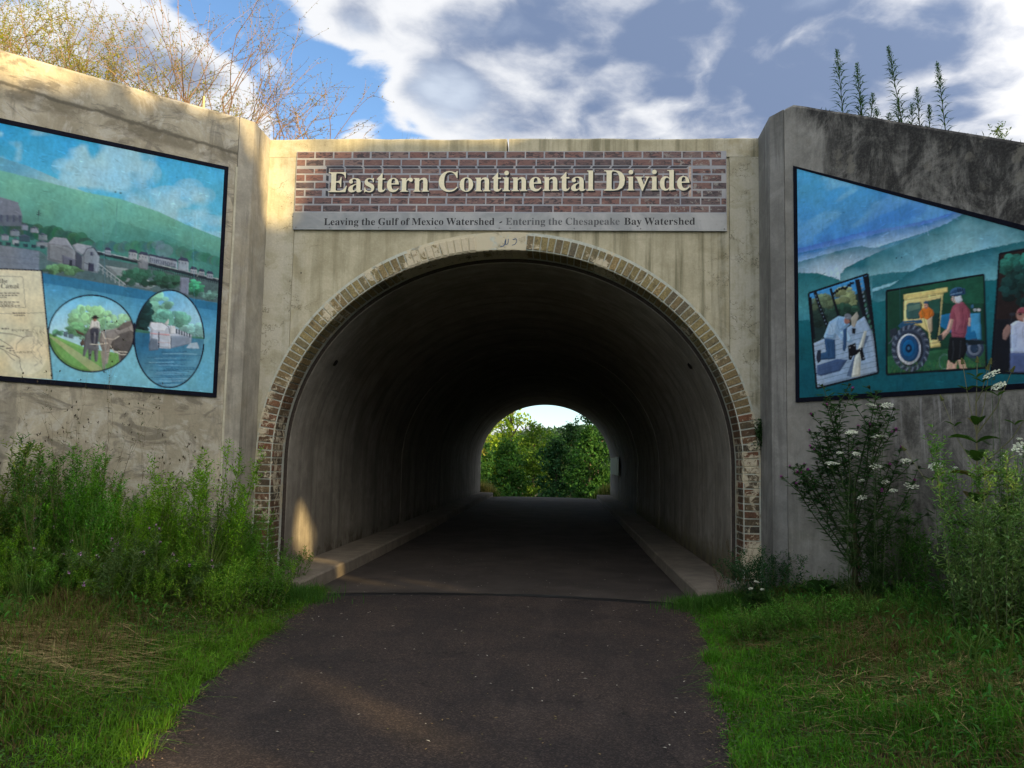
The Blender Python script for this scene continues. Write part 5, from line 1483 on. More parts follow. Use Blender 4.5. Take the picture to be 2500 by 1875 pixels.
    cv.fill([(340, 1215), (408, 1225), (412, 1300), (412, 1345), (318, 1352), (316, 1310), (352, 1300)], (50, 82, 116), mott=0.14, ns=0.06)
    cv.fill([(300, 1290), (322, 1290), (318, 1360), (302, 1372), (290, 1340)], (40, 48, 62))
    cv.fill([(460, 1160), (482, 1150), (480, 1260), (470, 1300), (456, 1290)], (50, 80, 114))
    cv.fill([(508, 1090), (545, 1050), (556, 1080), (530, 1150), (512, 1140)], (180, 170, 150), mott=0.2); cv.fill([(514, 1152), (538, 1156), (534, 1190), (514, 1186)], (24, 26, 32))
    for P_ in ([(372, 1120), (392, 1150), (396, 1190)], [(430, 1090), (424, 1130), (436, 1170)], [(350, 1190), (380, 1200), (404, 1196)], [(462, 1120), (452, 1150), (458, 1180)]): cv.line(P_, 4, (104, 140, 176), alpha=0.7)
    cv.line([(496, 1104), (504, 1108), (506, 1114)], 4, (70, 48, 44)); cv.line([(470, 1096), (478, 1090), (492, 1088)], 4, (150, 154, 158)); cv.ell(500, 1102, 3, 3, (40, 30, 30))
    for P_ in ([(360, 1240), (372, 1280), (368, 1330)], [(396, 1240), (390, 1290), (398, 1330)]): cv.line(P_, 4, (32, 56, 84), alpha=0.8)
    frame_(P1, 13)
    # inset 2: yellow-cabbed tractor and helmeted rider
    P2 = [(728, 922), (1334, 820), (1352, 1400), (730, 1442)]
    inset(P2, (28, 66, 50))
    cv.fill([(900, 880), (1350, 815), (1352, 1000), (1100, 1000)], (40, 96, 70), alpha=0.6, mott=0.2)
    cv.fill([(730, 1330), (1352, 1250), (1352, 1405), (730, 1445)], (46, 92, 62), mott=0.25, ns=0.05)
    cv.fill([(1060, 1075), (1120, 1062), (1310, 1060), (1320, 1225), (1240, 1250), (1060, 1140)], (40, 110, 150), mott=0.12)
    cv.fill([(1250, 1066), (1308, 1058), (1316, 1222), (1296, 1226), (1280, 1170), (1256, 1180)], (78, 150, 186), mott=0.1)
    cv.ell(1262, 1018, 8, 12, (60, 100, 130)); cv.ell(1302, 1040, 12, 9, (200, 200, 196)); cv.ell(1278, 1040, 10, 10, (160, 166, 170))
    CABY = (226, 210, 146)
    cv.fill([(834, 945), (1108, 900), (1110, 928), (838, 978)], (226, 206, 134), mott=0.04)
    cv.fill([(838, 975), (880, 966), (1080, 935), (1075, 1000), (1062, 1130), (1060, 1250), (1000, 1262), (990, 1180), (940, 1140), (835, 1120)], CABY, mott=0.05)
    cv.fill([(852, 1010), (866, 998), (940, 990), (952, 1010), (944, 1080), (930, 1096), (862, 1100), (850, 1086)], (62, 96, 92)); cv.fill([(862, 1016), (938, 1000), (938, 1030), (862, 1052)], (120, 150, 130), alpha=0.5)
    cv.fill([(960, 990), (1068, 965), (1058, 1130), (1044, 1225), (1004, 1228), (990, 1120), (972, 1090)], (30, 62, 54)); cv.fill([(990, 985), (1064, 970), (1058, 1060), (1000, 1060)], (52, 100, 84), alpha=0.6)
    cv.line([(964, 990), (975, 1100), (1000, 1200)], 9, CABY)
    cv.fill([(930, 1060), (950, 1030), (985, 1018), (1015, 1040), (1024, 1066), (1006, 1100), (985, 1105), (960, 1090), (940, 1096)], (206, 118, 56), mott=0.1)
    cv.ell(974, 1016, 14, 17, (196, 150, 128)); cv.fill([(956, 1000), (970, 982), (988, 988), (992, 1004)], (52, 84, 110))
    cv.fill([(980, 1104), (1012, 1080), (1012, 1170), (996, 1190), (985, 1150)], (190, 170, 140), mott=0.1)
    cv.fill([(800, 1140), (830, 1110), (946, 1100), (955, 1120), (870, 1135), (820, 1160)], (44, 86, 116), mott=0.1)
    cv.ell(878, 1278, 118, 146, (64, 74, 90), rot=0.05, mott=0.2, ns=0.06)
    for k in range(40):
        a_ = k / 40 * 6.283
        cv.line([(878 + 96 * math.cos(a_), 1278 + 120 * math.sin(a_)), (878 + 106 * math.cos(a_ + 0.04), 1278 + 132 * math.sin(a_ + 0.04)), (878 + 116 * math.cos(a_ + 0.1), 1278 + 144 * math.sin(a_ + 0.1))], 7, (124, 134, 148) if k % 2 else (34, 40, 50))
    cv.ell(872, 1282, 88, 112, (46, 54, 66)); cv.ell(868, 1284, 74, 96, (206, 210, 216)); cv.ell(870, 1280, 62, 84, (36, 78, 118), mott=0.1); cv.ell(868, 1280, 40, 54, (28, 96, 146)); cv.ell(866, 1280, 20, 26, (16, 34, 60)); cv.ell(866, 1278, 8, 11, (60, 110, 150))
    cv.fill([(748, 1165), (790, 1150), (800, 1180), (770, 1215), (750, 1210)], (44, 52, 62)); cv.line([(742, 1250), (760, 1235), (775, 1200)], 8, (90, 98, 108))
    cv.ell(1275, 1280, 60, 62, (58, 72, 92), mott=0.15); cv.ell(1275, 1280, 42, 44, (120, 130, 144)); cv.ell(1275, 1280, 28, 30, (44, 62, 82))
    cv.fill([(1215, 1225), (1330, 1230), (1342, 1250), (1240, 1262)], (24, 34, 40))
    for rr in (48, 42):
        t = np.linspace(0, 6.283, 30)
        cv.line(np.stack([1090 + rr * 0.78 * np.cos(t), 1362 + rr * np.sin(t)], 1), 3, (96, 128, 118))
    cv.line([(1200, 1310), (1280, 1360), (1350, 1392)], 7, (40, 60, 64)); cv.fill([(1000, 1262), (1064, 1248), (1064, 1268), (1004, 1276)], (206, 190, 126))
    cv.fill([(1120, 1080), (1140, 1020), (1170, 992), (1205, 990), (1246, 1040), (1252, 1110), (1230, 1140), (1226, 1180), (1215, 1214), (1135, 1210), (1130, 1150)], (146, 78, 90), mott=0.14, ns=0.05)
    cv.fill([(1150, 1030), (1180, 1010), (1190, 1120), (1160, 1180)], (172, 104, 112), alpha=0.6)
    cv.ell(1165, 968, 30, 32, (206, 178, 160)); cv.fill([(1150, 960), (1190, 950), (1202, 980), (1180, 1000), (1160, 990)], (204, 206, 204))
    cv.ell(1168, 928, 46, 28, (62, 98, 130), rot=-0.2); cv.fill([(1122, 940), (1150, 915), (1215, 905), (1222, 940), (1170, 955), (1124, 955)], (44, 72, 100)); 
    for k in range(3): cv.line([(1170 + k * 14, 905), (1174 + k * 14, 920), (1178 + k * 14, 938)], 6, (20, 30, 40))
    cv.fill([(1122, 1095), (1146, 1100), (1132, 1160), (1080, 1225), (1056, 1222), (1062, 1196), (1104, 1156)], (206, 166, 146), mott=0.06); cv.fill([(1048, 1200), (1076, 1190), (1076, 1232), (1050, 1236)], (44, 54, 60))
    cv.fill([(1240, 1088), (1254, 1092), (1250, 1140), (1236, 1144)], (206, 166, 146))
    cv.fill([(1122, 1208), (1222, 1212), (1228, 1290), (1206, 1350), (1168, 1352), (1150, 1382), (1110, 1352), (1108, 1300)], (22, 24, 28), mott=0.2)
    cv.fill([(1110, 1352), (1150, 1380), (1166, 1356), (1166, 1410), (1100, 1412)], (210, 172, 152)); cv.fill([(1172, 1352), (1208, 1350), (1232, 1404), (1186, 1408)], (206, 168, 148))
    for P_ in ([(1150, 1060), (1160, 1110), (1150, 1170)], [(1200, 1030), (1206, 1090), (1196, 1160)], [(1226, 1060), (1222, 1110), (1214, 1150)], [(1140, 1180), (1180, 1192), (1214, 1186)]): cv.line(P_, 5, (104, 48, 62), alpha=0.75)
    cv.line([(1136, 962), (1132, 972), (1136, 984)], 5, (150, 110, 96)); cv.ell(1142, 962, 3, 3, (40, 30, 30)); cv.line([(1150, 950), (1146, 980), (1152, 1000)], 3, (40, 44, 50)); cv.line([(1124, 948), (1150, 940), (1200, 930)], 4, (150, 180, 200), alpha=0.7)
    cv.ell(968, 1014, 2.5, 2.5, (50, 36, 30)); cv.ell(980, 1013, 2.5, 2.5, (50, 36, 30)); cv.line([(966, 1026), (974, 1029), (981, 1025)], 3, (120, 60, 50))
    for P_ in ([(950, 1040), (966, 1064), (960, 1090)], [(1000, 1040), (994, 1066), (1000, 1090)]): cv.line(P_, 4, (156, 80, 36), alpha=0.8)
    for P_ in ([(1140, 1230), (1146, 1290), (1136, 1350)], [(1190, 1230), (1186, 1300), (1180, 1340)]): cv.line(P_, 5, (58, 62, 68), alpha=0.8)
    cv.line([(838, 980), (960, 962), (1082, 938)], 4, (150, 128, 66)); cv.line([(940, 990), (952, 1060), (986, 1180)], 4, (150, 128, 66)); cv.line([(838, 1120), (900, 1118), (946, 1142)], 4, (150, 128, 66))
    q = random.Random(77)
    for k in range(160): x_, y_ = q.uniform(735, 1345), q.uniform(1370, 1440); cv.line([(x_, y_), (x_ + q.uniform(-4, 4), y_ - 8), (x_ + q.uniform(-8, 8), y_ - q.uniform(14, 26))], 2.4, (60 + q.randint(0, 50), 110 + q.randint(0, 40), 70), alpha=0.6)
    frame_(P2, 13)
    # inset 3: man with cap and hammer against dark trees, running past the wing's edge
    P3 = [(1432, 692), (1640, 652), (2100, 575), (2080, 1400), (1600, 1436), (1378, 1432)]
    inset(P3, (40, 30, 28))
    cv.foliage(1560, 770, 120, 70, (44, 104, 92), 60, 26, 0.3, seed=51); cv.foliage(1600, 900, 140, 130, (26, 54, 50), 90, 34, 0.4, seed=52); cv.foliage(1480, 760, 34, 30, (50, 110, 96), 16, 20, 0.2, seed=53)
    cv.fill([(1380, 1100), (2080, 1080), (2080, 1440), (1378, 1440)], (22, 24, 30), mott=0.2)
    cv.fill([(1500, 1130), (1530, 1110), (1640, 1100), (1650, 1310), (1500, 1310)], (186, 196, 216), mott=0.08)
    cv.fill([(1452, 1170), (1480, 1130), (1504, 1138), (1500, 1180), (1470, 1230), (1452, 1220)], (150, 118, 106)); cv.line([(1494, 1140), (1506, 1100), (1510, 1060)], 8, (44, 44, 50)); cv.fill([(1494, 1060), (1530, 1058), (1530, 1076), (1496, 1078)], (50, 52, 58))
    cv.ell(1572, 1070, 36, 44, (172, 130, 116)); cv.fill([(1540, 1062), (1552, 1032), (1590, 1024), (1620, 1040), (1622, 1062)], (146, 74, 82)); cv.fill([(1580, 1090), (1612, 1084), (1606, 1128), (1580, 1124)], (190, 190, 188)); cv.ell(1560, 1068, 12, 6, (30, 30, 34))
    cv.fill([(1498, 1308), (1660, 1308), (1660, 1440), (1494, 1440)], (82, 94, 128), mott=0.1)
    for P_ in ([(1530, 1150), (1540, 1200), (1530, 1270)], [(1580, 1140), (1576, 1200), (1590, 1280)], [(1610, 1130), (1606, 1190), (1616, 1250)]): cv.line(P_, 5, (140, 152, 178), alpha=0.8)
    cv.line([(1548, 1100), (1560, 1106), (1576, 1104)], 4, (110, 70, 64)); cv.line([(1540, 1062), (1560, 1058), (1622, 1062)], 5, (96, 44, 52))
    frame_(P3, 13)
    cv.clip = None
    cv.strokes(1500, 17, 0.55, 0.18)
    cv.ell(790, 718, 5, 5, (44, 80, 92)); cv.ell(822, 713, 5, 5, (44, 80, 92))
    cv.line([(812, 300), (812, 900), (822, 1600)], 2.5, (60, 110, 130), alpha=0.4)
    return cv


m_paint, nt, b = material('mural_paint', 0.7, 0.2)
at = nt.new('ShaderNodeAttribute', attribute_name='tint').outputs['Color']
co = nt.new('ShaderNodeTexCoord').outputs['Object']
at = nt.mix(nt.math('MULTIPLY', nt.step(nt.noise(co, 1.3, 5), 0.42, 0.7), 0.22), at, nt.mix(1.0, at, (0.72, 0.74, 0.76), 'MULTIPLY'))
nt.put(b.inputs['Base Color'], at)
nt.put(b.inputs['Normal'], nt.bump(nt.noise(co, 70, 4), 0.06, 0.004))
m_frame = plain('navy_mural_border_paint', (0.006, 0.007, 0.014), 0.85, 0.1)


def mural(cv, wing, side, label, top, bottom, u0, u1, gain):
    """panel bounded by straight top and bottom edges; (u, z) corners in metres along the wing"""
    root = thing('mural', label, 'mural', wing.location[:], wing.rotation_euler[2])
    root.location = (wing.location[0], wing.location[1], 0)
    col = cv.grid(gain)
    nu, nv = cv.w, cv.h
    U = np.linspace(u0, u1, nu)
    zt = np.interp(U, [u0, u1], top); zb = np.interp(U, [u0, u1], bottom)
    T = np.linspace(0, 1, nv)
    UU = np.broadcast_to(U, (nv, nu)); ZZ = zb[None] + (zt - zb)[None] * T[:, None]
    fi = np.clip((UU - cv.u0) / (cv.u1 - cv.u0) * cv.w - 0.5, 0, cv.w - 1.001); fj = np.clip((ZZ - cv.v0) / (cv.v1 - cv.v0) * cv.h - 0.5, 0, cv.h - 1.001)
    i0, j0 = fi.astype(int), fj.astype(int); a_, b_ = (fi - i0)[..., None], (fj - j0)[..., None]
    cc = (col[j0, i0] * (1 - a_) + col[j0, i0 + 1] * a_) * (1 - b_) + (col[j0 + 1, i0] * (1 - a_) + col[j0 + 1, i0 + 1] * a_) * b_
    g = G()
    V = np.stack([side * UU, np.full_like(UU, -0.016), ZZ], -1).reshape(-1, 3)
    ii, jj = np.meshgrid(np.arange(nu - 1), np.arange(nv - 1)); k = (jj * nu + ii).ravel()
    g.add(V, q=np.stack([k, k + 1, k + nu + 1, k + nu], 1), col=cc.reshape(-1, 3))
    pic = g.build('picture', m_paint, root, tint=True)
    bw = 0.050
    cn = [np.array((u0, bottom[0])), np.array((u1, bottom[1])), np.array((u1, top[1])), np.array((u0, top[0]))]
    cen = sum(cn) / 4
    off = [np.array((-bw, -bw)), np.array((bw, -bw)), np.array((bw, bw)), np.array((-bw, bw))]
    out = [c_ + o_ for c_, o_ in zip(cn, off)]
    for k in range(4):
        a0, a1, b0, b1 = cn[k], cn[(k + 1) % 4], out[k], out[(k + 1) % 4]
        ring = [a0, a1, b1, b0]
        V = [(side * p[0], y_, p[1]) for y_ in (-0.021, 0.004) for p in ring]
        G().add(V, q=[(0, 1, 2, 3), (4, 7, 6, 5)] + [(j, (j + 1) % 4, 4 + (j + 1) % 4, 4 + j) for j in range(4)]).build('border', m_frame, root)
    return root


MGAIN = 0.98
mural(paint_left(), wing_l, -1, 'canal-boat mural with river town, map and two oval pictures on left wing wall', (5.115, 4.83), (2.378, 2.385), 0.385, 4.50, MGAIN * 1.06)
mural(paint_right(), wing_r, 1, 'blue mountain mural with tractor and bridge workers on right wing wall', (5.125, 2.98), (2.424, 2.45), 0.392, 4.55, MGAIN * 1.20)


# ------------------------------------------------------------------ vegetation
m_leaf = tinted('leaf', 0.6, 0.12, 0.34)
m_stem = tinted('stem', 0.75, 0.2, 0.0)
m_bark, nt, b = material('bark', 0.95, 0.15)
co = nt.new('ShaderNodeTexCoord').outputs['Object']
bn = nt.noise(nt.scale(co, (6, 6, 1.2)), 2.0, 6, 0.65)
nt.put(b.inputs['Base Color'], nt.mix(nt.step(bn, 0.35, 0.65), (0.06, 0.048, 0.036), (0.17, 0.145, 0.115)))
nt.put(b.inputs['Normal'], nt.bump(bn, 0.6, 0.02))
m_petal = tinted('petal', 0.6, 0.2, 0.25)


def jit(col, n, v=0.25, hue=0.12):
    c = np.array(col) * rng.uniform(1 - v, 1 + v, (n, 1))
    c[:, 0] *= rng.uniform(1 - hue, 1 + hue * 2, n)
    return c


def stalk(base, h, lean=(0, 0), bend=0.0, n=6):
    t = np.linspace(0, 1, n)
    ph = rng.uniform(0, 6.28)
    P = np.stack([base[0] + lean[0] * t + bend * np.sin(t * 2.2) * math.cos(ph) * t, base[1] + lean[1] * t + bend * np.sin(t * 2.2) * math.sin(ph) * t, base[2] + h * t], 1)
    return P


def along(P, t):
    k = np.linspace(0, 1, len(P))
    return np.stack([np.interp(t, k, P[:, i]) for i in range(3)], 1)


def spiral_leaves(g, P, t0, t1, n, L0, L1, W, col, elev=(0.5, 0.9), droop=0.2, v=0.25):
    t = np.linspace(t0, t1, n) + rng.uniform(-0.01, 0.01, n)
    az = np.arange(n) * 2.4 + rng.uniform(0, 6.28) + rng.uniform(-0.3, 0.3, n)
    el = rng.uniform(elev[0], elev[1], n)
    D = np.stack([np.cos(az) * np.cos(el), np.sin(az) * np.cos(el), np.sin(el)], 1)
    L = np.interp(t, [t0, t1], [L0, L1]) * rng.uniform(0.75, 1.2, n)
    g.leaves(along(P, np.clip(t, 0, 1)), D, L, np.minimum(W * rng.uniform(0.8, 1.2, n), L * 0.4), jit(col, n, v), droop=droop)


def goldenrod(name, label, cat, group, nst, h, spread, col, leafn=46, stemc=(0.10, 0.12, 0.045)):
    root = thing(name, label, cat, group=group)
    gs, gl = G(), G()
    for _ in range(nst):
        a_ = rng.uniform(0, 6.28); rr = spread * math.sqrt(rng.random())
        hh = h * rng.uniform(0.62, 1.06)
        bx, by = rr * math.cos(a_) * 0.55, rr * math.sin(a_) * 0.55
        P = stalk((bx, by, -0.05), hh, (rr * math.cos(a_) * 0.7, rr * math.sin(a_) * 0.7), 0.06 * hh)
        gs.tube(P, 0.0042, 0.0015, 3, col=np.array(stemc) * rng.uniform(0.7, 1.3))
        cc = np.array(col) * rng.uniform(0.75, 1.25)
        spiral_leaves(gl, P, 0.10, 0.98, int(leafn * hh / 1.2), 0.135, 0.050, 0.019, cc, (0.15, 0.95), 0.30)
        # short side shoots give the feathery top
        for k in range(int(15 * hh)):
            t = rng.uniform(0.30, 0.95)
            p = along(P, np.array([t]))[0]
            az = rng.uniform(0, 6.28); L = 0.20 * (1.15 - t) + 0.06
            Q = np.stack([p + np.array([math.cos(az) * 0.6, math.sin(az) * 0.6, 0.8]) * L * q for q in (0, 0.5, 1)])
            spiral_leaves(gl, Q, 0.1, 1.0, 9, 0.065, 0.035, 0.013, cc * 1.1, (0.2, 1.0), 0.15)
    gs.build('stems', m_stem, root, tint=True)
    gl.build('foliage', m_leaf, root, tint=True)
    return root


GREEN_Y = (0.160, 0.330, 0.022)
GREEN_M = (0.085, 0.250, 0.024)
GREEN_D = (0.042, 0.092, 0.024)
protos = [goldenrod('goldenrod', 'feathery green goldenrod clump along the foot of the left wing wall', 'goldenrod', 'goldenrod thicket by the left wing wall', 13, 1.42, 0.42, c_, 74) for c_ in (GREEN_Y, GREEN_M, (0.115, 0.285, 0.024), (0.070, 0.19, 0.030), (0.16, 0.235, 0.040))]
LW = lambda s, o: np.array([-3.2 - 0.643 * s, -0.61 - 0.766 * s]) + np.array([0.766, -0.643]) * o
spots = []
vr = random.Random(21)
for s in np.arange(0.30, 4.3, 0.27):
    for o_ in (0.28, 0.62, 0.98):
        if s < 1.0 and o_ > 0.8: continue
        ss, oo = s + vr.uniform(-0.20, 0.20), o_ + vr.uniform(-0.20, 0.24)
        hgt = (1.0 - 0.20 * (o_ - 0.28) / 0.7) * vr.choice((0.55, 0.7, 0.85, 0.95, 1.05, 1.15, 1.25)) * vr.uniform(0.92, 1.08)
        if s < 0.7: hgt *= 0.80
        if 1.28 < s < 1.75: hgt *= 0.80
        spots.append((ss, oo, hgt))
used = [False] * 5
for ss, oo, hgt in spots:
    p = LW(ss, oo); k = vr.choice((0, 0, 1, 1, 2, 2, 3, 4))
    loc = (p[0], p[1], float(ground_z(p[0], p[1])) - 0.02); rz = vr.uniform(0, 6.28)
    if not used[k]:
        protos[k].location = loc; protos[k].rotation_euler = (0, 0, rz); protos[k].scale = (hgt,) * 3; used[k] = True
    else:
        copy_thing(protos[k], loc, rz, hgt)


def branchy(gs, gl, p, d, L, r, depth, ends, col, leafcol, nleaf=10, spread=0.55, leafL=0.05, leafW=0.014, gravity=0.1, sides=4, kids=3, up=0.25):
    """recursive twig with leaves; appends (tip, direction) pairs to ends"""
    d = d / np.linalg.norm(d)
    n = 4
    P = [p]
    dd = d.copy()
    for k in range(n):
        dd = dd + rng.normal(size=3) * 0.10 + np.array([0, 0, up * 0.2]); dd /= np.linalg.norm(dd)
        P.append(P[-1] + dd * L / n)
    P = np.array(P)
    gs.tube(P, r, r * 0.55, sides if depth > 1 else 3, col=np.array(col) * rng.uniform(0.75, 1.25))
    if nleaf and leafL:
        spiral_leaves(gl, P, 0.15 if depth < 2 else 0.4, 1.0, nleaf, leafL, leafL * 0.7, leafW, leafcol, (-0.1, 0.9), 0.1)
    if depth <= 0:
        ends.append((P[-1], dd)); return
    for k in range(kids):
        t = rng.uniform(0.35, 1.0) if k else 1.0
        b0 = along(P, np.array([t]))[0]
        nd = dd + rng.normal(size=3) * spread + np.array([0, 0, up])
        branchy(gs, gl, b0, nd, L * rng.uniform(0.55, 0.8), r * 0.55, depth - 1, ends, col, leafcol, nleaf, spread, leafL, leafW, gravity, sides, kids, up)


def disc(g, c, nrm, r, col, n=7, dome=0.3):
    nrm = np.array(nrm, float) / np.linalg.norm(nrm)
    a_ = np.cross(nrm, [0.3, 0.9, 0.2]); a_ /= np.linalg.norm(a_); b_ = np.cross(nrm, a_)
    th = np.arange(n) / n * 6.283
    rr = r * rng.uniform(0.8, 1.15, n)
    V = np.concatenate([[np.array(c) + nrm * r * dome], np.array(c) + rr[:, None] * (np.cos(th)[:, None] * a_ + np.sin(th)[:, None] * b_)])
    g.add(V, t=[(0, 1 + j, 1 + (j + 1) % n) for j in range(n)], col=col)


# ---- spotted knapweed with pink-purple heads in front of the goldenrod
def knapweed(loc, h, tips, seed, label):
    root = thing('knapweed', label, 'knapweed', loc, group='knapweed in front of the goldenrod')
    gs, gl, gp = G(), G(), G()
    ends = []
    for k in range(7):
        az = rng.uniform(0, 6.28)
        branchy(gs, gl, np.array([rng.normal() * 0.03, rng.normal() * 0.03, -0.03]), np.array([math.cos(az) * 0.5, math.sin(az) * 0.5, 1.0]), h * 0.45, 0.0028, 2, ends, (0.085, 0.125, 0.045), (0.10, 0.17, 0.055), 14, 0.55, 0.075, 0.012, kids=2, up=0.10)
    gs.build('stems', m_stem, root, tint=True); gl.build('foliage', m_leaf, root, tint=True)
    rng.shuffle(ends)
    for p, d_ in ends[:tips]:
        g = G()
        g.tube([p - d_ * 0.016, p - d_ * 0.004, p + d_ * 0.006], 0.005, 0.009, 5, col=(0.06, 0.075, 0.03))
        n = 14; D = rng.normal(size=(n, 3)) * 0.75 + d_ * 0.9
        g.leaves(np.repeat([p], n, 0), D, 0.024, 0.010, jit((0.52, 0.30, 0.55), n, 0.2, 0.05), droop=0.0)
        g.build('flower_head', m_petal, root, tint=True)
    return root


for i, (s, o_, h, n_, lb) in enumerate(((2.15, 1.75, 0.75, 9, 'pink-flowered knapweed leaning out at the left edge of the photo'), (1.75, 1.45, 0.80, 8, 'pink-flowered knapweed in front of the tallest goldenrod'), (2.55, 1.35, 0.95, 6, 'knapweed with pale pink heads among goldenrod at far left'), (1.35, 1.50, 0.55, 5, 'low knapweed with few pink heads nearest the arch'))):
    p = LW(s, o_)
    knapweed((p[0], p[1], float(ground_z(p[0], p[1]))), h, n_, i, lb)

# ---- dry dock-like seed stalks standing above the goldenrod
def seedstalk(loc, h, label):
    root = thing('seed_stalk', label, 'weed', loc, group='brown seed stalks above the goldenrod')
    gs, gl, gp = G(), G(), G(); ends = []
    branchy(gs, gl, np.array([0, 0, 0.0]), np.array([0.05, 0, 1.0]), h * 0.62, 0.004, 3, ends, (0.13, 0.10, 0.055), (0.07, 0.09, 0.03), 2, 0.38, 0.05, 0.010, kids=3, up=0.35)
    for p, d_ in ends:
        gp.leaves(np.repeat([p], 2, 0), np.repeat([d_], 2, 0) + rng.normal(size=(2, 3)) * 0.3, 0.032, 0.012, jit((0.045, 0.032, 0.022), 2), droop=0)
    gs.build('stems', m_stem, root, tint=True); gl.build('foliage', m_leaf, root, tint=True); gp.build('seed_heads', m_stem, root, tint=True)['kind'] = 'stuff'


for s, o_, h, lb in ((1.75, 0.30, 1.72, 'tall brown seed stalk against the left wing wall, centre of its group'), (1.95, 0.35, 1.62, 'branching brown seed stalk rising left of the tallest one'), (1.58, 0.32, 1.55, 'shorter brown seed stalk nearer the arch')):
    p = LW(s, o_); seedstalk((p[0], p[1], float(ground_z(p[0], p[1]))), h, lb)

# ---- leafy weeds crowding the left foot of the arch
for i, (x_, y_, h, lb) in enumerate(((-3.02, -0.42, 0.85, 'bushy green weed against the left brick pier, by the pilaster'), (-2.84, -0.50, 0.62, 'leafy weed in front of the left brick pier'), (-2.66, -0.66, 0.42, 'low weed spilling over the left kerb end'), (-2.52, -0.30, 0.36, 'small weed growing on the left kerb ledge by the wall'), (-3.05, -0.85, 0.75, 'green weed between goldenrod and left brick pier'))):
    r_ = goldenrod('weed', lb, 'weed', 'weeds at the left foot of the arch', 9, h, 0.20, (0.085, 0.185, 0.035), 50)
    r_.location = (x_, y_, float(ground_z(x_, y_)) if i != 3 else 0.165)

# ---- shorter weeds spilling forward from the thicket
fr = random.Random(33)
wl_ = [goldenrod('weed', 'low yellow-green weed spilling forward from the goldenrod', 'weed', 'low weeds in front of the goldenrod', 12, 0.62, 0.34, c_, 60) for c_ in ((0.15, 0.29, 0.03), (0.09, 0.22, 0.03))]
for k in range(22):
    ss, oo = 0.35 + 0.15 * k + fr.uniform(-0.1, 0.1), fr.uniform(1.15, 1.95) - (0.35 if k < 4 else 0)
    p_ = LW(ss, oo); loc = (p_[0], p_[1], float(ground_z(p_[0], p_[1])) - 0.02); sc = fr.uniform(0.45, 1.05)
    if k < 2: wl_[k].location = loc; wl_[k].scale = (sc,) * 3
    else: copy_thing(wl_[k % 2], loc, fr.uniform(0, 6.28), sc)
# ---- bull thistle
RWp = lambda s, o: np.array([3.2 + 0.643 * s, -0.61 - 0.766 * s]) + np.array([-0.766, -0.643]) * o


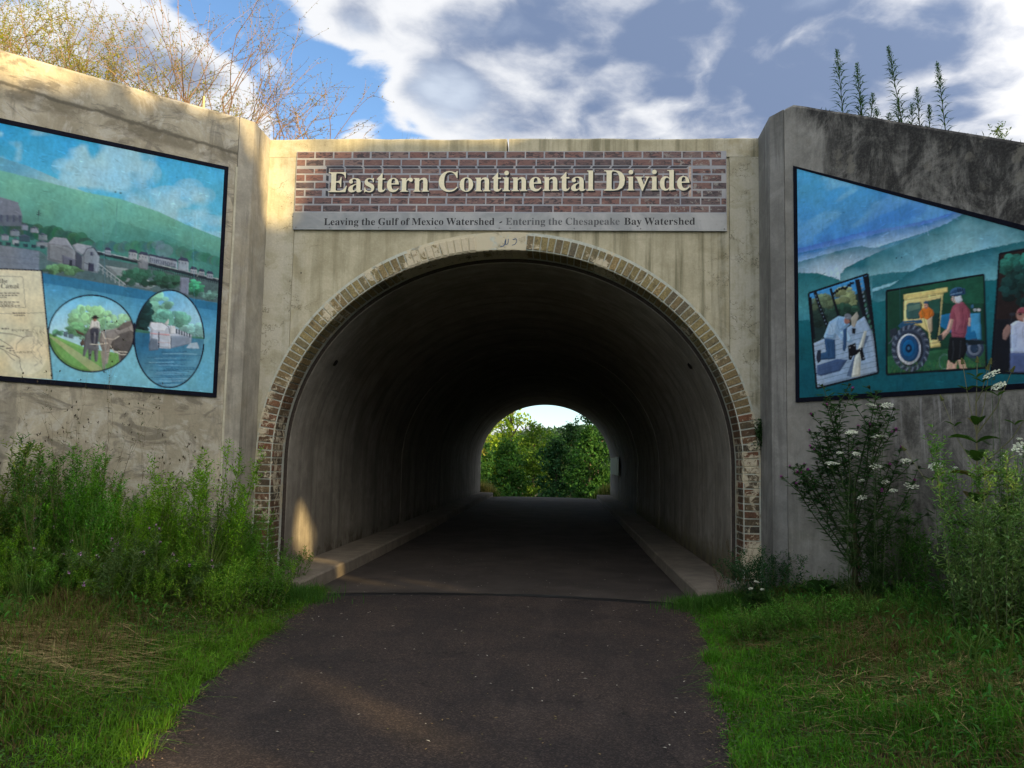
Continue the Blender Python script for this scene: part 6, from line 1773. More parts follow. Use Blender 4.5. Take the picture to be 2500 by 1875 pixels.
def thistle(loc, label):
    root = thing('thistle', label, 'thistle', loc)
    gs, gl = G(), G(); heads = []
    TG = (0.045, 0.125, 0.040)

    def spiny(P, n, L):
        t = np.linspace(0.05, 1, n); az = np.arange(n) * 2.4 + rng.uniform(0, 6.28)
        el = rng.uniform(0.05, 0.75, n)
        D = np.stack([np.cos(az) * np.cos(el), np.sin(az) * np.cos(el), np.sin(el)], 1)
        B = along(P, t); Ls = L * rng.uniform(0.6, 1.25, n)
        gl.leaves(B, D, Ls, 0.022, jit(TG, n, 0.3), droop=0.12)
        for sgn in (-1, 1):                                # side lobes of each leaf
            S_ = np.cross(D, [0, 0, 1.0])
            for q in (0.35, 0.62):
                gl.leaves(B + D * (Ls * q)[:, None], D * 0.6 + sgn * S_ * 0.9, Ls * 0.50, 0.014, jit(TG, n, 0.3), droop=0.1)
    main = stalk((0, 0, -0.1), 1.22, (0.02, 0.03), 0.03, 7)
    gs.tube(main, 0.028, 0.015, 7, col=(0.075, 0.070, 0.040))
    n = 60                                                  # withered lower leaves hanging round the stem
    az = rng.uniform(0, 6.28, n)
    gl.leaves(along(main, rng.uniform(0.1, 0.6, n)), np.stack([np.cos(az) * 0.5, np.sin(az) * 0.5, np.full(n, -1.0)], 1), 0.16, 0.03, jit((0.085, 0.065, 0.04), n, 0.35), droop=0.1)
    specs = []
    for k in range(19):
        t = 0.30 + 0.70 * k / 18
        side = -1 if k % 5 != 3 else 1
        ax_ = np.array([-0.643, 0.766, 0]) * (rng.uniform(0.5, 1.05) if k % 3 else -0.55) + np.array([0.25, -0.3, 0]) * rng.normal() * 0.6
        L = (1.16 - 0.22 * t) * rng.uniform(0.80, 1.1)
        specs.append((t, ax_, L))
    for t, ax_, L in specs:
        p = along(main, np.array([t]))[0]
        d_ = ax_ * (1.15 - 0.55 * t) + np.array([0, 0, 0.62 + 0.55 * t]); d_ /= np.linalg.norm(d_)
        Q = [p]
        for j in range(5):
            d_ = d_ + np.array([0, 0, 0.12]) + rng.normal(size=3) * 0.05; d_ /= np.linalg.norm(d_)
            Q.append(Q[-1] + d_ * L / 5)
        Q = np.array(Q)
        gs.tube(Q, 0.010, 0.004, 5, col=(0.045, 0.062, 0.030)); spiny(Q, int(36 * L), 0.125)
        heads.append((Q[-1], d_))
        for j in range(rng.integers(2, 5)):
            t2 = rng.uniform(0.35, 0.9); b0 = along(Q, np.array([t2]))[0]
            d2 = d_ + rng.normal(size=3) * 0.5; d2 /= np.linalg.norm(d2)
            L2 = L * rng.uniform(0.22, 0.42)
            S2 = np.array([b0 + d2 * L2 * q + np.array([0, 0, 0.05 * q * q]) for q in (0, 0.33, 0.66, 1)])
            gs.tube(S2, 0.005, 0.003, 4, col=(0.045, 0.062, 0.030)); spiny(S2, int(34 * L2) + 3, 0.095)
            heads.append((S2[-1], d2))
    gs.build('stems', m_stem, root, tint=True); gl.build('spiny_leaves', m_leaf, root, tint=True)
    for k, (p, d_) in enumerate(heads):
        g = G()
        g.tube([p, p + d_ * 0.014, p + d_ * 0.030], 0.008, 0.016, 7, col=(0.035, 0.052, 0.026))
        n = 12; g.leaves(np.repeat([p + d_ * 0.012], n, 0), rng.normal(size=(n, 3)) * 0.8 + d_ * 0.4, 0.028, 0.006, jit((0.04, 0.055, 0.03), n), droop=0)
        if k % 3 == 0:
            n = 26; g.leaves(np.repeat([p + d_ * 0.026], n, 0), rng.normal(size=(n, 3)) * 0.42 + d_, 0.036, 0.007, jit((0.34, 0.045, 0.32), n, 0.3, 0.1), droop=0)
        g.build('flower_head', m_petal, root, tint=True)
    return root


p = np.array([3.70, -1.93])
thistle((p[0], p[1], 0.30), 'tall dark bull thistle with purple heads before the right wing wall')


# ---- wild carrot with flat white umbels
def umbel(g, c, nrm, r, col=(0.60, 0.64, 0.52)):
    nrm = np.array(nrm, float) / np.linalg.norm(nrm)
    a_ = np.cross(nrm, [0.2, 0.9, 0.3]); a_ /= np.linalg.norm(a_); b_ = np.cross(nrm, a_)
    hub = np.array(c) - nrm * r * 0.75
    for k in range(26):
        rr = r * math.sqrt((k + 0.5) / 26); th = k * 2.4
        q = np.array(c) + (a_ * math.cos(th) + b_ * math.sin(th)) * rr + nrm * (0.22 * r * (1 - (rr / r) ** 2) + rng.normal() * 0.03 * r)
        disc(g, q, nrm + rng.normal(size=3) * 0.25, r * 0.20, np.array(col) * rng.uniform(0.75, 1.2), 6, 0.35)
        if k % 3 == 0:
            g.tube([hub, q], 0.0012, 0.0008, 3, col=(0.08, 0.12, 0.04))


def carrot(loc, tops, label, lean=0.0):
    """tops: (dx, dy, z above base, radius, tilt)"""
    root = thing('wild_carrot', label, 'wild carrot', loc, group='wild carrot by the right wing wall')
    gs, gl = G(), G()
    for dx_, dy_, z_, r_, tilt in tops:
        b0 = np.array([rng.normal() * 0.02, rng.normal() * 0.02, -0.05])
        t = np.linspace(0, 1, 7)[:, None]
        P = b0 + (np.array([dx_, dy_, z_ - r_ * 0.7]) - b0) * t + np.array([rng.normal() * 0.05, rng.normal() * 0.05, 0]) * np.sin(t * 3.14)
        gs.tube(P, 0.0040, 0.0020, 4, col=(0.06, 0.10, 0.035))
        n = 26; tt = rng.uniform(0.05, 0.75, n); az = rng.uniform(0, 6.28, n)
        for u, az_ in zip(tt, az):                         # feathery divided leaves
            q = along(P, np.array([u]))[0]
            L = 0.17 * (1 - 0.6 * u)
            D = np.array([math.cos(az_) * 0.8, math.sin(az_) * 0.8, 0.45])
            W = np.array([q + D * L * k for k in np.linspace(0.2, 1, 6)])
            S_ = np.cross(D, [0, 0, 1.0])
            gl.leaves(np.repeat(W, 2, 0), np.repeat([D], 12, 0) * 0.7 + np.tile([S_, -S_], (6, 1)), 0.045, 0.010, jit((0.045, 0.10, 0.03), 12, 0.25), droop=0.15)
        g = G(); umbel(g, (dx_, dy_, z_), (tilt[0], tilt[1], 1.0), r_)
        g.build('umbel', m_petal, root, tint=True)
    gs.build('stems', m_stem, root, tint=True); gl.build('foliage', m_leaf, root, tint=True)
    return root


def on_wing(s, z, o):
    q = RWp(s, o); return np.array([q[0], q[1], z])


def carrots(s, o, tops, label):
    b0 = RWp(s, o); bz = float(ground_z(*b0))
    T = []
    for s1, z1, r1, tl in tops:
        q = RWp(s1, o) - b0
        T.append((q[0], q[1], z1 - bz, r1, tl))
    carrot((b0[0], b0[1], bz), T, label)


F = (-0.15, -0.35)
carrots(1.42, 0.72, [(1.47, 1.98, 0.060, F), (1.25, 1.67, 0.072, (0, -0.2)), (1.34, 1.78, 0.036, F), (1.52, 1.77, 0.040, (0, -0.6))], 'wild carrot with white umbels rising through the thistle')
carrots(1.62, 0.55, [(1.66, 1.94, 0.080, (-0.1, 0.0)), (1.58, 2.26, 0.050, (0.1, -0.3)), (1.75, 2.25, 0.055, (-0.2, -0.5)), (1.62, 1.65, 0.056, F), (1.47, 1.51, 0.036, F), (1.71, 1.50, 0.045, F), (1.47, 1.34, 0.046, (-0.4, -0.4))], 'wild carrot with the most umbels, just right of the thistle')
carrots(1.85, 0.50, [(1.90, 1.71, 0.052, F), (1.95, 1.47, 0.068, (0.05, -0.5)), (1.77, 1.42, 0.04, F)], 'wild carrot with two umbels against the black stained wall')
carrots(2.40, 0.80, [(2.34, 1.66, 0.064, (-0.5, -0.4)), (2.52, 1.65, 0.022, F), (2.59, 0.79, 0.030, F)], 'wild carrot with one tilted umbel left of the broad-leaved stalk')
carrots(2.95, 1.00, [(2.94, 2.43, 0.070, (-0.6, -0.2)), (2.99, 2.33, 0.062, (-0.7, -0.3)), (3.17, 1.81, 0.085, (-0.3, -0.7)), (3.14, 1.89, 0.025, F), (3.03, 1.75, 0.024, F)], 'wild carrot with nodding umbels at the right edge of the photo')
carrots(0.35, 0.80, [(0.38, 0.40, 0.030, (0.2, -0.3)), (0.45, 0.33, 0.022, F), (0.30, 0.32, 0.026, F)], 'low wild carrot with tiny umbels in the grass by the right pier')

# ---- wild bergamot-like dark green filler between thistle and wall
for s, o, h, lb in ((1.75, 0.40, 1.05, 'dark green leafy weed behind the wild carrot'), (2.05, 0.40, 0.85, 'thin yellow-green weed against the black stained wall'), (1.50, 0.35, 0.85, 'dark weed tucked behind the thistle stem')):
    q = RWp(s, o)
    r_ = goldenrod('weed', lb, 'weed', 'weeds along the right wing wall', 8, h, 0.20, (0.055, 0.150, 0.028), 48)
    r_.location = (q[0], q[1], float(ground_z(*q)))


# ---- tall teasel-like stalk with paired broad leaves and forked flower stems
def broadleaf(g, base, d_, L, W, col, droop=0.25, nseg=5):
    d_ = np.array(d_, float); d_ /= np.linalg.norm(d_)
    S_ = np.cross(d_, [0, 0, 1.0]); S_ /= np.linalg.norm(S_) + 1e-6
    V = []; u = np.linspace(0, 1, nseg + 1)
    wv = W * np.sin(np.clip(u * 0.92 + 0.08, 0, 1) * math.pi) ** 0.8
    for uu, w_ in zip(u, wv):
        c_ = np.array(base) + d_ * L * uu - np.array([0, 0, droop * L * uu ** 2])
        fold = np.array([0, 0, 0.22 * w_])
        V += [c_ - S_ * w_ * 0.5 + fold, c_, c_ + S_ * w_ * 0.5 + fold]
    q = []
    for k in range(nseg):
        for j in range(2): q.append((k * 3 + j, k * 3 + j + 1, k * 3 + j + 4, k * 3 + j + 3))
    g.add(V, q=q, col=np.array(col) * rng.uniform(0.8, 1.2))


def tall_stalk(loc, label):
    root = thing('teasel', label, 'teasel', loc)
    gs = G()
    main = stalk((0, 0, -0.05), 1.95, (0.03, 0.02), 0.03, 9)
    gs.tube(main, 0.013, 0.006, 6, col=(0.15, 0.145, 0.075))
    ax_ = np.array([0.643, -0.766, 0])                      # spreads mostly along the wall
    lv = []
    for k, t in enumerate((0.22, 0.34, 0.43, 0.55, 0.66, 0.74, 0.82, 0.90)):
        p = along(main, np.array([t]))[0]
        sg = 1 if k % 2 else -1
        for s_ in (-1, 1):
            g = G()
            d_ = ax_ * s_ * (0.9 if k % 2 == 0 else 0.35) + np.array([-0.5, -0.5, 0]) * (0.25 if k % 2 == 0 else 0.8) * sg * s_ + np.array([0, 0, 0.55])
            L = 0.38 * (1.15 - 0.6 * t) * rng.uniform(0.85, 1.15)
            broadleaf(g, p, d_, L, L * 0.55, (0.050, 0.105, 0.026) if rng.random() > 0.2 else (0.13, 0.12, 0.04), 0.35)
            g.build('leaf', m_leaf, root, tint=True)
    tips = []
    for t, dx_, dz_ in ((0.42, -0.62, 0.72), (0.42, -0.30, 0.40), (0.42, 0.30, 0.35), (0.70, -0.28, 0.62), (0.70, 0.52, 0.62), (0.86, -0.10, 0.62), (0.86, 0.13, 0.60), (0.86, 0.30, 0.52), (1.0, 0.02, 0.35), (1.0, 0.10, 0.28)):
        p = along(main, np.array([t]))[0]
        e = p + ax_ * dx_ + np.array([0, 0, dz_])
        m_ = (p + e) / 2 + np.array([0, 0, -0.04]) + ax_ * dx_ * 0.06
        gs.tube([p, (p + m_) / 2, m_, (m_ + e) / 2, e], 0.0055, 0.0028, 4, col=(0.16, 0.165, 0.085))
        tips.append((e, (e - p) / np.linalg.norm(e - p)))
        for s_ in (-1, 1):
            g = G(); q = p + (e - p) * 0.62
            broadleaf(g, q, ax_ * s_ * 0.7 + np.array([-0.2, -0.3, 0.5]), 0.11, 0.045, (0.06, 0.115, 0.03), 0.2, 4)
            g.build('leaf', m_leaf, root, tint=True)
    gs.build('stems', m_stem, root, tint=True)
    for p, d_ in tips:
        g = G(); g.tube([p, p + d_ * 0.012, p + d_ * 0.035, p + d_ * 0.055], 0.017, 0.006, 7, col=(0.14, 0.155, 0.06))
        n = 10; g.leaves(np.repeat([p], n, 0), rng.normal(size=(n, 3)) * 0.8 + d_ * 0.6, 0.05, 0.004, jit((0.12, 0.14, 0.05), n), droop=-0.1)
        g.build('seed_head', m_leaf, root, tint=True)
    return root


q = RWp(2.72, 0.90)
tall_stalk((q[0], q[1], float(ground_z(*q)) + 0.02), 'tall stalk with paired broad leaves before the right wing wall')

# ---- mass of grey-green weeds at the right edge
wp = [goldenrod('mugwort', 'grey-green mugwort clump at the right edge of the photo', 'mugwort', 'mugwort at the right edge', 8, 1.42, 0.34, c_, 62, (0.09, 0.11, 0.05)) for c_ in ((0.13, 0.27, 0.065), (0.17, 0.29, 0.095))]
mr = random.Random(8); usedm = [False, False]
for s, o in ((3.05, 1.05), (3.2, 0.80), (3.15, 1.30), (3.40, 1.10), (2.95, 1.42), (3.0, 1.65), (3.6, 0.7), (3.25, 1.60), (3.7, 1.2), (2.98, 0.85), (3.45, 1.45)):
    q = RWp(s, o); k = mr.randrange(2)
    loc = (q[0], q[1], float(ground_z(*q)) - 0.02); rz = mr.uniform(0, 6.28); sc = mr.choice((0.55, 0.75, 0.9, 1.05, 1.2)) * (0.8 if s < 3.0 else 1.05)
    if not usedm[k]: wp[k].location = loc; wp[k].rotation_euler = (0, 0, rz); wp[k].scale = (sc,) * 3; usedm[k] = True
    else: copy_thing(wp[k], loc, rz, sc)

wr_ = [goldenrod('weed', 'low leafy weed in the rough grass below the thistle and mugwort', 'weed', 'low weeds in the right-hand rough grass', 10, 0.50, 0.30, c_, 50) for c_ in ((0.075, 0.20, 0.03), (0.12, 0.21, 0.045))]
for k in range(20):
    ss, oo = mr.uniform(0.9, 3.4), mr.uniform(0.75, 2.0)
    q = RWp(ss, oo); loc = (q[0], q[1], float(ground_z(*q)) - 0.02); sc = mr.uniform(0.35, 0.95)
    if k < 2: wr_[k].location = loc; wr_[k].scale = (sc,) * 3
    else: copy_thing(wr_[k % 2], loc, mr.uniform(0, 6.28), sc)
# ---- low bush and dried dock at the right foot of the arch
r_ = goldenrod('bush', 'low dark green bush at the foot of the right pilaster', 'bush', None, 34, 0.58, 0.50, (0.030, 0.090, 0.036), 60)
r_.location = (3.04, -0.98, float(ground_z(3.04, -0.98)))
for x_, y_, h, lb in ((2.86, -0.28, 0.62, 'dried reddish dock stalk against the right brick pier'), (2.62, -0.42, 0.34, 'short rusty dock stalk on the right kerb end')):
    root = thing('dock_stalk', lb, 'weed', (x_, y_, 0.16), group='dried dock by the right pier')
    gs, gl, gp = G(), G(), G(); ends = []
    for k in range(5):
        branchy(gs, gl, np.array([rng.normal() * 0.02, rng.normal() * 0.02, -0.1]), np.array([rng.normal() * 0.35, rng.normal() * 0.3, 1.0]), h * 0.7, 0.004, 1, ends, (0.09, 0.055, 0.032), (0.10, 0.055, 0.028), 16, 0.35, 0.020, 0.010, kids=2, up=0.3)
    gs.build('stems', m_stem, root, tint=True); gl.build('seed_clusters', m_leaf, root, tint=True)['kind'] = 'stuff'

# ---- burdock rosettes
def rosette(name, loc, n, L, W, col, label, group=None, el=(0.5, 1.1)):
    root = thing(name, label, 'weed', loc, group=group)
    for k in range(n):
        az = k * 2.4 + rng.uniform(-0.3, 0.3); e = rng.uniform(*el)
        g = G(); broadleaf(g, (0, 0, -0.02), (math.cos(az) * math.cos(e), math.sin(az) * math.cos(e), math.sin(e)), L * rng.uniform(0.7, 1.15), W, col, 0.35, 5)
        g.build('leaf', m_leaf, root, tint=True)
    return root


q = RWp(0.86, 0.42)
rosette('burdock', (q[0], q[1], float(ground_z(*q)) + 0.02), 9, 0.36, 0.19, (0.040, 0.092, 0.026), 'broad-leaved burdock between the right pilaster and the thistle', el=(0.6, 1.3))
for i, (x_, y_, L, lb) in enumerate(((2.62, -3.15, 0.20, 'dandelion-like rosette in the right grass near the path bend'), (2.95, -3.55, 0.24, 'larger leafy rosette in the middle of the right grass'), (2.25, -2.55, 0.16, 'small rosette where grass meets the path on the right'), (3.42, -4.25, 0.22, 'rosette among straw at lower right'), (2.05, -4.05, 0.15, 'rosette on the right path edge'), (-2.35, -1.15, 0.16, 'rosette by the left kerb end'), (-2.72, -2.35, 0.18, 'rosette in the left grass below the weeds'), (-2.35, -4.05, 0.15, 'rosette in the left grass near the path'), (2.75, -2.35, 0.26, 'wide rosette between the path bend and the burdock'), (3.15, -2.75, 0.24, 'upright rosette below the thistle'), (2.45, -5.15, 0.18, 'rosette at the lower right near the path'), (-2.15, -5.2, 0.14, 'small rosette beside the straw heap'), (-3.0, -2.85, 0.22, 'large rosette in front of the goldenrod'))):
    rosette('leafy_rosette', (x_, y_, float(ground_z(x_, y_))), 9, L, L * 0.30, (0.050, 0.110, 0.030) if i != 2 else (0.07, 0.13, 0.045), lb, 'broad-leaved rosettes in the grass', el=(0.15, 0.8))


# ---- grass: blades by the ten thousand
def blades(g, X_, Y_, L, W, col, lean=0.45):
    n = len(X_)
    Z_ = ground_z(X_, Y_) - 0.01
    az = rng.uniform(0, 6.28, n); ln = np.abs(rng.normal(0, lean, n)) + 0.08
    dx_, dy_ = np.cos(az) * ln, np.sin(az) * ln
    sa = az + 1.57 + rng.normal(0, 0.5, n)
    sx_, sy_ = np.cos(sa) * W * 0.5, np.sin(sa) * W * 0.5
    B = np.stack([X_, Y_, Z_], 1)
    M_ = B + np.stack([dx_ * L * 0.35, dy_ * L * 0.35, L * 0.6], 1)
    T_ = B + np.stack([dx_ * L, dy_ * L, L * np.clip(1.0 - 0.35 * ln, 0.25, 1)], 1)
    S_ = np.stack([sx_, sy_, sx_ * 0], 1)
    V = np.stack([B - S_, B + S_, M_ + S_ * 0.8, M_ - S_ * 0.8, T_], 1).reshape(-1, 3)
    k = np.arange(n) * 5
    g.add(V, q=np.stack([k, k + 1, k + 2, k + 3], 1), t=np.stack([k + 3, k + 2, k + 4], 1), col=np.repeat(col, 5, 0))


def scatter(side, n, y0=-9.6, y1=0.05, reach=3.4, near=1.0):
    Y_ = rng.uniform(y0, y1, n)
    l, r = path_edge(Y_)
    d_ = reach * rng.random(n) ** near - 0.03
    wob = 0.10 * (vnoise(Y_ * 0 + 3, Y_, 2.1) - 0.5) + 0.10 * (vnoise(Y_ * 0 + 57, Y_, 5.0) - 0.5)
    X_ = np.where(side < 0, l - d_ + wob, r + d_ + wob)
    # keep in front of the walls and off the kerbs
    ax = np.abs(X_)
    lim = np.where(Y_ > -0.61, 3.15, 3.2 + 0.839 * (-0.61 - Y_)) - 0.02
    ok = (ax < lim) & ~((ax > 2.28) & (ax < 2.95) & (Y_ > -0.90)) & ((Y_ < -0.35) | (ax < 2.25) | (ax > 3.0)) & ~((Y_ > -0.3) & (ax < 2.95))
    return X_[ok], Y_[ok]


g = G()
for side, n in ((-1, 120000), (1, 120000)):
    X_, Y_ = scatter(side, n, near=1.15)
    l, r = path_edge(Y_)
    dd = np.where(X_ < 0, l - X_, X_ - r)
    edge = np.exp(-((dd - 0.15) / 0.45) ** 2)
    pat = vnoise(X_ + 20, Y_ + 20, 1.4)
    dry = sm((pat - 0.36) / 0.25) * sm((dd - 0.35) / 0.7)
    L = (0.030 + 0.045 * vnoise(X_, Y_, 1.9) + 0.095 * vnoise(X_ + 3, Y_ + 8, 5.0) ** 2) * rng.uniform(0.5, 1.6, len(X_)) * (1 + 0.45 * sm((dd - 0.6) / 1.0))
    cl = 0.45 + 1.05 * (0.5 * vnoise(X_ + 5, Y_ + 3, 4.2) + 0.5 * vnoise(X_ + 15, Y_ + 33, 10.0))[:, None]
    green = cl * np.array([0.082 if side < 0 else 0.062, 0.200, 0.016]) * (1 + 0.35 * edge[:, None] * [0.9, 0.6, 0.2]) * rng.uniform(0.6, 1.35, (len(X_), 1))
    tan = np.array([0.150, 0.112, 0.045]) * rng.uniform(0.5, 1.3, (len(X_), 1))
    for zx, zy, zr in ((3.45, -2.55, 0.55), (3.75, -3.5, 0.6), (3.1, -4.3, 0.5), (3.3, -5.3, 0.5), (2.5, -3.0, 0.3), (-3.0, -4.8, 0.6), (-3.0, -3.2, 0.5), (-2.75, -2.1, 0.4)):
        dry = np.maximum(dry, 1.15 * np.exp(-((X_ - zx) ** 2 + (Y_ - zy) ** 2) / zr ** 2))
    isdry = (rng.random(len(X_)) < (0.10 + 0.62 * dry))[:, None]
    blades(g, X_, Y_, L, 0.0060, np.where(isdry, tan, green), 0.95)
tag(g.build('grass', m_leaf, tint=True), 'short mown grass with dry patches on both verges of the path', 'grass', kind='stuff')

# cut straw lying in swathes
g = G()
def straw(cx_, cy_, n, rx_, ry_, az0, spread, L0=0.45, col=(0.36, 0.28, 0.12), zoff=0.05):
    X_ = cx_ + rng.normal(size=n) * rx_; Y_ = cy_ + rng.normal(size=n) * ry_
    l, r = path_edge(Y_)
    ok = (X_ < l - 0.25) | (X_ > r + 0.30)
    X_, Y_ = X_[ok], Y_[ok]; n = len(X_)
    az = az0 + rng.normal(size=n) * spread
    L = L0 * rng.uniform(0.35, 1.3, n)
    z = ground_z(X_, Y_) + zoff * rng.uniform(0.3, 1.6, n)
    D = np.stack([np.cos(az), np.sin(az), rng.normal(size=n) * 0.16], 1)
    P = np.stack([X_, Y_, z], 1) - D * L[:, None] / 2
    g.leaves(P, D, L, 0.0060, np.array(col) * 1.2 * rng.uniform(0.45, 1.25, (n, 1)), droop=0.05, fold=0.1, mid=0.5)


straw(-3.0, -4.75, 1500, 0.34, 0.34, 0.35, 0.35)
straw(-2.65, -5.35, 500, 0.30, 0.25, 0.25, 0.6, 0.35, (0.26, 0.21, 0.09))
straw(-3.2, -3.6, 420, 0.5, 0.5, 0.5, 0.9, 0.28, (0.17, 0.155, 0.065))
straw(-2.6, -2.4, 300, 0.5, 0.6, 0.3, 1.2, 0.22, (0.19, 0.165, 0.08))
straw(-3.0, -1.9, 160, 0.4, 0.4, 0.3, 1.2, 0.25, (0.24, 0.20, 0.11))
straw(3.75, -3.35, 700, 0.34, 0.34, 0.45, 0.4, 0.5, (0.25, 0.19, 0.085))
straw(3.3, -3.0, 600, 0.5, 0.4, 0.3, 1.0, 0.30, (0.22, 0.165, 0.075))
straw(3.2, -4.6, 420, 0.5, 0.6, 0.6, 1.0, 0.30, (0.21, 0.165, 0.07))
straw(3.4, -2.5, 700, 0.45, 0.35, 0.2, 0.9, 0.30, (0.21, 0.15, 0.07))
straw(4.2, -4.4, 900, 0.35, 0.45, 0.7, 0.6, 0.5, (0.30, 0.24, 0.10))
straw(3.3, -5.2, 900, 0.45, 0.45, 0.7, 0.8, 0.35, (0.27, 0.22, 0.09))
straw(2.8, -5.6, 200, 0.5, 0.5, 0.8, 1.0, 0.25, (0.21, 0.17, 0.075))
tag(g.build('cut_straw', m_stem, tint=True), 'swathes of pale cut straw lying on both verges', 'straw', kind='stuff')

# taller uncut blades leaning out near the weeds, clover and small broad leaves in the turf
g = G()
for side in (-1, 1):
    X_, Y_ = scatter(side, 9000, reach=3.2, near=0.6)
    l, r = path_edge(Y_); dd = np.where(X_ < 0, l - X_, X_ - r); k = dd > 0.75
    X_, Y_ = X_[k], Y_[k]
    X_, Y_ = X_[::3], Y_[::3]
    blades(g, X_, Y_, 0.17 * rng.uniform(0.5, 1.5, len(X_)), 0.007, jit((0.060, 0.120, 0.022), len(X_), 0.35), 0.9)
    X_, Y_ = scatter(side, 16000, reach=3.0, near=1.0)
    z = ground_z(X_, Y_) + rng.uniform(0.01, 0.06, len(X_)); n = len(X_)
    az = rng.uniform(0, 6.28, n)
    g.leaves(np.stack([X_, Y_, z], 1), np.stack([np.cos(az), np.sin(az), rng.uniform(-0.1, 0.6, n)], 1), 0.032 * rng.uniform(0.5, 1.8, n), 0.017, jit((0.060, 0.140, 0.030), n, 0.35), droop=0.2)
tag(g.build('ground_cover', m_leaf, tint=True), 'clover, small broad leaves and long blades in the turf', 'ground cover', kind='stuff')
# grass crowding the seam and kerb ends
g = G()
n = 3600
X_ = np.concatenate([rng.normal(-2.38, 0.20, n), rng.normal(2.50, 0.22, n)]); Y_ = np.concatenate([rng.normal(-1.02, 0.20, n), rng.normal(-0.86, 0.18, n)])
blades(g, X_, Y_, 0.16 * rng.uniform(0.5, 1.5, 2 * n), 0.007, jit((0.050, 0.140, 0.022), 2 * n, 0.35), 0.5)
tag(g.build('kerb_grass', m_leaf, tint=True), 'lush grass tufts around the two kerb ends', 'grass', kind='stuff')

# knee-high rough herbs between the turf and the weeds
g = G()
for side, n in ((-1, 36000), (1, 34000)):
    X_, Y_ = scatter(side, n, reach=3.6, near=0.55)
    l, r = path_edge(Y_); dd = np.where(X_ < 0, l - X_, X_ - r)
    dens = sm((dd - 0.40) / 0.8) * sm((vnoise(X_ + 60, Y_ + 11, 1.7) - 0.30) / 0.3) * (0.35 + 0.65 * sm((Y_ + 5.5) / 3.0))
    k = rng.random(len(X_)) < dens
    X_, Y_, dd = X_[k], Y_[k], dd[k]; n = len(X_)
    hh = 0.05 + 0.38 * sm((dd - 0.5) / 1.3) * rng.random(n)
    z = ground_z(X_, Y_) + hh * rng.random(n)
    az = rng.uniform(0, 6.28, n)
    g.leaves(np.stack([X_, Y_, z], 1), np.stack([np.cos(az), np.sin(az), rng.uniform(0.0, 1.3, n)], 1), rng.uniform(0.05, 0.13, n), 0.020, jit((0.055, 0.175, 0.022) if side < 0 else (0.042, 0.155, 0.022), n, 0.5, 0.3), droop=0.25)
    m = n // 2
    blades(g, X_[:m], Y_[:m], 0.10 + 0.30 * rng.random(m) * sm((dd[:m] - 0.6) / 1.2), 0.006, jit((0.085, 0.165, 0.035), m, 0.4, 0.3), 0.7)
tag(g.build('rough_herbs', m_leaf, tint=True), 'loose rough herbs and grass between the turf and the tall weeds', 'herbs', kind='stuff')
# arching tufts of tall grass
def tuft(loc, h, n, col, label):
    root = thing('grass_tuft', label, 'grass tuft', loc, group='arching grass tufts')
    g = G()
    for _ in range(n):
        az = rng.uniform(0, 6.28); L = h * rng.uniform(0.6, 1.2); out = rng.uniform(0.25, 0.8)
        t = np.linspace(0, 1, 6)
        P = np.stack([np.cos(az) * L * out * t ** 1.6, np.sin(az) * L * out * t ** 1.6, L * (t * 1.05 - 0.55 * out * t ** 2.4) - 0.03], 1)
        S_ = np.array([-math.sin(az), math.cos(az), 0]) * 0.004
        wv_ = (1 - t ** 2)[:, None]
        V = np.concatenate([P - S_ * wv_, P + S_ * wv_])
        i = np.arange(5)
        g.add(V, q=np.stack([i, i + 1, i + 7, i + 6], 1), col=np.array(col) * rng.uniform(0.6, 1.35))
    g.build('blades', m_leaf, root, tint=True)


for x_, y_, h, c_, lb in ((3.95, -4.15, 0.60, (0.16, 0.19, 0.06), 'arching pale grass tuft at the lower right edge of the photo'), (4.15, -3.75, 0.70, (0.11, 0.16, 0.045), 'tall grass tuft below the mugwort'), (3.55, -4.75, 0.40, (0.10, 0.16, 0.04), 'short grass tuft in the lower right turf'), (3.55, -2.65, 0.42, (0.075, 0.13, 0.035), 'dark grass tuft in front of the thistle'), (2.95, -1.55, 0.30, (0.05, 0.125, 0.028), 'small grass tuft before the right pilaster'), (-3.25, -3.05, 0.42, (0.10, 0.17, 0.04), 'grass tuft in front of the knapweed'), (-2.95, -2.25, 0.36, (0.12, 0.17, 0.05), 'yellowish grass tuft below the goldenrod'), (-3.75, -3.75, 0.5, (0.09, 0.15, 0.04), 'grass tuft at the left edge of the photo'), (-2.75, -1.35, 0.30, (0.075, 0.15, 0.035), 'grass tuft beside the left kerb end')):
    tuft((x_, y_, float(ground_z(x_, y_))), h, 60, c_, lb)

